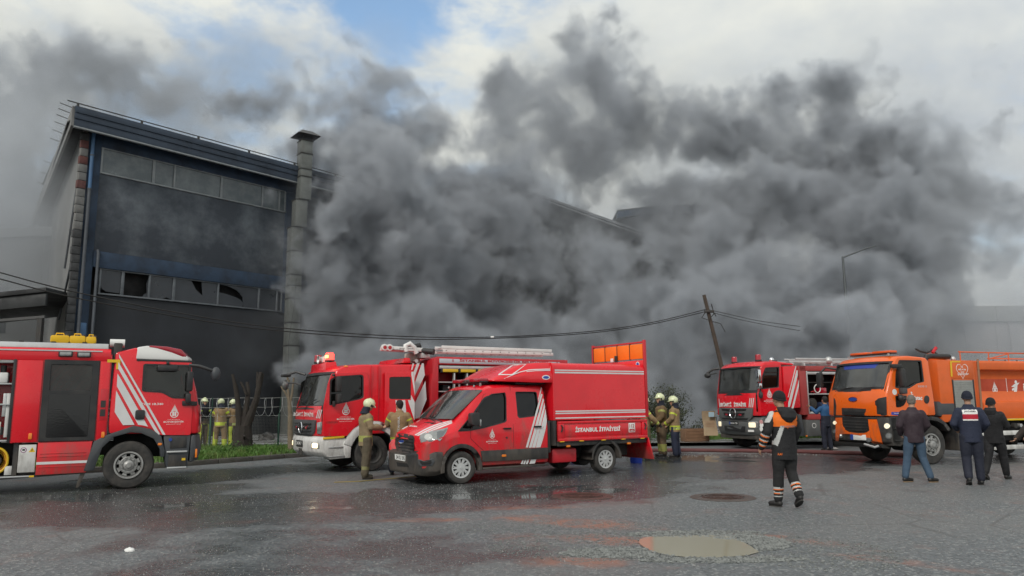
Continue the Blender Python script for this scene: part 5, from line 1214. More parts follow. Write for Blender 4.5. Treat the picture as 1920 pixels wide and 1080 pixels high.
    MB().box(-1.45, -.92, .6, yo-.02, .32, 1.10).build('battery_box', PLAST, t, .03); MB().box(-1.0, -.62, .7, yo, 1.06, 1.12).build('side_plank', DSTEEL, t, .005)
    MB().box(-.98, -.30, .75, yo+.01, 1.20, 1.60).build('air_filter', GREYP, t, .08)
    wheel(t, 0, 1.20, .50, .30, 1, 'truck'); wheel(t, 0, -1.20, .50, .30, -1, 'drive'); wheel(t, -4.9, 1.20, .50, .30, 1, 'drive'); wheel(t, -4.9, -1.20, .50, .30, -1, 'drive')
    axle(t, 0, .5, 1.0); axle(t, -4.9, .5, 1.0); chassis(t, -6.5, 1.2, .98); MB().box(-.2, 1.2, -.7, .7, .5, 1.24).build('engine', DARK, t, .03)
    # mirrors, light bar
    MB().box(.86, 1.18, 1.24, 1.36, 2.46, 2.56).build('mirror_arm', PLAST, t, .02); MB().box(.86, .99, 1.26, 1.48, 1.98, 2.44).build('mirror', PLAST, t, .04); MB().box(.84, .98, 1.26, 1.46, 1.80, 1.95).build('lower_mirror', GREYP, t, .03)
    MB().ball((1.0, 1.36, 1.70), .08, 10).build('kerb_mirror', PLAST, t); mirror_arm(t, [(1.0, 1.22, 1.82), (1.0, 1.36, 1.72)], .02)
    mirror_arm(t, [(1.0, -1.2, 2.52), (1.25, -1.42, 2.58), (1.38, -1.55, 2.42)], .03); MB().box(1.32, 1.44, -1.68, -1.46, 2.02, 2.44).build('mirror', PLAST, t, .04)
    lb = MB().box(.55, .80, -.85, .85, 2.86, 2.89).build('light_bar', PLAST, t, .01)
    for y in (-.83, .12): MB().box(.54, .81, y, y+.72, 2.885, 2.95).build('lens', mat('orange lens', (.75, .12, .02), .2, coat=.8), lb, .02)
    for y in (-.78, .9): MB().cyl((.9, y, 2.80), (.9, y, 2.86), .03, n=8).build('marker_lamp', LENS, t)
    seats(t, (.25,), 1.45, 1.25); steering(t, .95, .6, 1.95); MB().box(1.0, 1.36, -1.1, 1.1, 1.4, 1.95).build('dashboard', PLAST, t, .04)
    # pump body
    MB().tube([(-.28, .95, 1.2), (-.28, .95, 2.66), (-.34, .95, 2.78), (-.50, .95, 2.80), (-1.2, .9, 2.80)], .07, 12).build('exhaust_pipe', PLAST, t)
    MB().box(-1.72, -.42, -1.25, yo, 1.06, 2.68).build('pump_body', ORANGED, t, .02)
    plate([k_(238, 148), k_(400, 150), k_(405, 272), k_(245, 270)], yo, .012, 1).build('upper_panel', ORANGED, t, .004)
    sh = k_(252, 282), k_(398, 284), k_(420, 560), k_(275, 560)
    rb = MB().box(-1.60, -.90, yo-.01, yo+.006, 1.10, 2.15).build('roller_shutter', mat('dull zinc', (.36, .37, .35), .5, metal=.4, dirt=.4), t)
    zq = 1.11
    while zq < 2.12: MB().box(-1.59, -.91, yo+.006, yo+.014, zq, zq+.038).build('shutter_slat', mat('dull zinc', (.36, .37, .35), .5, metal=.4, dirt=.4), rb, .003); zq += .044
    for x in (-.89, -1.62): MB().box(x-.02, x+.02, yo, yo+.02, 1.08, 2.17).build('shutter_guide', PLAST, t, .003)
    for q in ([k_(234, 142), k_(308, 142), k_(308, 152), k_(234, 152)], [k_(234, 152), k_(246, 152), k_(252, 255), k_(240, 255)]): plate(q, yo+.0125, .004, 1).build('contour_mark', YELLOW, t, smooth=False)
    c = k_(322, 210)
    hp = lambda s_: [(s_*.17*(16*sin(a)**3)/16, s_*.17*(13*cos(a)-5*cos(2*a)-2*cos(3*a)-cos(4*a))/15) for a in [2*pi*k/36 for k in range(36)]]
    o1, i1 = hp(1.0), hp(.92)
    shapes([[o1[k], o1[(k+1) % 36], i1[(k+1) % 36], i1[k]] for k in range(36)], t, LETW, (c[0], yo+.0145, c[1]), (-1, 0, 0), (0, 0, 1), 1.25, 'heart_mark')
    for s_, w0, dz, hh in (('16', .07, .07, .05), ('MİLYON', .26, .0, .055), ('İÇİN', .12, -.065, .045)): lettering(s_, t, LETW, (c[0]+w0/2, yo+.0145, c[1]+dz), (-1, 0, 0), (0, 0, 1), w0, hh, .03)
    lettering('Çalışıyor', t, LETW, (c[0]+.19, yo+.0145, c[1]-.14), (-1, 0, 0), (0, 0, 1), .40, .08, .02, shear=.3)
    MB().tube([(-1.84, yo+.03, 2.72), (-1.80, yo+.03, 1.30), (-1.80, yo+.03, 1.0)], .03, 8).build('drain_pipe', mat('copper brown', (.30, .16, .09), .5), t)
    # tank
    sec = [(yo-.04, 2.68), (yo, 2.62), (yo, 2.44), (yo-.14, 2.40), (yo-.22, 2.2), (yo-.22, 1.85), (yo-.10, 1.6), (yo, 1.56), (yo, 1.28), (yo-.04, 1.12), (-yo, 1.12), (-yo, 2.6), (-yo+.1, 2.68)]
    MB().prism(sec, -6.6, -1.92, 'x').build('tank', ORANGED, t, .01)
    MB().box(-6.6, -1.92, yo-.03, yo+.008, 1.07, 1.115).build('contour_strip', YELLOW, t, .003)
    MB().box(-1.95, -1.72, -1.2, yo-.06, 1.08, 2.66).build('tank_front', ORANGED, t, .01)
    DK = mat('tank print ground', (.30, .05, .02), .5, var=.3, scale=2)
    MB().box(-6.6, -1.94, yo-.226, yo-.218, 1.86, 2.19).build('print_ground', mat('print red', (.48, .06, .02), .5, var=.4, scale=1.5), t)
    ys_ = yo-.215
    a = S.side(1863, 728, ys_)
    shapes(emblem_polys(), t, LETW, (a[0], ys_, a[1]-.04), (-1, 0, 0), (0, 0, 1), .19); 
    lettering('İSTANBUL', t, LETW, (a[0]+.16, ys_, a[1]-.22), (-1, 0, 0), (0, 0, 1), .32, .03, .0); lettering('BÜYÜKŞEHİR', t, LETW, (a[0]+.22, ys_, a[1]-.29), (-1, 0, 0), (0, 0, 1), .44, .055, .02)
    b = S.side(1902, 730, ys_); 
    def swirl2(org, sc): shapes([circ(.15, 1.0, .2, 12), [(-.65, .45), (-.1, .78), (.75, .95), (.2, .52), (-.2, .42)], [(-.15, .50), (.35, .62), (.25, .2), (-.05, -.65), (-.35, -.75), (-.3, 0)], [(-.6, .20), (-.1, .42), (-.2, .1), (-.55, .0)]], t, LETW, org, (-1, 0, 0), (0, 0, 1), sc, 'operator_mark')
    swirl2((b[0], ys_, b[1]-.04), .24)
    lettering('istaç', t, LETW, (b[0]-.30, ys_, b[1]-.10), (-1, 0, 0), (0, 0, 1), .8, .26, .03)
    x_ = S.side(1886, 730, ys_)[0]; MB().box(x_-.008, x_+.008, ys_-.001, ys_+.001, 1.82, 2.22).build('divider', LETW, t)
    # railing and gear on top
    for (x0, x1, z0, z1) in ((-1.55, -6.5, 2.93, 2.90), (-2.6, -6.5, 2.76, 2.76)): MB().cyl((x0, .9, z0), (x1, .9, z1), .018, n=8).build('railing', ORANGED, t)
    for x in (-1.6, -2.65, -3.4, -4.4, -5.4): MB().cyl((x, .9, 2.66), (x, .9, 2.92), .016, n=8).build('railing_post', ORANGED, t)
    MB().cyl((-3.4, .9, 2.90), (-2.7, .9, 2.76), .016, n=8).build('railing_brace', ORANGED, t)
    for k in range(8): MB().ball((-2.7-.45*k, 1.0, 2.70), .025, 8).build('hatch_clip', PLAST, t)
    MB().tube([(-.80, .5, 2.86), (-1.05, .5, 2.88), (-1.30, .45, 2.78)], .035, 8).build('monitor_hose', ORANGED, t); MB().tube([(-.45, .45, 3.02), (-.6, .45, 2.96), (-.8, .5, 2.92), (-1.0, .5, 3.0), (-1.2, .5, 2.84)], .028, 8).build('monitor_pipe', DSTEEL, t)
    MB().box(-1.35, -.95, .3, .7, 2.68, 2.80).build('monitor_base', ORANGED, t, .03); MB().ball((-1.22, .8, 2.75), .08, 12).build('valve', CHROME, t); MB().ball((-1.42, .82, 2.74), .07, 12).build('valve', ALU, t)
    MB().cyl((-.95, .55, 2.92), (-1.10, .55, 3.06), .045, n=10).build('monitor_nozzle', REDM, t)
    # underrun rails
    for z_ in (.74, .36): MB().box(-4.3, -1.6, yo-.06, yo-.02, z_-.06, z_+.06).build('underrun_rail', WHITE, t, .01)
    for x in (-1.70, -4.2): MB().box(x-.04, x+.04, yo-.12, yo-.06, .3, 1.05).build('rail_post', WHITE, t, .01)
    MB().prism([(-1.46, .98), (-1.64, 1.0), (-1.72, .3), (-1.50, .3)], .8, yo-.02).build('locker_edge', WHITE, t, .01)
    MB().cyl((-3.0, yo-.1, .93), (-3.0, yo+.02, .93), .07, n=14).build('outlet', DSTEEL, t); MB().cyl((-3.2, yo-.1, .93), (-3.2, yo+.02, .93), .05, n=14).build('outlet', ALU, t)
    for k in range(3): MB().box(-4.6+.9*k, -3.9+.9*k, .2, .8, .5, 1.05).build('pipework', DARK, t, .05)
    return t
# ------------------------------------------------------------------ people
SKIN = mat('skin', (.42, .24, .16), .6, var=.15, scale=12)
TAN = mat('tan turnout cloth', (.30, .205, .105), .9, dirt=.55, dirtcol=(.13, .10, .065), scale=4, bump=.5, bscale=25)
TAND = mat('dirty turnout cloth', (.14, .10, .06), .9, dirt=.6, dirtcol=(.05, .045, .035), scale=4, bump=.5, bscale=25)
HIVIS = mat('yellow reflective tape', (.55, .66, .06), .5, var=.3, scale=9)
SILV = mat('silver reflective tape', (.50, .51, .50), .4, var=.3, scale=9)
BLACKC = mat('black cloth', (.012, .012, .014), .85, var=.4, bump=.5, bscale=25)
NAVY = mat('navy cloth', (.018, .024, .05), .85, dirt=.3, dirtcol=(.03, .035, .05), bump=.5, bscale=25)
NAVYD = mat('dark navy cloth', (.014, .017, .032), .85, var=.3, bump=.5, bscale=25)
JEANS = mat('blue denim', (.055, .095, .15), .85, var=.4, scale=5, bump=.4, bscale=40)
PURP = mat('dark purple cloth', (.035, .022, .030), .8, var=.3, scale=6, bump=.3, bscale=20)
ORC = mat('orange cloth', (.85, .17, .01), .7, var=.15, bump=.3, bscale=25)
BOOT = mat('black leather', (.012, .012, .012), .45, dirt=.4, dirtcol=(.05, .045, .04), scale=7)
HAIRD = mat('dark hair', (.012, .010, .009), .7, bump=1, bscale=60); HAIRG = mat('grey hair', (.16, .14, .12), .7, bump=1, bscale=60)
HELM = mat('pale helmet', (.70, .76, .48), .3, coat=.5, dirt=.25, dirtcol=(.35, .36, .25), scale=6)
CLOUDS = bpy.data.textures.new('folds', 'CLOUDS'); CLOUDS.noise_scale = .16; CLOUDS.noise_depth = 2
def sculpt(mb, vox, it=4, fold=0.0):
    me = mb.mesh(); o = bpy.data.objects.new('tmp', me); COL.objects.link(o)
    r_ = o.modifiers.new('r', 'REMESH'); r_.mode = 'VOXEL'; r_.voxel_size = vox
    s = o.modifiers.new('s', 'SMOOTH'); s.iterations = it; s.factor = .6
    if fold:
        d = o.modifiers.new('d', 'DISPLACE'); d.texture = CLOUDS; d.strength = fold; d.mid_level = .5
    res = evaluated(o); bpy.data.objects.remove(o); res.shade_smooth(); return res
def rings(mb, rs, n=20):
    """closed loft through (center, rx, ry[, yaw]) ellipses lying flat"""
    b = len(mb.v)
    for q in rs:
        c, rx, ry = Vector(q[0]), q[1], q[2]; ya = q[3] if len(q) > 3 else 0
        for k in range(n):
            a = 2*pi*k/n; x, y = rx*cos(a), ry*sin(a)
            mb.v.append(c+Vector((x*cos(ya)-y*sin(ya), x*sin(ya)+y*cos(ya), 0)))
    m = len(rs)
    for i in range(m-1):
        for k in range(n): mb.f.append([b+i*n+k, b+i*n+(k+1) % n, b+(i+1)*n+(k+1) % n, b+(i+1)*n+k]); mb.m.append(0)
    mb.f.append([b+k for k in range(n)][::-1]); mb.m.append(0); mb.f.append([b+(m-1)*n+k for k in range(n)]); mb.m.append(0)
def limb(mb, pts, rs, n=12):
    mb.tube(pts, rs, n)
    for p, r in zip(pts, rs): mb.ball(p, r*.98, 12)
def hand(mb, wrist, d, side, curl=.5):
    """palm and five fingers from the wrist along d; side gives the thumb's side"""
    d = Vector(d).normalized(); s = Vector(side); s = (s-d*s.dot(d)).normalized(); nrm = d.cross(s)
    w_ = Vector(wrist)
    for k in range(4):
        o = (k-1.5)*.020
        a = w_+d*.01+s*(-o)*.8; b = w_+d*.085+s*(-o)*1.05
        mb.tube([a, b], [.014, .012], 8); mb.ball(a, .014, 8)
        L_ = (.070, .078, .072, .058)[k]; f1 = (d*cos(curl)+nrm*sin(curl)); f2 = (d*cos(curl*2)+nrm*sin(curl*2))
        c = b+f1*L_*.55; e = c+f2*L_*.45
        mb.tube([b, c, e], [.0105, .0095, .008], 8); mb.ball(b, .0115, 8); mb.ball(e, .008, 8)
    t0 = w_+d*.025+s*.030; t1 = t0+(d*.6+s*.6+nrm*.3).normalized()*.035; t2 = t1+(d*.9+s*.1+nrm*.5).normalized()*.032
    mb.tube([w_+d*.01, t0, t1, t2], [.014, .014, .011, .009], 8); mb.ball(t2, .009, 8)
def seg_t(p, a, b):
    ab = b-a; t = (p-a).dot(ab)/ab.length_squared; return t, (p-(a+ab*max(0, min(1, t)))).length
def person(label, loc, rz, pose=None, outfit=None, group=None, cat='person', H=1.78):
    P = dict(pel=(0, 0, .95), chest=(0, 0, 1.32), neck=(0, 0, 1.49), head=(.015, 0, 1.655), hyaw=0, hpitch=0,
             sL=(0, .175, 1.405), eL=(-.03, .245, 1.16), wL=(.04, .25, .93), sR=(0, -.175, 1.405), eR=(-.03, -.245, 1.16), wR=(.04, -.25, .93),
             hL=(0, .095, .92), kL=(.02, .11, .51), aL=(-.01, .12, .10), hR=(0, -.095, .92), kR=(.02, -.11, .51), aR=(-.01, -.12, .10), fL=0, fR=0, tL=0, tR=0)
    P.update(pose or {}); O = dict(jacket=TAN, jm=[], hem=.80, trousers=TAN, tm=[], boots=BOOT, loose=1.0, fold=.022, head='helmet', gloves=None, bulk=1.0); O.update(outfit or {})
    if group: O['bulk'] *= 1.09; O['loose'] = 1.7
    V = {k: Vector(q) for k, q in P.items() if isinstance(q, tuple)}
    t = thing('person', label, cat, loc, rz, group); t.scale = (H/1.78,)*3
    # ---- body, one skin
    mb = MB(); HM = Matrix.Rotation(P['hyaw'], 3, 'Z') @ Matrix.Rotation(P['hpitch'], 3, 'Y'); hc = V['head']
    def hp(x, y, z): return hc+HM @ Vector((x, y, z))
    mb.ball(hc+HM @ Vector((-.01, 0, .02)), .1, 18, (.98, .80, 1.05), HM); mb.ball(hp(.025, 0, -.045), .07, 14, (.95, .82, 1.0), HM)
    mb.ball(hp(.055, 0, -.085), .028, 10); mb.tube([hp(.085, 0, .015), hp(.112, 0, -.018), hp(.092, 0, -.032)], [.010, .017, .014], 8)
    mb.ball(hp(.088, 0, -.058), .016, 10, (.7, 1.6, .6), HM)
    for s in (1, -1): mb.ball(hp(-.008, s*.083, -.005), .024, 10, (.8, .35, 1.25), HM)
    limb(mb, [V['neck']-Vector((0, 0, .06)), hp(-.02, 0, -.06)], [.062, .055])
    rings(mb, [(V['pel']-Vector((0, 0, .06)), .08, .13), (V['pel']+Vector((0, 0, .1)), .08, .12), (V['chest'], .095, .15), (V['neck']-Vector((0, 0, .06)), .07, .13), (V['neck'], .05, .06)])
    for s in 'LR':
        limb(mb, [V['s'+s], V['e'+s], V['w'+s]], [.05, .042, .030])
        d = (V['w'+s]-V['e'+s]).normalized(); side = Vector((1, 0, 0)) if abs(d.x) < .75 else Vector((0, 1 if s == 'R' else -1, .4))
        hand(mb, V['w'+s], d, side, .45)
        limb(mb, [V['h'+s], V['k'+s], V['a'+s]], [.075, .05, .036])
    body = finish('body', sculpt(mb, .0105, 2), SKIN, t); sk = body.data
    if O['gloves']:
        sk.materials.append(O['gloves'])
        for f in sk.polygons:
            c = f.center
            for s in 'LR':
                ti, di = seg_t(c, V['e'+s], V['w'+s])
                if ti > .8 and di < .22 and (c-V['w'+s]).length < .25: f.material_index = 1
    for s in (1, -1): MB().ball(hp(.083, s*.032, .022), .009, 8).build('eye', LETB, t)
    # ---- trousers
    mb = MB(); lo = O['loose']; g = .022*lo
    rings(mb, [(V['pel']-Vector((0, 0, .10)), .115+g, .15+g), (V['pel']+Vector((0, 0, .08)), .11+g, .155+g), (V['pel']+Vector((0, 0, .16)), .10+g, .14+g)])
    for s in 'LR': limb(mb, [V['h'+s], (V['h'+s]+V['k'+s])/2, V['k'+s], (V['k'+s]*.5+V['a'+s]*.5), V['a'+s]+Vector((0, 0, .02))], [.088+g, .082+g, .062+g, .060+g, .052+g*.9])
    tr = sculpt(mb, .015, 3, O['fold']); trs = [O['trousers']]+[m for m, _ in O['tm']]; o = finish('trousers', tr, trs, t)
    for f in tr.polygons:
        for i, (m, fn) in enumerate(O['tm']):
            if fn(f.center, V): f.material_index = i+1
    # ---- boots
    for s in 'LR':
        mb = MB(); a = V['a'+s]; ya = P['f'+s]; ti = P['t'+s]; M = Matrix.Rotation(ya, 3, 'Z') @ Matrix.Rotation(ti, 3, 'Y')
        sh = (V['k'+s]-a).normalized()
        limb(mb, [a+sh*.17, a+sh*.08, a+M @ Vector((0, 0, -.01))], [.054+g*.3, .050, .050]); limb(mb, [a+M @ Vector((-.03, 0, -.045)), a+M @ Vector((.08, 0, -.05)), a+M @ Vector((.16, .0, -.058))], [.045, .046, .038])
        bt = sculpt(mb, .011, 2)
        for v in bt.vertices:
            q = M.inverted() @ (v.co-a)
            if q.z < -.088: q.z = -.088; v.co = a+M @ q
        b_ = finish('boot', bt, O['boots'], t)
        sl = MB(); pts = [(.20*cos(2*pi*k/18)*.62+.065, .052*sin(2*pi*k/18)*(1.0 if cos(2*pi*k/18) > 0 else .9)) for k in range(18)]
        sl.prism(pts, -.102, -.084, 'z')
        for v in sl.v: v.xyz = a+M @ v
        sl.build('sole', O.get('sole', RUBBER), b_)
    # ---- jacket
    mb = MB(); bk = O['bulk']; hem = O['hem']; pe = V['pel']; ch = V['chest']; ne = V['neck']
    lowc = pe+Vector((0, 0, hem-.95))
    rings(mb, [(lowc, .135*bk, .185*bk), (pe+Vector((0, 0, .03)), .135*bk, .185*bk), ((pe+ch)/2, .130*bk, .180*bk), (ch, .142*bk, .20*bk), (ch+Vector((0, 0, .08)), .135*bk, .205*bk), (ne-Vector((0, 0, .045)), .105*bk, .145*bk), (ne+Vector((0, 0, .00)), .085, .10), (ne+Vector((0, 0, .045)), .075, .082)])
    for s in 'LR': limb(mb, [V['s'+s], (V['s'+s]+V['e'+s])/2, V['e'+s], (V['e'+s]+V['w'+s])/2, V['w'+s]], [.076*bk, .076*bk, .070*bk, .066*bk, .055*bk])
    jk = sculpt(mb, .0135, 3, O['fold']); finish('jacket', jk, [O['jacket']]+[m for m, _ in O['jm']], t)
    for f in jk.polygons:
        for i, (m, fn) in enumerate(O['jm']):
            if fn(f.center, V): f.material_index = i+1
    # ---- headgear
    if O['head'] == 'helmet':
        mb = MB(); mb.ball(hc+HM @ Vector((-.015, 0, .055)), .135, 28, (1.08, .90, .92), HM)
        me = mb.mesh(); cut = MB().box(-.4, .4, -.4, .4, -.5, -.045, ); cut2 = MB().box(.035, .4, -.4, .4, -.5, .045)
        for c_ in (cut, cut2):
            for v in c_.v: v.xyz = hc+HM @ v
        inn = MB().ball(hc+HM @ Vector((-.015, 0, .05)), .122, 20, (1.08, .90, .92), HM)
        me = carve(me, [inn, cut, cut2]); hl = finish('helmet', me, HELM, t, ang=50)
        mb = MB().tube([hp(.115, .085, .043), hp(.148, .05, .045), hp(.155, 0, .046), hp(.148, -.05, .045), hp(.115, -.085, .043)], .011, 8); mb.build('brim', HELM, hl)
        for s in (1, -1): MB().cyl(hp(.01, s*.118, .015), hp(.01, s*.130, .015), .028, n=12).build('ear_knob', DARK, hl); MB().prism([(-.05, -.012), (.02, .012), (.02, .030), (-.06, .01)], 0, .006).build('slot', DARK, hl) if False else None
        MB().tube([hp(-.13, .0, .10), hp(-.05, .0, .185), hp(.06, .0, .18), hp(.12, 0, .12)], .010, 8).build('crest', HELM, hl)
        for s in (1, -1): MB().tube([hp(.02, s*.113, .03), hp(-.05, s*.108, .075)], .011, 6).build('side_vent', PLAST, hl)
        # neck cloth
        mb = MB(); rings(mb, [(hp(-.03, 0, -.20), .11, .135), (hp(-.035, 0, -.12), .098, .10), (hp(-.03, 0, -.02), .098, .098)])
        for v in mb.v:
            pass
        finish('neck_cloth', sculpt(mb, .013, 2, .01), NAVYD, t)
    elif O['head'] == 'beanie':
        mb = MB(); mb.ball(hc+HM @ Vector((-.012, 0, .032)), .113, 24, (.98, .84, 1.02), HM); me = mb.mesh()
        cut = MB().box(-.4, .4, -.4, .4, -.5, 0.0)
        for v in cut.v: v.xyz = hc+HM @ (Matrix.Rotation(R(-14), 3, 'Y') @ v)
        me = carve(me, [cut]); b_ = finish('knit_cap', me, O.get('capm', BLACKC), t, ang=50)
        rb = MB(); rb.tube([hc+HM @ (Matrix.Rotation(R(-14), 3, 'Y') @ Vector((-.012+.105*cos(a), .089*sin(a), .012))) for a in [2*pi*k/24 for k in range(24)]], .014, 8, closed=True); rb.build('cap_fold', O.get('capm', BLACKC), b_)
    if O['head'] in ('hair', 'hairgrey'):
        mb = MB(); mb.ball(hc+HM @ Vector((-.022, 0, .040)), .106, 22, (1.0, .84, 1.02), HM); mb.ball(hc+HM @ Vector((-.05, 0, -.01)), .075, 16, (.8, 1.0, 1.0), HM)
        finish('hair', sculpt(mb, .011, 1, .012), HAIRD if O['head'] == 'hair' else HAIRG, t)
    return t, V, hp
def arm_band(t0, t1, seg='ew', rad=.13):
    def fn(c, V):
        for s in 'LR':
            a, b = V[seg[0]+s], V[seg[1]+s]; ti, di = seg_t(c, a, b)
            if t0 < ti < t1 and di < rad and abs(c.y) > .13 or (t0 < ti < t1 and di < .085): return True
        return False
    return fn
def torso_band(z0, z1, ymax=.32):
    def fn(c, V):
        if not (z0 < c.z < z1): return False
        for s in 'LR':
            _, d1 = seg_t(c, V['s'+s], V['e'+s]); _, d2 = seg_t(c, V['e'+s], V['w'+s])
            if min(d1, d2) < .082 and abs(c.y) > .17: return False
        return abs(c.x) < ymax
    return fn
def leg_band(t0, t1):
    def fn(c, V):
        for s in 'LR':
            ti, di = seg_t(c, V['k'+s], V['a'+s])
            if t0 < ti < t1 and di < .13: return True
        return False
    return fn
def back_patch(y0, y1, z0, z1, front=False):
    return lambda c, V: y0 < c.y < y1 and z0 < c.z < z1 and ((c.x > .03) if front else (c.x < V['chest'].x-.03)) and abs(c.y) < .17
def back_text(t, s, V, z0, h, w_, m, y=0.0, vertical=False, off=-.165, name='lettering'):
    """printed letters following the back"""
    jk = [c for c in t.children if c.name.split('.')[0] == 'jacket'][0]
    b = BVHTree.FromPolygons([v.co for v in jk.data.vertices], [list(p.vertices) for p in jk.data.polygons])
    me = text_mesh(s, .03); xs = [v.co.x for v in me.vertices]; ys = [v.co.y for v in me.vertices]
    for v in me.vertices:
        u = (v.co.x-min(xs))/(max(xs)-min(xs)); q = (v.co.y-min(ys))/(max(ys)-min(ys))
        if vertical: yy = y-(.5-q)*h*-1 if False else y+(q-.5)*h; z = z0+u*w_
        else: yy = y+(.5-u)*w_; z = z0+q*h
        hit = b.ray_cast(Vector((-1, yy, z)), Vector((1, 0, 0)))
        x = hit[0].x-.004 if hit[0] is not None else off
        v.co = (x, yy, z)
    return finish(name, me, m, t, smooth=False)
FJ = [(HIVIS, torso_band(.84, .87)), (SILV, torso_band(.87, .895)), (HIVIS, torso_band(.895, .925)), (HIVIS, arm_band(.72, .80)), (SILV, arm_band(.80, .84)), (HIVIS, arm_band(.84, .92)), (HIVIS, arm_band(.40, .55, 'se'))]
FT = [(HIVIS, leg_band(.50, .60)), (SILV, leg_band(.60, .66)), (HIVIS, leg_band(.66, .78))]
FY = [(HIVIS, leg_band(.42, .88))]
def all_people():
    hz = lambda deg: R(deg)
    g = 'firefighters in tan turnout gear'
    # beyond the wire fence
    person('firefighter beyond the fence, mostly hidden by the left engine mirror and cab', at(379, 838, 29.0) + Vector((0, 0, 0)), hz(-40), dict(eL=(.12, .24, 1.2), wL=(.28, .12, 1.15), eR=(.1, -.24, 1.2), wR=(.28, -.08, 1.12)),
           dict(jacket=BLACKC, jm=[(HIVIS, torso_band(.84, .93)), (HIVIS, arm_band(.3, .5, 'se'))], trousers=TAND, tm=[(HIVIS, lambda c, V: abs(c.y) > .12 and c.z < .85)], gloves=BLACKC), g, H=1.80)
    t, V, hp = person('firefighter seen from behind at the wire fence, bright yellow hem and trouser bands, head bent', at(411, 842, 28.6), hz(97), dict(head=(.07, .03, 1.64), hpitch=.5, hyaw=.5, eL=(.06, .27, 1.2), wL=(.25, .18, 1.1), eR=(.06, -.27, 1.2), wR=(.25, -.16, 1.08), kL=(.03, .15, .51), aL=(0, .17, .10), kR=(.03, -.15, .51), aR=(0, -.17, .10)),
           dict(jm=[(HIVIS, torso_band(.84, .97)), (HIVIS, arm_band(.25, .6, 'se')), (HIVIS, arm_band(.7, .95))], tm=[(HIVIS, leg_band(.40, .95)), (HIVIS, lambda c, V: c.y > .19 and c.z < .62)], gloves=BLACKC, bulk=1.08, hem=.78), g, H=1.84)
    back_text(t, 'İSTANBUL', V, .98, .045, .30, SILV, .09, True)
    o = back_patch(-.09, -.02, 1.2, 1.32)
    person('firefighter bending towards a colleague, partly behind the thick pruned trunk', at(436, 840, 28.9), hz(150), dict(head=(.08, 0, 1.63), hpitch=.45, eL=(.12, .26, 1.2), wL=(.30, .15, 1.1), eR=(.1, -.26, 1.2), wR=(.28, -.12, 1.1)),
           dict(jm=FJ, tm=[(HIVIS, lambda c, V: abs(c.y) > .13 and c.z < .8), (HIVIS, leg_band(.5, .8))], jacket=TAN, trousers=TAND, gloves=BLACKC, bulk=1.05), g, H=1.80)
    # by the crew-cab engine
    p4 = gnd(684, 898)
    t, V, hp = person('firefighter with a dark neck cloth and muddy trousers standing by the crew-cab engine front wheel', p4, hz(28),
           dict(head=(.06, 0, 1.64), hpitch=.45, hyaw=.15, eL=(.04, .25, 1.18), wL=(.26, .16, 1.14), eR=(.04, -.26, 1.17), wR=(.30, -.16, 1.16), kL=(.05, .10, .51), aL=(.04, .12, .10), kR=(0, -.11, .51), aR=(-.04, -.12, .10), fR=.0, fL=.1),
           dict(jacket=mat('muddy tan cloth', (.26, .19, .11), .9, dirt=.6, dirtcol=(.16, .13, .08), scale=5, bump=.5, bscale=25), jm=[(mat('dull yellow tape', (.34, .36, .10), .7, var=.4, scale=8), torso_band(.85, .98)), (mat('dull yellow tape', (.34, .36, .10), .7), arm_band(.25, .42, 'se'))],
                trousers=mat('muddy trousers', (.105, .085, .055), .9, dirt=.6, dirtcol=(.055, .05, .035), scale=5, bump=.6, bscale=25), tm=[(mat('dull tape trousers', (.22, .21, .09), .8), leg_band(.55, .72))], boots=mat('muddy boots', (.06, .05, .035), .7, var=.4), hem=.74, bulk=1.05, fold=.03), g, H=1.76)
    p5 = gnd(748, 890)
    t, V, hp = person('bareheaded firefighter with dark hair and yellow hem at the open door of the crew-cab engine', p5, hz(95),
           dict(head=(.03, .02, 1.65), hyaw=.7, eL=(.10, .30, 1.20), wL=(.30, .26, 1.22), sL=(0, .2, 1.42), eR=(.02, -.27, 1.18), wR=(.12, -.24, .98), kL=(.02, .15, .51), aL=(0, .17, .10), kR=(.02, -.13, .51), aR=(0, -.15, .10)),
           dict(jm=[(HIVIS, torso_band(.78, .82)), (SILV, torso_band(.82, .85)), (HIVIS, torso_band(.85, .90)), (HIVIS, arm_band(.35, .5, 'se'))], hem=.74, head='hair', trousers=NAVY, bulk=1.12, gloves=BLACKC), g, H=1.76)
    back_text(t, 'İSTANBUL', V, .98, .07, .42, SILV, .02, True)
    # three to the right of the cargo truck
    person('firefighter half hidden behind the rear of the red cargo pickup', gnd(1212, 859), hz(5), dict(eL=(.10, .24, 1.2), wL=(.28, .16, 1.02), eR=(.15, -.24, 1.2), wR=(.36, -.16, 1.02), kL=(.05, .1, .51), aL=(.05, .12, .1)),
           dict(jm=FJ, trousers=mat('olive turnout cloth', (.16, .13, .07), .9, var=.4, bump=.5, bscale=25), tm=FT, gloves=BLACKC), g, H=1.76)
    person('tall firefighter in brown gear facing left between two colleagues', gnd(1243, 856), hz(185), dict(head=(.03, 0, 1.66), hyaw=.2, eL=(.06, .25, 1.16), wL=(.24, .18, .98), eR=(.0, -.26, 1.16), wR=(.14, -.24, .96), kL=(.02, .13, .51), aL=(0, .15, .1), kR=(.02, -.13, .51), aR=(0, -.15, .1)),
           dict(jacket=mat('brown turnout cloth', (.19, .125, .06), .9, dirt=.6, dirtcol=(.08, .06, .04), scale=4, bump=.5, bscale=25), jm=[(mat('dull yellow tape', (.34, .36, .10), .7), arm_band(.25, .5, 'se')), (mat('dull yellow tape', (.34, .36, .10), .7), arm_band(.6, .85))], trousers=TAND, tm=[(mat('dull yellow tape', (.34, .36, .10), .7), leg_band(.35, .85))], hem=.70, bulk=1.1, gloves=BLACKC), g, H=1.86)
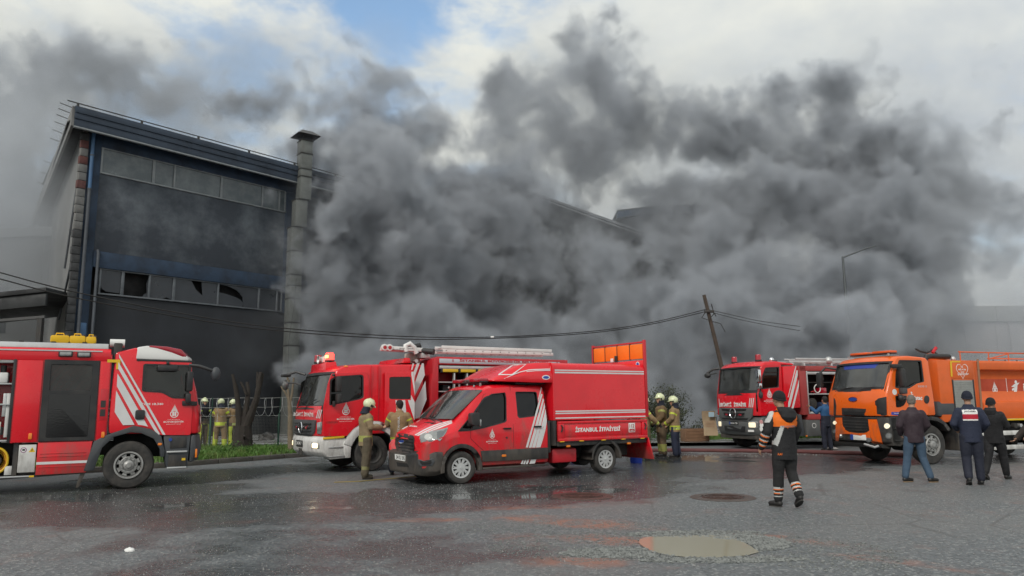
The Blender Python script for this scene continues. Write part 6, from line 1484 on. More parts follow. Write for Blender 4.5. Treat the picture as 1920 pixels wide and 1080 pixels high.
    t, V, hp = person('firefighter in tan jacket and navy trousers, rightmost of the group beside the weeds', gnd(1268, 858), hz(160), dict(head=(.02, 0, 1.65), hyaw=.2, hpitch=.15, eL=(.05, .25, 1.17), wL=(.26, .12, 1.0), eR=(.02, -.26, 1.17), wR=(.24, -.2, .98), kL=(.02, .10, .51), aL=(0, .12, .1), kR=(.0, -.12, .51), aR=(-.05, -.13, .1)),
           dict(jm=[(HIVIS, torso_band(.83, .87)), (SILV, torso_band(.87, .89)), (HIVIS, torso_band(.89, .95)), (HIVIS, arm_band(.72, .95)), (HIVIS, arm_band(.35, .55, 'se'))], trousers=NAVY, hem=.76, bulk=1.08), g, H=1.78)
    back_text(t, 'İSTANBUL', V, .98, .05, .36, SILV, .05, True)
    # man in the black jacket with orange yoke
    yoke = lambda c, V: c.x < V['chest'].x+.02 and 1.215+abs(c.y)*.12 < c.z < 1.50-abs(c.y+.0)*.2 and abs(c.y) < .205 and c.z < 1.46
    sash = lambda c, V: c.x < .03 and abs(c.y-.085-(1.24-c.z)*.34) < .03 and .92 < c.z < 1.25 and c.y > .02
    sash2 = lambda c, V: c.x < .0 and abs(c.y-.235+(c.z-1.40)*.6) < .028 and 1.30 < c.z < 1.50 and c.y > .15
    def armst(t0s):
        def fn(c, V):
            ti, di = seg_t(c, V['eL'], V['wL']); return di < .1 and c.y > .18 and any(a < ti < a+.07 for a in t0s) and c.x < .06
        return fn
    f = gnd(1478, 951); 
    t, V, hp = person('man in black jacket with orange yoke and black knit cap walking away in the foreground', f, hz(100),
           dict(head=(.03, .03, 1.655), hyaw=.35, eL=(-.02, .30, 1.16), wL=(.10, .34, .92), eR=(.04, -.26, 1.17), wR=(.16, -.24, .96), hL=(0, .1, .92), kL=(.04, .105, .51), aL=(.07, .12, .10), kR=(.02, -.10, .53), aR=(-.18, -.09, .19), tR=.55, fL=.35, fR=-.1),
           dict(jacket=BLACKC, jm=[(ORC, yoke), (SILV, sash), (SILV, sash2), (SILV, armst((.15, .45, .75))), (ORC, armst((.22, .52, .82))), (ORC, lambda c, V: c.z > 1.475 and abs(c.y) < .1)], trousers=mat('black trousers', (.014, .014, .015), .85, var=.3, bump=.5, bscale=25),
                tm=[(SILV, leg_band(.50, .56)), (ORC, leg_band(.56, .60)), (SILV, leg_band(.66, .72)), (ORC, leg_band(.72, .74)), (SILV, leg_band(.82, .86))], hem=.72, bulk=1.06, head='beanie', loose=1.0, fold=.018), H=1.80)
    back_text(t, 'KILAVUZ EKİBİ', V, 1.225, .035, .24, mat('grey print', (.25, .22, .25), .6), -.03)
    lettering('A.A.R.', t, ORC, V['hL']+Vector((-.118, .09, -.12)), (0, -1, 0), (0, 0, 1), .10, .035, .03)
    hd = MB(); rings(hd, [((-.13, -.03, 1.30), .035, .06), ((-.145, -.03, 1.38), .07, .13), ((-.10, -.02, 1.48), .085, .15), ((-.05, 0, 1.54), .06, .12)])
    finish('hood', sculpt(hd, .013, 3, .02), BLACKC, t)
    for q, m_ in (((-.03, .395, 1.20), SILV), ((-.05, .385, 1.26), SILV), ((-.04, .38, 1.31), mat('pink badge', (.6, .3, .3), .5))):
        d = (Vector(q)-(V['sL']+V['eL'])/2); d.z = 0; d.normalize(); c = (V['sL']*(.0)+Vector((V['eL'].x, V['eL'].y, q[2])))*1.0+d*.085
        MB().cyl(c, c+d*.012, .034, n=14).build('sleeve_badge', LETW if m_ == SILV else m_, t)
    # three in front of the tanker
    person('grey-haired man in dark purple jacket and jeans walking in front of the orange tanker', gnd(1722, 904), hz(75),
           dict(head=(.06, -.02, 1.645), hpitch=.3, hyaw=-.4, eL=(-.02, .27, 1.16), wL=(.16, .22, .98), eR=(.02, -.27, 1.16), wR=(.2, -.18, 1.0), kL=(.02, .16, .51), aL=(-.02, .24, .10), kR=(.05, -.13, .51), aR=(.0, -.24, .10), fL=-1.0, fR=-1.0),
           dict(jacket=PURP, trousers=JEANS, head='hairgrey', boots=mat('dark shoe', (.02, .018, .017), .5), sole=mat('tan sole', (.25, .17, .1), .7), hem=.80, bulk=1.04, fold=.014, loose=.8), H=1.74)
    t, V, hp = person('gendarme in navy uniform with a white and red back panel walking away', gnd(1830, 909), hz(70),
           dict(head=(.02, 0, 1.655), eL=(-.01, .28, 1.16), wL=(.20, .20, 1.06), eR=(.0, -.28, 1.16), wR=(.18, -.22, 1.02), kL=(.03, .11, .51), aL=(-.12, .13, .14), tL=.45, kR=(.03, -.10, .51), aR=(.02, -.10, .10)),
           dict(jacket=NAVY, jm=[(LETW, back_patch(-.13, .13, 1.22, 1.43)), (mat('panel red', (.45, .01, .03), .6), back_patch(-.13, .13, 1.245, 1.345))], trousers=NAVYD, head='beanie', capm=NAVYD, hem=.80, bulk=1.03, fold=.014, loose=1.1), H=1.80)
    back_text(t, 'JANDARMA', V, 1.375, .04, .20, LETB, 0)
    t, V, hp = person('person in black coat and knit cap holding up a phone, beside the gendarme', gnd(1872, 899), hz(35),
           dict(head=(.03, 0, 1.64), hyaw=-.1, eL=(.12, .24, 1.18), wL=(.36, .10, 1.22), eR=(.10, -.24, 1.16), wR=(.30, -.12, 1.15), kL=(-.10, .10, .52), aL=(-.32, .11, .16), tL=.6, kR=(.12, -.10, .52), aR=(.18, -.1, .10)),
           dict(jacket=BLACKC, trousers=BLACKC, head='beanie', hem=.78, bulk=1.05, fold=.02), H=1.68)
    hd = MB(); rings(hd, [((-.09, 0, 1.40), .06, .12), ((-.07, 0, 1.50), .09, .13), ((-.02, 0, 1.56), .08, .11)]); finish('hood', sculpt(hd, .013, 3, .015), BLACKC, t)
    ph = tag(MB().box(-.037, .037, -.004, .004, 0, .15).build('phone', PLAST, None, .006), 'black phone held up by the person in the black coat', 'phone'); M = t.matrix_world
    q = Matrix.Translation(Vector(t.location)) @ Matrix.Rotation(t.rotation_euler.z, 4, 'Z') @ Matrix.Scale(t.scale[0], 4) @ (V['wL']+Vector((.085, -.02, .03)))
    ph.location = q; ph.rotation_euler = (R(12), 0, R(125))
    # between the two trucks, in blue, reaching into the locker; and the arm at the right edge
    person('person in blue jacket reaching into the open locker of the right fire engine', gnd(1553, 846), hz(110), dict(eL=(.10, .28, 1.26), wL=(.28, .34, 1.42), eR=(.08, -.26, 1.2), wR=(.2, -.2, 1.1)),
           dict(jacket=mat('blue jacket cloth', (.02, .09, .22), .7, var=.4, bump=.4, bscale=25), jm=[(NAVYD, lambda c, V: c.z < 1.15)], trousers=NAVYD, head='hair', fold=.02), H=1.78)
    person('person in dark brown jacket cropped by the right edge of the photo', gnd(1966, 912), hz(175), dict(eL=(.05, .28, 1.15), wL=(.36, .24, .98), eR=(.08, -.27, 1.15), wR=(.38, -.20, .90)),
           dict(jacket=mat('dark brown cloth', (.03, .022, .018), .8, var=.3, bump=.4, bscale=25), trousers=BLACKC, head='hair', fold=.015), H=1.76)
# ------------------------------------------------------------------ ground
def ground_nodes(t):
    tcn = N(t, 'ShaderNodeTexCoord'); P0 = tcn.outputs['Object']
    def math(op, a, b=None, c=None, clamp=False):
        n = t.nodes.new('ShaderNodeMath'); n.operation = op; n.use_clamp = clamp
        for i, v in enumerate((a, b, c)):
            if v is None: continue
            if isinstance(v, (int, float)): n.inputs[i].default_value = v
            else: L(t, v, n.inputs[i])
        return n.outputs[0]
    def noise(scale, det=6.0, rough=.6, dist=0.0, vec=P0):
        n = N(t, 'ShaderNodeTexNoise', i_Scale=scale, i_Detail=det, i_Roughness=rough, i_Distortion=dist); L(t, vec, n.inputs[0]); return n.outputs[0]
    def ramp(v, a, b, c=0.0, d=1.0):
        n = N(t, 'ShaderNodeMapRange', interpolation_type='SMOOTHSTEP'); L(t, v, n.inputs[0])
        for i, q in enumerate((a, b, c, d)): n.inputs[i+1].default_value = q
        return n.outputs[0]
    def mixc(f, a, b):
        n = N(t, 'ShaderNodeMix', data_type='RGBA'); L(t, f, n.inputs[0])
        for i, v in ((6, a), (7, b)):
            if isinstance(v, tuple): n.inputs[i].default_value = (*v, 1)
            else: L(t, v, n.inputs[i])
        return n.outputs[2]
    def blob(cx, cy_, rx, ry, ang, wt):
        m = N(t, 'ShaderNodeMapping', vector_type='TEXTURE'); L(t, P0, m.inputs[0]); m.inputs['Location'].default_value = (cx, cy_, 0); m.inputs['Rotation'].default_value = (0, 0, R(ang)); m.inputs['Scale'].default_value = (rx, ry, 1)
        d = N(t, 'ShaderNodeVectorMath', operation='DOT_PRODUCT'); L(t, m.outputs[0], d.inputs[0]); L(t, m.outputs[0], d.inputs[1])
        return math('MULTIPLY', math('SUBTRACT', 1.0, d.outputs['Value'], clamp=True), wt)
    def total(bl):
        r_ = None
        for b in bl: r_ = blob(*b) if r_ is None else math('ADD', r_, blob(*b))
        return r_
    return P0, math, noise, ramp, mixc, blob, total
def road_material():
    m = bpy.data.materials.new('wet asphalt'); m.use_nodes = True; t = m.node_tree; p = t.nodes['Principled BSDF']
    P0, math, noise, ramp, mixc, blob, total = ground_nodes(t)
    big = noise(.22, 5.0, .55); mid = noise(1.1, 6.0, .6); fine = noise(9.0, 6.0, .65)
    wet = total([(-3.5, 13.2, 7.5, 2.6, 12, 1.0), (3, 17.8, 7.5, 2.4, 14, 1.0), (10, 22, 10, 3.0, 0, 1.0), (-9.5, 14.2, 5.5, 1.7, 25, 1.1), (-2.2, 9.2, 3.8, 2.6, 0, .62), (-7.5, 18.8, 4.5, 2.4, 40, .9), (1.2, 14.6, 4.0, 1.6, 10, .7), (0, 23, 9, 4, 0, .9), (-3.2, 6.6, 2.2, 1.8, 0, .5)])
    w = math('ADD', wet, math('MULTIPLY', math('SUBTRACT', big, .5), 1.7)); w = math('ADD', w, math('MULTIPLY', math('SUBTRACT', mid, .5), 1.25))
    wetm = ramp(w, .22, .62); pud = ramp(w, .86, 1.2)
    # red clay washed over the asphalt
    clay = total([(.85, 10.9, 1.5, .55, -28, 1.2), (1.25, 9.45, .9, .5, -20, 1.3), (.62, 8.2, .75, .42, 0, 1.2), (-.2, 12.4, 2.4, .35, 5, 1.1), (-5.0, 11.0, 2.0, .4, 12, .5), (3.4, 9.3, 1.6, .30, -38, .8), (-3.4, 7.8, .5, 1.0, 0, .4), (.2, 9.6, .8, .8, 0, .5), (4.0, 8.0, 1.2, .3, -40, .8), (-1.4, 11.2, 1.2, .25, 0, .9)])
    cn = noise(2.6, 8.0, .68, 1.2); cl = math('MULTIPLY', ramp(math('ADD', clay, math('MULTIPLY', math('SUBTRACT', mid, .5), 3.4)), .15, 1.25), ramp(cn, .36, .60))
    v = N(t, 'ShaderNodeTexVoronoi', i_Scale=36.0, feature='F1'); L(t, P0, v.inputs[0])
    v2 = N(t, 'ShaderNodeTexVoronoi', i_Scale=16.0, feature='F1'); L(t, P0, v2.inputs[0])
    sp = N(t, 'ShaderNodeSeparateColor'); L(t, v.outputs['Color'], sp.inputs[0])
    base = mixc(ramp(fine, .3, .75), (.105, .117, .124), (.158, .170, .177))
    base = mixc(ramp(sp.outputs[0], .80, .90, 0, .5), base, (.40, .41, .39)); base = mixc(ramp(sp.outputs[1], .68, .8, 0, .45), base, (.03, .032, .034))
    wv = N(t, 'ShaderNodeVectorMath', operation='MULTIPLY_ADD'); L(t, N(t, 'ShaderNodeTexNoise', i_Scale=1.3, i_Detail=5.0).outputs['Color'], wv.inputs[0]); wv.inputs[1].default_value = (.9, .9, 0); L(t, P0, wv.inputs[2])
    vc = N(t, 'ShaderNodeTexVoronoi', i_Scale=.33, feature='DISTANCE_TO_EDGE'); L(t, wv.outputs[0], vc.inputs[0]); crk = math('MULTIPLY', ramp(vc.outputs['Distance'], .002, .010, 1.0, 0.0), ramp(big, .45, .6))
    base = mixc(math('MULTIPLY', crk, .7), base, (.02, .02, .02))
    base = mixc(ramp(big, .42, .62, 0, .5), base, (.17, .17, .165))
    base = mixc(math('MULTIPLY', cl, .78), base, (.33, .135, .085))
    base = mixc(math('MULTIPLY', wetm, .62), base, (.050, .053, .055))
    L(t, base, p.inputs['Base Color'])
    rg = math('ADD', math('MULTIPLY', math('SUBTRACT', 1.0, wetm), .30), math('ADD', .05, math('MULTIPLY', math('SUBTRACT', 1.0, pud), .16)))
    rg = math('ADD', rg, math('MULTIPLY', cl, .10)); L(t, rg, p.inputs['Roughness'])
    p.inputs['Specular IOR Level'].default_value = .5
    # relief, drowned in the puddles
    h = math('ADD', math('MULTIPLY', v.outputs['Distance'], .35), math('MULTIPLY', fine, .6)); h = math('ADD', h, math('MULTIPLY', v2.outputs['Distance'], .3))
    b = N(t, 'ShaderNodeBump', i_Distance=.02); L(t, h, b.inputs['Height']); L(t, math('ADD', .02, math('MULTIPLY', math('SUBTRACT', 1.0, pud), .75)), b.inputs['Strength'])
    L(t, b.outputs[0], p.inputs['Normal'])
    return m
def sheet(name, pts, z, m, sub=0, rough=0.0, seed=0):
    me = bpy.data.meshes.new(name); me.from_pydata([(x, y, z) for x, y in pts], [], [list(range(len(pts)))])
    bm = bmesh.new(); bm.from_mesh(me); bmesh.ops.recalc_face_normals(bm, faces=bm.faces)
    bmesh.ops.triangulate(bm, faces=bm.faces)
    for _ in range(sub): bmesh.ops.subdivide_edges(bm, edges=bm.edges, cuts=1, use_grid_fill=True)
    if rough:
        for v in bm.verts: v.co.z += rough*(mnoise.noise(Vector((v.co.x*.7+seed, v.co.y*.7, 0)))+.4*mnoise.noise(Vector((v.co.x*2.3, v.co.y*2.3, seed))))
    bm.to_mesh(me); bm.free()
    if me.polygons and me.polygons[0].normal.z < 0: me.flip_normals()
    o = bpy.data.objects.new(name, me); COL.objects.link(o); me.materials.append(m); me.shade_smooth(); return struct(o)
GRASSM = mat('grass blade', (.07, .17, .022), .6, dirt=.7, dirtcol=(.15, .15, .055), scale=1.5)
SOIL = mat('dark soil', (.055, .048, .034), .9, dirt=.6, dirtcol=(.10, .10, .05), scale=3, bump=1, bscale=12)
def inpoly(x, y, P):
    c = False; n = len(P)
    for i in range(n):
        x1, y1 = P[i]; x2, y2 = P[i-1]
        if (y1 > y) != (y2 > y) and x < (x2-x1)*(y-y1)/(y2-y1)+x1: c = not c
    return c
def grass(name, label, poly, n, h0, h1, z0, seed, m=None, dens=None):
    rnd = random.Random(seed); xs = [p[0] for p in poly]; ys = [p[1] for p in poly]; v = []; f = []
    k = 0
    while k < n:
        x, y = rnd.uniform(min(xs), max(xs)), rnd.uniform(min(ys), max(ys))
        if not inpoly(x, y, poly): k += .2; continue
        q = mnoise.noise(Vector((x*1.1, y*1.1, seed)))
        if q < -.25 and rnd.random() < .6: k += .3; continue
        k += 1
        h = rnd.uniform(h0, h1)*(1+.6*q); a = rnd.uniform(0, 2*pi); w_ = .012+.01*rnd.random(); lx, ly = h*.6*rnd.uniform(-1, 1), h*.6*rnd.uniform(-1, 1)
        b = len(v); v += [(x-w_*cos(a), y-w_*sin(a), z0-.02), (x+w_*cos(a), y+w_*sin(a), z0-.02), (x+lx*.4+w_*.7*cos(a), y+ly*.4+w_*.7*sin(a), z0+h*.6), (x+lx, y+ly, z0+h)]
        f += [(b, b+1, b+2), (b, b+2, b+3)]
    me = bpy.data.meshes.new(name); me.from_pydata(v, [], f); o = bpy.data.objects.new(name, me); COL.objects.link(o); me.materials.append(m or GRASSM)
    o['kind'] = 'stuff'; o['label'] = label; o['category'] = 'grass'; return o
def stones(name, label, spots, seed, m, n_max):
    """loose stones; spots: (x, y, rx, ry, count, smin, smax)"""
    rnd = random.Random(seed); v = []; f = []
    for (cx, cy_, rx, ry, n, s0, s1) in spots:
        for _ in range(n):
            a = rnd.uniform(0, 2*pi); q = sqrt(rnd.random()); x, y = cx+rx*q*cos(a), cy_+ry*q*sin(a)
            if ((x-2.12)/.62)**2+((y-8.93)/.60)**2 < 1: continue
            s = s0+(s1-s0)*rnd.random()**3; b = len(v); c = Vector((x, y, s*.25))
            A = rnd.uniform(0, 6.28)
            for (dx, dy, dz) in ((1, 0, 0), (-.9, .2, .1), (.1, 1, -.1), (0, -.95, .1), (.1, .1, .75), (0, 0, -.8)):
                j = lambda: rnd.uniform(.7, 1.25)
                X, Y = dx*cos(A)-dy*sin(A), dx*sin(A)+dy*cos(A); v.append((c.x+X*s*j(), c.y+Y*s*j(), c.z+dz*s*j()*.8))
            f += [(b, b+2, b+4), (b+2, b+1, b+4), (b+1, b+3, b+4), (b+3, b, b+4), (b+2, b, b+5), (b+1, b+2, b+5), (b+3, b+1, b+5), (b, b+3, b+5)]
    me = bpy.data.meshes.new(name); me.from_pydata(v, [], f); o = bpy.data.objects.new(name, me); COL.objects.link(o); me.materials.append(m)
    o['kind'] = 'stuff'; o['label'] = label; o['category'] = 'gravel'; return o
VERGE = [(-30, 2.5), (-16, 13.8), (-9.4, 21.5), (-6.7, 25.3), (-3.5, 29.2), (1, 31.0), (6, 30.4), (9, 30.2), (13, 31.0), (20, 31.5), (60, 33), (60, 36), (-60, 36), (-60, 2.5)]
def ground():
    road = sheet('road', [(-400, -60), (400, -60), (400, 900), (-400, 900)], 0, road_material())
    yard_m = mat('wet concrete', (.14, .14, .135), .22, dirt=.9, dirtcol=(.55, .56, .56), scale=.55, bump=.3, bscale=6)
    sheet('yard', [(-60, 28.8), (60, 28.8), (60, 75), (-60, 75)], .135, yard_m)
    bed = sheet('verge', VERGE[:-3]+[(60, 34.5), (-60, 34.5)] if False else [(-30, 2.5), (-16, 13.8), (-9.4, 21.5), (-6.7, 25.3), (-3.5, 29.2), (1, 30.6), (6, 30.4), (9, 30.2), (13, 31.0), (20, 31.5), (60, 33), (60, 34.5), (4, 34.5), (-2, 30.0), (-60, 29.6), (-60, 2.5)], .125, SOIL)
    # kerb step of the verge
    mb = MB(); E = VERGE[:11]
    for i in range(len(E)-1):
        a, b = Vector((*E[i], 0)), Vector((*E[i+1], 0)); d = (b-a).normalized(); nrm = Vector((-d.y, d.x, 0))
        L_ = (b-a).length; k = max(1, int(L_/1.0)); 
        for j in range(k):
            p, q = a+d*(L_*j/k+.01), a+d*(L_*(j+1)/k-.01)
            vs_ = [p-nrm*.10, q-nrm*.10, q+nrm*.02, p+nrm*.02]
            kb = MB().add([v_+Vector((0, 0, z)) for z in (-.02, .135) for v_ in vs_], [(0, 3, 2, 1), (4, 5, 6, 7), (0, 1, 5, 4), (1, 2, 6, 5), (2, 3, 7, 6), (3, 0, 4, 7)])
            if -17 < p.x < 20: kb.build('kerb_stone', mat('old kerb', (.10, .095, .085), .8, dirt=.6, dirtcol=(.04, .045, .025), scale=3, bump=.5), bed, .012)
    grass('grass', 'bright green grass on the verge left of the crew-cab engine', [(-22, 9.5), (-15.8, 14.6), (-9.35, 21.75), (-6.6, 25.6), (-4.4, 28.4), (-5, 29.2), (-14, 29.2), (-22, 20)], 52000, .05, .17, .13, 3)
    grass('grass', 'sparse green grass behind the right fire engine', [(7.5, 30.7), (12, 31.1), (19, 31.8), (19, 33.5), (7.5, 33.0)], 9000, .05, .2, .13, 5)
    # muddy pothole water
    P = [gnd(*q) for q in ((1200, 1012), (1212, 1008), (1240, 1006.5), (1290, 1005), (1335, 1004), (1362, 1006), (1385, 1012), (1403, 1022), (1424, 1036), (1404, 1042), (1370, 1045), (1330, 1047), (1290, 1046), (1250, 1042), (1222, 1035), (1206, 1026), (1198, 1018))]
    pts = []
    for i in range(len(P)):
        a, b = P[i], P[(i+1) % len(P)]
        for j in range(5):
            q = a.lerp(b, j/5); k = .018*mnoise.noise(q*9); pts.append((q.x+k, q.y+k))
    mud = mat('muddy water', (.36, .335, .25), .07, var=.0, spec=.6)
    sheet('puddle', pts, .008, mud)
    G = mat('loose gravel', (.22, .23, .22), .6, dirt=.9, dirtcol=(.045, .05, .05), scale=13)
    stones('gravel', 'loose grey gravel strewn around the muddy pothole', [(1.25, 8.65, .75, .30, 2600, .007, .026), (2.2, 8.22, .9, .16, 1600, .007, .028), (2.80, 9.2, .45, .50, 2400, .008, .030), (2.3, 9.80, .9, .26, 1800, .007, .026), (1.0, 9.1, 1.3, .9, 2500, .005, .016), (3.3, 8.6, .9, 1.0, 2000, .005, .018), (.4, 10.4, 1.8, .5, 1400, .004, .014), (1.6, 10.6, 2.6, .8, 1500, .004, .013)], 11, G, 0)
    stones('gravel', 'small pale stones scattered over the whole asphalt', [(0, 11, 9, 5, 8000, .003, .010), (-3, 8, 4, 2, 2500, .004, .010), (4, 14, 7, 4, 4000, .004, .011), (-6, 16, 7, 3, 2000, .004, .012), (5.5, 24, 5, 1, 500, .01, .03)], 12, mat('pale stones', (.40, .39, .37), .6, dirt=.9, dirtcol=(.10, .10, .10), scale=9), 0)
    # manhole covers
    IR = mat('rusty iron', (.085, .045, .035), .35, metal=.2, dirt=.7, dirtcol=(.03, .025, .022), scale=9, bump=.4)
    CON = mat('manhole frame', (.07, .055, .048), .4, dirt=.6, dirtcol=(.12, .07, .05), scale=5, bump=.6, bscale=30)
    for (px, py, r_, lab) in ((1091, 931, .56, 'rusty round manhole cover left of the muddy pothole, under the red pickup rear'), (1355, 933, .56, 'faint round manhole cover flush in the asphalt, just left of the walking man')):
        c = gnd(px, py); t = thing('manhole_cover', lab, 'manhole cover', c, 0, 'manhole covers in the road')
        MB().lathe([(.38, -.01), (.38, .012), (r_-.02, .014), (r_, .006), (r_, -.01)], (0, 0, 0), 'z', 40).build('frame', CON if px > 1200 else IR, t)
        cv = MB().lathe([(.001, -.01), (.001, .014), (.34, .014), (.355, .008), (.355, -.01)], (0, 0, 0), 'z', 40, False).build('cover', IR, t)
        for q in (.10, .17, .24, .31): MB().lathe([(q, .012), (q, .022), (q+.025, .022), (q+.025, .012)], (0, 0, 0), 'z', 32).build('cover_ring', IR, cv)

# ------------------------------------------------------------------ factory
def factory():
    P = at(128, 620, 34); P.z = 0
    SOOT = mat('sooty plaster', (.035, .043, .056), .8, dirt=.9, dirtcol=(.15, .17, .19), scale=.48, bump=.3, bscale=3)
    LOW = mat('blackened wall', (.011, .013, .017), .85, dirt=.7, dirtcol=(.040, .045, .054), scale=.5, bump=.3, bscale=3)
    BLUE = mat('sooty blue render', (.020, .042, .080), .7, dirt=.95, dirtcol=(.024, .029, .038), scale=.9)
    BLUEF = mat('blue fascia sheet', (.026, .042, .068), .6, dirt=.8, dirtcol=(.022, .028, .036), scale=.6)
    FR = mat('grey window frame', (.24, .26, .27), .5, dirt=.6, dirtcol=(.10, .11, .12), scale=2)
    PANE = mat('frosted dirty pane', (.085, .105, .115), .18, dirt=.8, dirtcol=(.19, .215, .225), scale=1.1, bump=.4, bscale=14)
    PANED = mat('sooty pane', (.028, .033, .042), .3, dirt=.6, dirtcol=(.05, .057, .068), scale=1.1)
    BLOCK = [mat('pier block grey', (.17, .17, .165), .85, dirt=.5, dirtcol=(.09, .09, .09), scale=5, bump=.6), mat('pier block dark', (.055, .057, .06), .85, dirt=.5, dirtcol=(.03, .03, .03), scale=5, bump=.6), mat('pier brick red', (.12, .045, .04), .85, dirt=.5, dirtcol=(.06, .04, .04), scale=5, bump=.6)]
    t = thing('factory_building', 'smoke-blackened factory hall with blue roof fascia and two broken window bands', 'factory', P, R(50))
    # walls between the bands
    MB().box(.80, 26, 0, .3, 0, 6.92).build('lower_wall', LOW, t, .01)
    MB().box(.80, 26, 0, .3, 9.02, 12.80).build('upper_wall', SOOT, t, .01)
    MB().box(.80, 26, -.10, .3, 8.22, 9.0).build('blue_beam', BLUE, t, .01)
    MB().box(.80, 26, -.02, .3, 14.12, 14.9).build('head_wall', BLUE, t, .01)
    MB().box(.20, .80, -.05, .3, 0, 14.9).build('blue_column', BLUE, t, .01)
    MB().box(11.0, 11.9, -.04, .3, 6.925, 14.118).build('blue_column', BLUE, t, .01)
    MB().box(12.0, 26, .0, .3, 6.93, 8.20).build('lower_wall', LOW, t); MB().box(12.0, 26, .0, .3, 12.81, 14.11).build('upper_wall', SOOT, t)
    MB().box(.3, 26, .5, .7, 6.5, 14.8).build('inner_dark', DARK, t)
    # pale side wall running back
    c, s_ = cos(R(75.6)), sin(R(75.6)); 
    SW = mat('pale side plaster', (.24, .24, .235), .85, dirt=.7, dirtcol=(.12, .12, .12), scale=.25, bump=.2, bscale=4)
    MB().prism([(.18, .06), (-.02, .06), (-.02+24*c, 24*s_), (.28+24*c, 24*s_)], 0, 14.85, 'z').build('side_wall', SW, t)
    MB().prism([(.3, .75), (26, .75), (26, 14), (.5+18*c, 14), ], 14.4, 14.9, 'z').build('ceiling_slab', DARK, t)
    # stacked blocks of the corner pier
    rnd = random.Random(4); z = 0.0; k = 0; meshes = {}
    while z < 14.5:
        h = .395; i = 2 if k in (33, 30, 35) else (1 if (z < 9.5 or rnd.random() < .22) else 0)
        x0 = -.16+rnd.uniform(-.03, .03); o = MB().box(x0, .195, -.14+rnd.uniform(-.012, .012), .06, z+.015, z+h-.012).build('block', BLOCK[i], t, .012); z += h; k += 1
    MB().box(-.10, .19, -.10, .05, 0, 14.6).build('mortar_core', BLOCK[1], t)
    # window bands; each pane is a piece
    FRP = FR
    def band(z0, z1, xs, broken):
        FR = FRP if z0 > 10 else mat('sooty window frame', (.13, .145, .16), .5, dirt=.7, dirtcol=(.05, .055, .065), scale=2)
        MB().box(xs[0]-.06, xs[-1]+.06, -.06, .10, z0-.075, z0).build('window_sill', FR, t, .008)
        MB().box(xs[0]-.06, xs[-1]+.06, -.03, .10, z1, z1+.05).build('window_head', FR, t, .008)
        for i in range(len(xs)-1):
            a, b = xs[i], xs[i+1]; f = MB().box(a-.045, a+.045, -.04, .10, z0, z1).build('window', FR, t, .006)
            if i in (1, 3): MB().box(a+.05, a+.09, -.02, .06, z0, z1).build('frame', FR, f)
            q = broken.get(i, [[(0, 0), (1, 0), (1, 1), (0, 1)]])
            for poly in q:
                MB().prism([(a+.045+(b-a-.09)*u, z0+.01+(z1-z0-.02)*w_) for u, w_ in poly], .03, .045).build('pane', PANED if z0 < 10 else PANE, f, smooth=False)
        MB().box(xs[-1]-.045, xs[-1]+.045, -.04, .10, z0, z1).build('window', FR, t, .006)
    band(12.88, 14.06, [.86, 3.33, 4.42, 7.0, 9.50, 10.60, 11.0], {})
    band(7.03, 8.16, [1.18, 2.20, 3.50, 4.72, 7.13, 9.55, 10.70, 11.0],
         {0: [[(.0, .35), (.1, .18), (.3, .08), (1, .06), (1, 1), (0, 1)]], 1: [[(.0, 0), (.05, 0), (.05, 1), (0, 1)], [(.8, 0), (1, 0), (1, .9), (.93, .6), (.97, .2), (.85, .12)]],
          2: [[(0, 0), (.6, 0), (.75, .1), (1, 0), (1, 1), (0, 1)]], 3: [[(0, 0), (1, 0), (1, 1), (.62, .98), (.66, .35), (.5, .6), (.38, 1), (0, 1)]], 4: [[(0, 0), (.60, 0), (.64, .22), (.48, .42), (.2, .55), (.02, .60), (0, .3)], [(.03, .98), (.22, .95), (.45, .8), (.6, .5), (.64, 0), (1, 0), (1, 1)]]})
    # pipes
    PB = mat('blue rain pipe', (.05, .13, .26), .45, dirt=.5, dirtcol=(.06, .07, .085), scale=1.2); PG = mat('sooty rain pipe', (.075, .085, .10), .5, dirt=.5, dirtcol=(.04, .045, .05), scale=2)
    MB().cyl((.36, -.16, 11.9), (.36, -.16, 14.75), .085, n=14).build('rain_pipe', PB, t); MB().cyl((.36, -.16, 0), (.36, -.16, 11.9), .078, n=14).build('rain_pipe', PG, t)
    for z_ in (13.55, 11.9, 7.4, 4): MB().cyl((.36, -.16, z_-.03), (.36, -.16, z_+.03), .10, n=14).build('pipe_clamp', PG, t)
    MB().tube([(.98, -.12, 0), (.98, -.12, 8.9), (.96, -.05, 9.05)], .07, 10).build('rain_pipe', PG, t)
    MB().box(.30, .70, -.18, -.06, 4.95, 5.55).build('blue_sleeve', PB, t, .03)
    # fascia, three sheets stepping out, soffit
    FX0, FX1 = -.78, 26
    for i, (z0, z1, y) in enumerate(((14.52, 14.86, -.95), (14.87, 15.14, -.99), (15.15, 15.44, -1.03))): MB().box(FX0-.01*i, FX1, y, y+.10, z0, z1).build('fascia_sheet', BLUEF, t, .012)
    MB().box(FX0, FX1, -.97, -.80, 14.44, 14.515).build('drip_edge', FR, t, .01)
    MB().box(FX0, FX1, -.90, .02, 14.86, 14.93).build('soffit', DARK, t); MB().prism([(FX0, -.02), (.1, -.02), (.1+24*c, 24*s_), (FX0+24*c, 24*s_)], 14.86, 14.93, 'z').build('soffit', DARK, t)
    MB().prism([(FX0, -.9), (FX0-.12, -.9), (FX0-.12+24*c, 24*s_), (FX0+24*c, 24*s_)], 14.5, 15.44, 'z').build('fascia_side', SW, t)
    MB().prism([(FX0, -.9), (FX1, -.9), (FX1, 14), (FX0+14*c, 14)], 15.445, 15.50, 'z').build('roof', DARK, t)
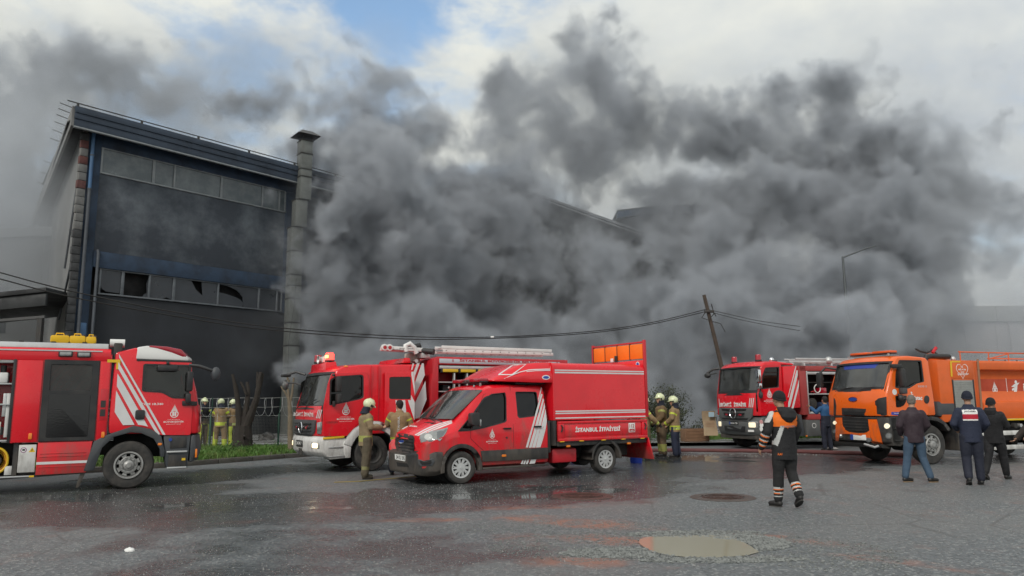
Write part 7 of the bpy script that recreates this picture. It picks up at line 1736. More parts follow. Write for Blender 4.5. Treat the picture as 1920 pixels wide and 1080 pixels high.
    MB().cyl((-1.15, -.98, 15.60), (14.5, -.98, 15.60), .028, n=8).build('roof_rail', DSTEEL, t)
    for k in range(8): MB().box(-.70+2.9*k-.04, -.70+2.9*k+.04, -1.02, -.92, 15.44, 15.60).build('rail_bracket', DSTEEL, t)
    for k, q in enumerate((.5, 1.3, 2.2, 3.3, 4.6, 6.1, 10.5, 13, 15.5, 18)):
        bx, by = FX0+q*c, -.9+q*s_; MB().cyl((bx+.1, by, 15.50), (bx-.62, by, 15.60), .018, n=6).build('roof_rod', DSTEEL, t)
    # dark tubes standing in for diagonal shadow lines on the side wall
    for (q0, z0, q1, z1) in ((.4, 8.3, 4.5, 6.1), (.4, 12.4, 3.6, 8.6)):
        MB().tube([(-.08+q0*c, q0*s_, z0), (-.08+q1*c, q1*s_, z1)], .05, 6).build('shadow_line', PG, t)
    return t
def chimney():
    b = at(545, 700, 42); t = thing('duct_chimney', 'tall square sheet-metal duct with a flat pyramid cap beside the factory', 'chimney', (b.x-.02, 42, 0), R(0))
    DZ = mat('dirty zinc duct', (.145, .155, .145), .55, metal=.3, dirt=.7, dirtcol=(.10, .105, .10), scale=1.6, bump=.15, bscale=5)
    def Zp(y): return at(557, y, 42).z
    def sect(z0, z1, cx, w_):
        h = w_/2; M = Matrix.Translation((cx, 0, 0)) @ Matrix.Rotation(R(38), 4, 'Z')
        o = MB().box(-h, h, -h, h, z0+.02, z1-.02, M).build('duct_section', DZ, t, .015)
        MB().box(-h-.035, h+.035, -h-.035, h+.035, z1-.045, z1+.0, M).build('flange', DSTEEL, t, .005)
    ys = [(760, 0, .0), (648, 1, 0), (560, 1, 0), (536, 1, 0), (515.5, 1, 0), (471.5, 1, 0), (427, 1, 0)]
    zs = [0, Zp(690), Zp(648), Zp(605), Zp(560), Zp(536), Zp(515.5), Zp(471.5), Zp(427)]
    for i in range(len(zs)-1): sect(zs[i], zs[i+1], .0, .68)
    zt = [Zp(427), Zp(376), Zp(333), Zp(319), Zp(290), Zp(266)]
    for i in range(len(zt)-1): sect(zt[i], zt[i+1], (.20, .40, .40, .40, .40)[i], .67)
    top = zt[-1]; cx = .40
    for dx, dy in ((-.38, 0), (.38, 0), (0, -.38), (0, .38)): MB().cyl((cx+dx, dy, top-.1), (cx+dx, dy, top+.32), .02, n=6).build('cap_strut', DSTEEL, t)
    r_ = .90; M = Matrix.Translation((cx, 0, 0)) @ Matrix.Rotation(R(38), 4, 'Z')
    MB().add([M @ Vector(q) for q in ((-.68, -.68, top+.28), (.68, -.68, top+.28), (.68, .68, top+.28), (-.68, .68, top+.28), (-.3, -.3, top+.60), (.3, -.3, top+.60), (.3, .3, top+.60), (-.3, .3, top+.60))], [(0, 3, 2, 1), (4, 5, 6, 7), (0, 1, 5, 4), (1, 2, 6, 5), (2, 3, 7, 6), (3, 0, 4, 7)]).build('rain_cap', mat('dark cap sheet', (.06, .065, .07), .5, dirt=.4), t)
    MB().tube([(.30, -.50, Zp(525)), (.22, -.52, Zp(580)), (.0, -.52, Zp(640)), (.02, -.52, Zp(700))], .012, 5).build('hanging_wire', DSTEEL, t)
    return t
def other_buildings():
    W1 = mat('dark hall cladding', (.035, .038, .042), .7, dirt=.6, dirtcol=(.06, .062, .065), scale=.4); TR = mat('roof trim', (.30, .31, .32), .5)
    t = thing('gable_hall', 'dark gabled factory hall showing only its roof edge through the smoke', 'factory hall', (0, 55, 0))
    MB().prism([(-10, 0), (9.5, 0), (9.5, 14.3), (-.3, 18.0), (-10, 14.3)], 0, 22).build('wall', W1, t)
    MB().prism([(-.3, 18.0), (9.9, 14.15), (9.9, 14.32), (-.3, 18.17), (-10.4, 14.32), (-10.4, 14.15)], -.4, 22.4).build('roof_edge', TR, t)
    MB().prism([(-.3, 17.8), (9.6, 14.0), (9.6, 14.1), (-.3, 17.9)], -.5, -.4).build('gutter_line', TR, t)
    for k in range(4):
        f = MB().box(-8+4.2*k, -5.4+4.2*k, -.06, .02, 8.5, 10.6).build('window', DARK, t); 
    MB().box(1.2, 5.2, -.05, .02, 0, 5.0).build('gate_opening', DARK, t)
    t = thing('barrel_roof_hall', 'hall with a curved blue roof edge emerging from the smoke', 'factory hall', (13.6, 55.2, 0))
    def Zc(x): return 16.25-.9*(x/9.0)**2
    xs = [-5.6+11.2*k/20 for k in range(21)]
    MB().prism([(-5.6, 0), (5.6, 0)]+[(x, Zc(x)-.5) for x in reversed(xs)], 0, 20).build('wall', W1, t)
    bl = mat('blue roof edge', (.03, .10, .22), .5, dirt=.5, dirtcol=(.06, .08, .10), scale=.5)
    for i in range(20):
        a, b = xs[i], xs[i+1]; MB().prism([(a+.01, Zc(a)-.48), (b-.01, Zc(b)-.48), (b-.01, Zc(b)), (a+.01, Zc(a))], -.5, .1).build('fascia_sheet', bl, t)
    MB().prism([(x, Zc(x)+.01) for x in xs]+[(x, Zc(x)+.09) for x in reversed(xs)], -.55, 20).build('roof', TR, t)
    for k in range(3): MB().box(.2+1.6*k, 1.2+1.6*k, -.05, .02, 13.0, 14.0).build('window', DARK, t)
    MB().box(-.5, 4.5, -.05, .02, 4, 10.5).build('dark_opening', DARK, t)
    WH = mat('white panel cladding', (.60, .56, .56), .6, dirt=.4, dirtcol=(.45, .42, .42), scale=.5)
    t = thing('white_warehouse', 'pale flat-roofed warehouse with a plain parapet behind the orange tanker', 'warehouse', (28.2, 50, 0), R(3))
    x = 0
    while x < 22: MB().box(x+.01, x+2.18, 0, .25, 0, 6.75).build('wall_panel', WH, t, .01); x += 2.2
    MB().box(0, 22, .25, 14, 0, 6.9).build('wall', WH, t)
    x = 0
    while x < 22: MB().box(x+.01, x+4.38, -.22, .3, 6.80, 7.85).build('parapet_panel', mat('parapet grey', (.50, .51, .50), .6, dirt=.3), t, .01); x += 4.4
    MB().cyl((5.3, -.1, 0), (5.3, -.1, 6.8), .07, n=10).build('rain_pipe', WH, t)
    for z_ in (4.4, 4.75): MB().box(4.6, 22, -.04, 0, z_, z_+.05).build('wall_rib', TR, t)
    t = thing('pale_hall', 'pale hall wall seen through smoke above the low shed at far left', 'factory hall', (-27.2, 47, 0), R(-4))
    x = 0
    while x < 24: MB().box(-x-2.98, -x-.01, 0, .3, 0, 12.6).build('wall_panel', mat('pale hall plaster', (.22, .22, .215), .8, dirt=.6, dirtcol=(.11, .11, .11), scale=.3), t, .01); x += 3
    MB().box(-24, 0, .3, 12, 0, 12.5).build('wall', mat('pale hall plaster', (.34, .34, .33), .8), t); MB().box(-24.2, .3, -.3, .31, 12.61, 13.2).build('parapet', TR, t, .02)
    for k in range(2): MB().box(-6.5-5*k, -5.1-5*k, -.04, .02, 6.4, 9.4).build('window', DARK, t)
    # dark lean-to left of the factory
    t = thing('lean_to_shed', 'dark low shed roof against the pale side wall at the left edge', 'shed', (-21.0, 33.2, 0))
    a = 6.62; 
    MB().prism([(.4, 6.75), (-14, 5.35), (-14, 5.55), (.4, 6.95)], -.6, 6).build('roof', mat('shed roof sheet', (.02, .021, .023), .6, var=.3), t, .01)
    MB().prism([(.35, 6.15), (-14, 4.9), (-14, 5.3), (.35, 6.7)], -.5, -.35).build('fascia', mat('shed fascia', (.028, .03, .032), .6, var=.3), t, .01)
    MB().prism([(.3, 5.6), (-14, 4.6), (-14, 4.7), (.3, 5.72)], -.40, -.30).build('beam', mat('shed beam', (.07, .07, .07), .6), t)
    MB().box(-14, .3, 5.6, 6, 0, 5).build('back_wall', mat('shed wall', (.16, .155, .14), .8, dirt=.8, dirtcol=(.03, .03, .03), scale=.35), t)
    for x in (.1, -4.5, -9): MB().box(x-.1, x+.1, -.4, -.2, 0, 5.6).build('post', DSTEEL, t)

# ------------------------------------------------------------------ fence, trees, poles, cables
def fence():
    t = thing('wire_fence', 'green wire mesh fence with razor coil along the grass verge', 'fence', (-10, 28.45, .12))
    WG = mat('galvanised wire', (.22, .23, .22), .5, metal=.5); GP = mat('green post', (.02, .075, .05), .5, dirt=.3, dirtcol=(.03, .05, .04))
    x0, x1 = -10, 5.5
    mb = MB(); x = x0
    while x <= x1: mb.box(x-.0016, x+.0016, -.0016, .0016, 0, 1.12); x += .055
    z = .0
    while z <= 1.13: mb.box(x0, x1, -.0032, -.0016, z-.0016, z+.0016); z += .055
    o = mb.build('wire_mesh', WG, t, smooth=False); o['kind'] = 'stuff'
    for x in (-9.2, -6.3, -3.8, -1.36, 1.2, 3.8):
        p = MB().box(x-.03, x+.03, -.03, .03, -.1, 1.25).build('post', GP, t, .006); MB().tube([(x, 0, 1.2), (x+.02, .02, 1.5), (x+.05, -.05, 1.86)], .016, 6).build('post_arm', GP, p)
    for z in (1.18, 1.5, 1.84): MB().tube([(x0+.5*k, .02*(k % 3), z+.012*sin(k*1.7)) for k in range(int((x1-x0)/.5)+1)], .006, 5).build('line_wire', WG, t)
    pts = []; n = int((x1-x0)/.34)
    for k in range(n*16):
        a = 2*pi*k/16; pts.append((x0+.34*k/16+.05*sin(k*.13), .28*cos(a), 1.50+.33*sin(a)*(1+.08*sin(k*.05))))
    MB().tube(pts, .0065, 5).build('razor_coil', mat('razor wire', (.45, .46, .46), .4, metal=.5), t)
def trees():
    BARK = mat('wet bark', (.022, .017, .014), .85, dirt=.6, dirtcol=(.06, .053, .042), scale=6, bump=1.0, bscale=14)
    PALE = mat('pale bark', (.20, .16, .11), .8, dirt=.6, dirtcol=(.08, .07, .05), scale=6, bump=.8, bscale=20)
    def branch(name, px, Y, r, m, parent, o, dy=0.0):
        P = []
        for i, q in enumerate(px):
            p = at(q[0], q[1], Y)-o; p.y += dy*i/(len(px)-1); P.append(p)
        Q = []; rr = []
        for i in range(len(P)-1):
            for j in range(4):
                k = P[i].lerp(P[i+1], j/4); Q.append(k+Vector((.012*mnoise.noise(k*5), .012*mnoise.noise(k*5+Vector((3, 3, 3))), 0))); rr.append((r[0]+(r[1]-r[0])*(i+j/4)/(len(P)-1))*(1+.18*mnoise.noise(k*4)))
        Q.append(P[-1]); rr.append(r[1]); return MB().tube(Q, rr, 10).build(name, m, parent)
    o = at(455, 846, 27.3); o.z = .1
    t = thing('pruned_tree', 'thick dark tree pruned to bare stubs behind the grass verge', 'tree', o, 0, 'leafless pruned trees')
    tr = branch('trunk', [(453, 850), (455, 822), (456, 798)], 27.3, (.38, .29), BARK, t, o)
    branch('limb', [(450, 805), (449, 770), (446, 740), (439, 702)], 27.3, (.15, .055), BARK, tr, o, -.15); branch('limb', [(456, 800), (461, 765), (463, 738), (460, 716)], 27.3, (.14, .06), BARK, tr, o, .2)
    branch('limb', [(461, 802), (472, 775), (483, 745), (487, 720), (491, 698)], 27.3, (.17, .06), BARK, tr, o, -.1); branch('limb', [(484, 742), (482, 720), (481, 697)], 27.3, (.07, .035), BARK, tr, o, .1)
    branch('limb', [(486, 726), (491, 712), (493, 700)], 27.3, (.07, .05), BARK, tr, o); branch('limb', [(462, 740), (456, 725), (451, 716)], 27.3, (.05, .035), BARK, tr, o); branch('limb', [(447, 745), (444, 722), (437, 712)], 27.3, (.04, .025), BARK, tr, o)
    branch('limb', [(461, 838), (462, 825), (465, 816)], 27.3, (.06, .04), BARK, tr, o, -.4)
    o = at(545, 845, 26.2); o.z = .1
    t = thing('pruned_tree', 'slender pale pruned tree just left of the crew-cab engine', 'tree', o, 0, 'leafless pruned trees')
    tr = branch('trunk', [(545, 846), (544, 810), (544, 775), (542, 748)], 26.2, (.10, .065), PALE, t, o)
    for q, r in (([(543, 752), (536, 738), (527, 724)], (.045, .03)), ([(542, 750), (539, 725), (539, 706)], (.045, .03)), ([(543, 760), (548, 735), (551, 708)], (.045, .03)), ([(533, 733), (534, 722)], (.025, .02)), ([(539, 722), (543, 712)], (.025, .02))): branch('limb', q, 26.2, r, PALE, tr, o)
    # bare shrub in the smoke and leafy weeds
    o = Vector((6.6, 33.0, .1)); t = thing('shrub', 'dense twiggy shrub fading into the smoke behind the cardboard sign', 'shrub', o)
    rnd = random.Random(5); TW = mat('shrub twig', (.05, .05, .032), .9); LF = mat('shrub leaf', (.045, .055, .028), .8, var=.5, scale=4)
    tw = MB(); lf = MB()
    for k in range(60):
        a = rnd.uniform(0, 2*pi); x, y = rnd.gauss(0, .5), rnd.gauss(0, .3); h = rnd.uniform(1.0, 2.3)*(1-.25*abs(x)); ex, ey = x*2.0+rnd.uniform(-.3, .3), y*1.6
        tw.tube([(x*.5, y*.5, 0), ((x*.5+ex)/2, y, h*.55), (ex, ey, h)], [.014, .009, .004], 4)
        for j in range(110):
            s = rnd.uniform(.25, 1.05); c = Vector((x*.5+(ex-x*.5)*s+rnd.gauss(0, .14), y*.5+(ey-y*.5)*s+rnd.gauss(0, .14), h*s+rnd.gauss(0, .10))); d = Vector((rnd.gauss(0, 1), rnd.gauss(0, 1), rnd.gauss(0, 1))).normalized()*.045; e = d.orthogonal()*.5
            lf.add([c-d, c+e, c+d, c-e], [(0, 1, 2, 3)])
    tw.build('stem', TW, t, smooth=False); lf.build('foliage', LF, t, smooth=False)
    WL = mat('weed leaf', (.06, .15, .02), .55, var=.4, scale=5)
    for (cx, cy_, n, hh, lab) in ((-9.1, 24.9, 26, .34, 'leafy weeds at the foot of the thick pruned tree'), (-8.0, 26.6, 22, .28, 'weeds in the grass halfway between the two pruned trees'), (-10.2, 23.4, 22, .26, 'weeds at the verge edge nearest the left engine mirror'), (5.8, 31.2, 34, .30, 'low leafy green weeds nearest the firefighters, left of the cardboard sign'), (6.6, 31.2, 30, .24, 'leafy green weeds between the firefighters and the cardboard sign'), (5.7, 32.6, 36, .60, 'taller clump of green weeds behind the right-hand firefighter')):
        t = thing('weed_clump', lab, 'weeds', (cx, cy_, .12), 0, 'clumps of green weeds along the verge'); lf = MB()
        for k in range(n):
            x, y = rnd.gauss(0, .32), rnd.gauss(0, .22)
            for j in range(12):
                c = Vector((x+rnd.gauss(0, .09), y+rnd.gauss(0, .09), abs(rnd.gauss(hh*.5, hh*.3)))); d = Vector((rnd.gauss(0, 1), rnd.gauss(0, 1), rnd.uniform(-.2, .6))).normalized()*.06; e = d.cross(Vector((0, 0, 1))).normalized()*.03
                lf.add([c-d*.5, c+e, c+d, c-e], [(0, 1, 2, 3)])
        lf.build('foliage', WL, t, smooth=False)
def street():
    WOOD = mat('old pole wood', (.07, .052, .04), .85, dirt=.6, dirtcol=(.05, .04, .03), scale=4, bump=.6)
    top = at(1320, 553, 30); bot = Vector((8.95, 30, 0.05)); t = thing('utility_pole', 'leaning wooden utility pole carrying black cables above the right fire engine', 'utility pole', bot)
    d = top-bot; MB().cyl((0, 0, -.1), d, .095, .07, 12).build('pole', WOOD, t)
    c = d*((5.24)/(top.z)); MB().cyl(c-Vector((.12, 0, 0)), c+Vector((.12, 0, 0)), .05, n=10).build('clamp', ALU, t); MB().box(c.x-.2, c.x+.2, -.16, -.10, c.z-.05, c.z+.05).build('bracket', DSTEEL, t, .01)
    CB = mat('black cable', (.012, .012, .012), .5)
    MB().tube([c+Vector((-.12, -.1, 0)), c+Vector((-.3, -.1, -.25)), c+Vector((-.05, -.15, -.35)), c+Vector((.2, -.1, -.1)), c+Vector((.12, -.1, .3))], .02, 6).build('cable_loop', CB, t)
    MB().tube([c+Vector((.1, -.1, -.4)), c+Vector((.45, -.1, -.5)), c+Vector((.62, -.1, -.85))], .015, 6).build('cable_loop', CB, t); MB().tube([c+Vector((.12, -.1, .25)), c+Vector((.2, -.1, -.05)), c+Vector((.28, -.1, -.2))], .018, 6).build('cable_loop', CB, t)
    def cable(pts, lab, r=.017):
        P = [at(*q) for q in pts]; Q = []
        for i in range(len(P)-1):
            p0, p1, p2, p3 = P[max(0, i-1)], P[i], P[i+1], P[min(len(P)-1, i+2)]
            for j in range(8):
                u = j/8; Q.append(.5*((2*p1)+(-p0+p2)*u+(2*p0-5*p1+4*p2-p3)*u*u+(-p0+3*p1-3*p2+p3)*u**3))
        Q.append(P[-1]); o = MB().tube(Q, r, 6).build('overhead_cable', CB); return tag(o, lab, 'cable', 'overhead cables strung to the leaning pole')
    cable([(-300, 424, 18), (-150, 468, 19), (0, 511, 20), (130, 545, 21), (300, 580, 22.5), (500, 612, 24.2), (740, 630, 26), (920, 632, 27.3), (1100, 622, 28.5), (1220, 605, 29.3), (1324, 580, 29.9)], 'upper black cable sagging from the left edge to the leaning pole')
    cable([(-300, 438, 18), (-150, 481, 19), (0, 523, 20), (130, 556, 21), (300, 588, 22.5), (500, 618, 24.2), (740, 635, 26), (920, 634.5, 27.3), (1100, 625, 28.5), (1220, 608, 29.3), (1324, 584, 29.9)], 'lower black cable sagging from the left edge to the leaning pole')
    cable([(1326, 580, 30), (1370, 590, 31.5), (1425, 602, 33.5), (1500, 612, 36)], 'upper cable running right from the leaning pole into the smoke', .014)
    cable([(1326, 583, 30), (1370, 595, 31.5), (1425, 607, 33.5), (1500, 620, 36)], 'lower cable running right from the leaning pole into the smoke', .014)
    m_ = at(923, 632, 27.2); tag(MB().cyl(m_-Vector((.06, 0, 0)), m_+Vector((.06, 0, 0)), .035, n=10).build('cable_joint', LETW), 'small white joint on the sagging cables above the ladder', 'cable joint')
    b = at(1583, 535, 40); t = thing('street_lamp', 'grey street lamp with an angled arm half hidden by smoke', 'street lamp', (18.05, 40, 0))
    GS = mat('galvanised lamp steel', (.10, .11, .115), .5, metal=.3)
    MB().cyl((0, 0, 0), (0, 0, 9.4), .11, .06, 12).build('pole', GS, t); MB().tube([(0, 0, 9.35), (.4, 0, 9.5), (1.35, 0, 9.86)], .045, 8).build('arm', GS, t); MB().prism([(1.25, 9.80), (1.3, 9.88), (1.85, 10.0), (1.9, 9.96)], -.12, .12).build('lamp_head', GS, t, .015)
    # hoses
    HM = mat('maroon hose', (.115, .030, .030), .6, dirt=.5, dirtcol=(.07, .04, .035), scale=3)
    def hose(pts, lab, r=.055, m=HM, z=.05, grp=None):
        P = [gnd(*q) for q in pts]; Q = []
        for i in range(len(P)-1):
            for j in range(6): k = P[i].lerp(P[i+1], j/6); k.z = z+.01*mnoise.noise(k); k.x += .04*mnoise.noise(k*.8); Q.append(k)
        Q.append(P[-1]+Vector((0, 0, z))); return tag(MB().tube(Q, r, 10).build('fire_hose', m), lab, 'hose', grp)
    hose([(300, 874), (350, 871.5), (420, 867), (500, 860.5), (589, 853), (650, 848), (720, 843)], 'maroon fire hose along the kerb between the left and crew-cab engines', .075, grp='fire hoses on the road')
    hose([(1120, 848), (1200, 847), (1300, 847), (1420, 849), (1500, 850), (1600, 853), (1700, 857)], 'long maroon fire hose lying across the wet road behind the walking man', .065, grp='fire hoses on the road')
    hose([(628, 905), (680, 903), (730, 898), (790, 893)], 'thin yellow line on the ground under the crew-cab engine', .009, mat('dull yellow line', (.30, .23, .06), .6), .009)
    # litter and loose things
    def crumple(name, lab, cat, loc, s, m, seed, flat=.5):
        mb = MB().ball((0, 0, 0), 1, 14, (s, s*.7, s*flat))
        o = mb.build(name, m, smooth=False)
        for v in o.data.vertices:
            k = 1+.45*mnoise.noise(v.co*(2.2/s)+Vector((seed, 0, 0))); v.co *= k; v.co.z = max(v.co.z, -s*.2)
        o.location = loc+Vector((0, 0, s*.2)); return tag(o, lab, cat)
    crumple('paper_scrap', 'small crumpled white paper on the wet road at lower left', 'litter', gnd(243, 1034), .055, LETW, 1, .6)
    c = gnd(562, 838); c = Vector((c.x*.93, c.y*.93, .13)); crumple('white_cloth', 'crumpled white cloth on the grass beside the crew-cab engine bumper', 'cloth', c, .34, WHITE, 3, .3)
    crumple('white_rag', 'white rag on the kerb between the two right-hand trucks', 'cloth', gnd(1560, 843)+Vector((0, 0, .0)), .2, WHITE, 5, .25)
    for q, lab in (((520, 822), 'dark lump of charred debris beyond the wire fence'), ):
        crumple('debris', lab, 'debris', Vector((-11.2, 34.5, .14)), .35, DSTEEL, 7, .7)
    # cardboard sign propped on crates
    p = at(1331, 815, 29); t = thing('cardboard_sign', 'tall bowed cardboard sheet with a pale blue paper propped beside the right engine', 'cardboard', (p.x, 29.0, .1), R(-4))
    CB_ = mat('cardboard', (.36, .27, .17), .85, dirt=.4, dirtcol=(.22, .16, .10), scale=5); mb = MB(); n = 8; hgt = .92
    f_ = lambda u: .10*(2*u-1)**2-.12*u
    vs_ = []
    for i in range(n+1):
        u = i/n
        for x in (-.24+.02*sin(u*5), .27+.03*sin(u*4+1)):
            vs_.append((x, f_(u)*-1, .28+hgt*u))
    k = len(vs_); vs2 = vs_+[(a, b+.012, c_) for a, b, c_ in vs_]; fs = []
    for i in range(n): fs += [(2*i, 2*i+1, 2*i+3, 2*i+2), (k+2*i, k+2*i+2, k+2*i+3, k+2*i+1), (2*i, 2*i+2, k+2*i+2, k+2*i), (2*i+1, k+2*i+1, k+2*i+3, 2*i+3)]
    fs += [(0, k, k+1, 1), (2*n, 2*n+1, k+2*n+1, k+2*n)]; mb.add(vs2, fs).build('sheet', CB_, t)
    MB().box(-.03, .18, -.105, -.10+.0, .98, 1.16).build('paper', mat('pale blue paper', (.35, .50, .58), .7), t)
    for z_ in (.62, .70, .78): MB().box(-.16, .2, .012-.02, .012-.016, z_, z_+.012).build('print_line', mat('faint red print', (.35, .16, .10), .8), t)
    t2 = thing('wooden_crate', 'brown wooden crate on rubble left of the cardboard sheet', 'crate', (7.05, 29.6, .12), R(8)); WD = mat('crate wood', (.20, .11, .06), .85, dirt=.5, dirtcol=(.10, .06, .04), scale=4)
    for i in range(4): MB().box(-.45, .45, -.3, -.28, .03+.12*i, .13+.12*i).build('plank', WD, t2, .006)
    for x in (-.45, .45): MB().box(x-.02, x+.02, -.3, .3, .02, .5).build('side', WD, t2, .006)
    MB().box(-.43, .43, .28, .3, .02, .5).build('back', WD, t2)
    stones('rubble', 'broken stones and rubble under the cardboard sheet', [(7.3, 30.9, 1.8, .6, 700, .02, .10), (8.8, 30.9, 1.6, .5, 300, .02, .08)], 21, mat('rubble stone', (.20, .17, .14), .85, dirt=.7, dirtcol=(.07, .06, .05), scale=4), 0)['category'] = 'rubble'
    BL = mat('blue plastic', (.01, .05, .42), .4)
    c = gnd(1193, 868); t = thing('blue_drum', 'blue plastic drum standing behind the pickup tailgate', 'drum', c); MB().lathe([(.001, 0), (.16, 0), (.17, .1), (.165, .42), (.10, .48), (.001, .48)], (0, 0, 0), 'z', 20, False).build('body', BL, t); MB().cyl((0, 0, .47), (0, 0, .52), .05, n=12).build('cap', LETW, t)
    c = gnd(1079, 866); t = thing('blue_can', 'small blue can with a white label seen under the pickup', 'can', c); MB().box(-.13, .13, -.1, .1, 0, .30).build('body', BL, t, .03); MB().box(-.06, .03, -.106, -.10, .12, .24).build('label_plate', LETW, t); MB().tube([(-.08, 0, .3), (-.06, 0, .36), (.06, 0, .36), (.08, 0, .3)], .012, 6).build('handle', BL, t)
# ------------------------------------------------------------------ smoke
def smoke_volume(name, label, cat, lo, hi, vox, puffs, mat, gain, thr, nz, seed, warp=(9.0, 6.0, 2.4), bil=0.0):
    """puffs: (px, py, depth, radius x px, radius y px, weight) -> one grid of density"""
    ng = bpy.data.node_groups.new(name, 'GeometryNodeTree')
    ng.interface.new_socket('Geometry', in_out='OUTPUT', socket_type='NodeSocketGeometry')
    out = ng.nodes.new('NodeGroupOutput')
    def M(op, a, b=None, c=None, clamp=False):
        n = ng.nodes.new('ShaderNodeMath'); n.operation = op; n.use_clamp = clamp
        for i, v in enumerate((a, b, c)):
            if v is None: continue
            if isinstance(v, (int, float)): n.inputs[i].default_value = v
            else: ng.links.new(v, n.inputs[i])
        return n.outputs[0]
    def V(op, a, b=None, c=None, o=0):
        n = ng.nodes.new('ShaderNodeVectorMath'); n.operation = op
        for i, v in enumerate((a, b, c)):
            if v is None: continue
            if isinstance(v, (tuple, Vector)): n.inputs[i].default_value = v
            else: ng.links.new(v, n.inputs[i])
        return n.outputs[o]
    def noise(vec, scale, detail, rough, o=0):
        n = ng.nodes.new('ShaderNodeTexNoise'); n.inputs['Scale'].default_value = scale
        n.inputs['Detail'].default_value = detail; n.inputs['Roughness'].default_value = rough
        ng.links.new(vec, n.inputs['Vector']); return n.outputs[o]
    pos = ng.nodes.new('GeometryNodeInputPosition').outputs[0]
    p0 = V('ADD', pos, (seed*13.7, seed*7.1, seed*3.3))
    w1 = V('SUBTRACT', noise(p0, 0.11, 1.0, 0.5, 1), (0.5, 0.5, 0.5))
    w2 = V('SUBTRACT', noise(p0, 0.42, 2.0, 0.5, 1), (0.5, 0.5, 0.5))
    q = V('MULTIPLY_ADD', w1, (warp[0],)*3, pos)
    q = V('MULTIPLY_ADD', w2, (warp[1],)*3, q)
    w3 = V('SUBTRACT', noise(q, 1.1, 2.0, 0.55, 1), (0.5, 0.5, 0.5))
    q = V('MULTIPLY_ADD', w3, (warp[2],)*3, q)
    D = None
    for (px, py, Y, rx, ry, wt) in puffs:
        c = at(px, py, Y); k = Y/F
        sx, sz = 1/(rx*k), 1/(ry*k); sy = 1/(0.5*(rx+ry)*k*0.8)
        d = V('SUBTRACT', q, tuple(c)); d = V('MULTIPLY', d, (sx, sy, sz))
        r2 = V('DOT_PRODUCT', d, d, o=1)
        f = M('SUBTRACT', 1.0, r2, clamp=True)
        D = M('MULTIPLY', f, wt) if D is None else M('MULTIPLY_ADD', f, wt, D)
    fb = noise(V('MULTIPLY_ADD', q, (0.55, 0.55, 0.6), p0), 0.20, 9.0, 0.62)
    b1 = noise(V('MULTIPLY_ADD', q, (0.8, 0.8, 0.85), p0), 0.24, 3.0, 0.55)
    b1 = M('SUBTRACT', M('ABSOLUTE', M('SUBTRACT', b1, 0.5)), 0.09)
    nn = M('MULTIPLY_ADD', M('SUBTRACT', fb, 0.5), nz, M('MULTIPLY', b1, bil))
    # erode only where there is smoke: noise scaled by sqrt of the local amount
    e = M('MULTIPLY', nn, M('SQRT', M('MINIMUM', D, 1.0)))
    d2 = M('SUBTRACT', M('ADD', D, e), thr)
    d3 = M('MAXIMUM', d2, 0.0)
    d4 = M('MULTIPLY', d3, gain)
    vc = ng.nodes.new('GeometryNodeVolumeCube')
    ng.links.new(d4, vc.inputs['Density'])
    vc.inputs['Min'].default_value = lo; vc.inputs['Max'].default_value = hi
    for ax, i in zip('XYZ', range(3)):
        vc.inputs['Resolution '+ax].default_value = int((hi[i]-lo[i])/vox[i])
    sm = ng.nodes.new('GeometryNodeSetMaterial'); sm.inputs['Material'].default_value = mat
    ng.links.new(vc.outputs[0], sm.inputs[0]); ng.links.new(sm.outputs[0], out.inputs[0])
    me = bpy.data.meshes.new(name)
    me.from_pydata([Vector(lo), Vector(hi)], [(0, 1)], [])
    o = bpy.data.objects.new(name, me); COL.objects.link(o)
    md = o.modifiers.new('smoke', 'NODES'); md.node_group = ng
    me.materials.append(mat)
    o['kind'] = 'stuff'; o['label'] = label; o['category'] = cat
    return o
def smoke_mat(name, dens, col, aniso=0.0, core=None, full=1.0):
    m = bpy.data.materials.new(name); m.use_nodes = True; t = m.node_tree; t.nodes.clear()
    p = N(t, 'ShaderNodeVolumePrincipled'); p.inputs['Color'].default_value = (*col, 1)
    p.inputs['Density'].default_value = dens; p.inputs['Anisotropy'].default_value = aniso
    if core:      # darker colour where dense: soot, plus painted shade for the folds
        vi = N(t, 'ShaderNodeVolumeInfo'); mr = N(t, 'ShaderNodeMapRange'); L(t, vi.outputs['Density'], mr.inputs[0]); mr.inputs[1].default_value = .05; mr.inputs[2].default_value = full
        mx_ = N(t, 'ShaderNodeMix', data_type='RGBA'); L(t, mr.outputs[0], mx_.inputs[0]); mx_.inputs[6].default_value = (*col, 1); mx_.inputs[7].default_value = (*core, 1); L(t, mx_.outputs[2], p.inputs['Color'])
    L(t, p.outputs[0], N(t, 'ShaderNodeOutputMaterial').inputs['Volume'])
    m.cycles.homogeneous_volume = False
    return m
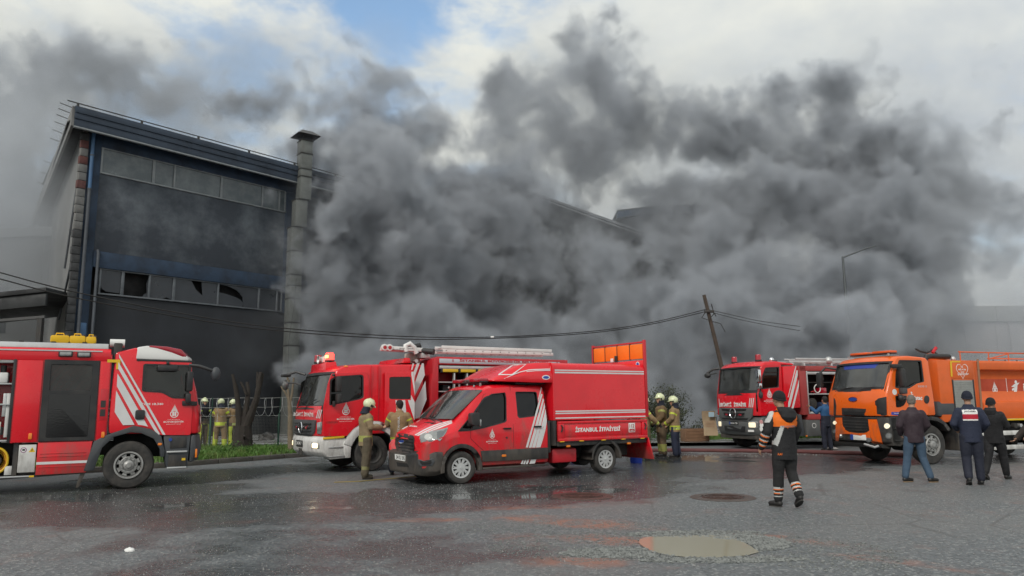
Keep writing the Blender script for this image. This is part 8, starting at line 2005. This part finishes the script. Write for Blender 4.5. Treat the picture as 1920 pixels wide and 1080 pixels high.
PUFFS = [  # px, py, depth, rx, ry, weight
 # behind the factory, left
 (30, 330, 58, 200, 260, .42), (0, 480, 50, 150, 160, .34), (230, 170, 62, 280, 120, .36), (60, 160, 62, 220, 120, .30),
 (330, 70, 68, 230, 80, .16), (430, 230, 60, 180, 100, .34), (520, 200, 58, 130, 90, .26),
 # central plume in front of the halls
 (620, 610, 44, 150, 150, .85), (720, 480, 45, 200, 190, 1.0), (690, 310, 47, 130, 130, .95), (760, 215, 50, 150, 95, .60),
 (600, 430, 41.0, 80, 100, .9), (560, 410, 39.5, 100, 90, .85), (550, 560, 40.2, 60, 90, .5), (600, 300, 45, 90, 90, .7), (575, 530, 40.5, 75, 120, .55), (610, 690, 42.5, 120, 90, .7), (790, 690, 43, 230, 110, 1.0),
 (930, 600, 49, 150, 140, .55), (900, 400, 48, 140, 120, .75), (1030, 690, 46, 200, 90, .8), (850, 320, 50, 140, 120, .7), (1010, 470, 50, 120, 110, .34),
 # tall wisp and the thin veil between the plumes
 (1110, 230, 52, 120, 190, .42), (1120, 110, 54, 100, 120, .42), (1100, 45, 54, 75, 75, .42), (970, 240, 56, 150, 120, .42), (1040, 330, 54, 160, 90, .40),
 (690, 90, 60, 90, 70, .30), (630, 200, 58, 110, 80, .30), (560, 150, 60, 90, 50, .2),
 # right plume
 (1180, 570, 46, 120, 170, .8), (1250, 690, 42, 180, 110, .75), (1390, 560, 46, 180, 170, .95), (1500, 630, 42, 230, 140, 1.0),
 (1340, 400, 50, 170, 110, .75), (1320, 250, 54, 150, 100, .62), (1480, 240, 54, 170, 110, .62), (1570, 180, 54, 110, 80, .5),
 (1590, 330, 52, 180, 140, .72), (1700, 330, 52, 180, 140, .72), (1790, 420, 50, 140, 160, .75), (1650, 500, 48, 200, 150, 1.0),
 (1690, 610, 44, 110, 90, .55), (1560, 610, 38.5, 170, 100, .6), (1000, 160, 56, 130, 110, .36), (1180, 200, 54, 100, 100, .40), (1450, 420, 50, 170, 120, .85), (1220, 260, 54, 120, 90, .50), (1240, 390, 53, 110, 80, .45),
 (1850, 210, 58, 60, 90, .3), (1835, 120, 58, 70, 50, .24), (1780, 590, 44, 90, 70, .35),
]
HAZE = [(30, 400, 37, 150, 300, 1.15), (-60, 420, 44, 220, 300, 1.1), (110, 250, 36, 90, 120, .35), (1860, 620, 42, 240, 140, 1.5), (1150, 230, 54, 330, 210, .5), (560, 470, 39, 120, 220, .45), (20, 400, 46, 330, 330, .50), (150, 180, 60, 460, 210, .55), (430, 200, 62, 350, 190, .55), (700, 130, 60, 260, 130, .35), (1000, 300, 54, 360, 240, .50), (1200, 480, 44, 500, 300, .18),
 (600, 640, 38, 250, 110, .12), (1820, 460, 47, 280, 330, .62), (1880, 640, 42, 260, 120, .42), (1600, 250, 56, 420, 240, .35), (1000, 700, 38, 600, 110, .12), (1500, 700, 37, 420, 110, .15)]
# ------------------------------------------------------------------ build
ground(); factory(); chimney(); other_buildings(); fence(); trees(); street()
left_engine(); crew_engine(); utility_van(); right_engine(); water_tanker()
all_people()
smoke_volume('smoke', 'dark grey smoke billowing over the halls', 'smoke', (-48, 31.5, 0), (44, 68, 36), (.165, .22, .165), PUFFS, smoke_mat('smoke', 1.0, (.70, .73, .78), 0.0, (.37, .395, .43), 1.5), 1.7, .20, 4.4, 1, bil=3.0)
smoke_volume('thin_smoke', 'thin pale smoke drifting round the dark plumes', 'smoke', (-50, 32, 0), (46, 72, 38), (.5, .7, .5), HAZE, smoke_mat('thin smoke', .11, (.66, .69, .73)), 1.0, .02, 2.2, 2)
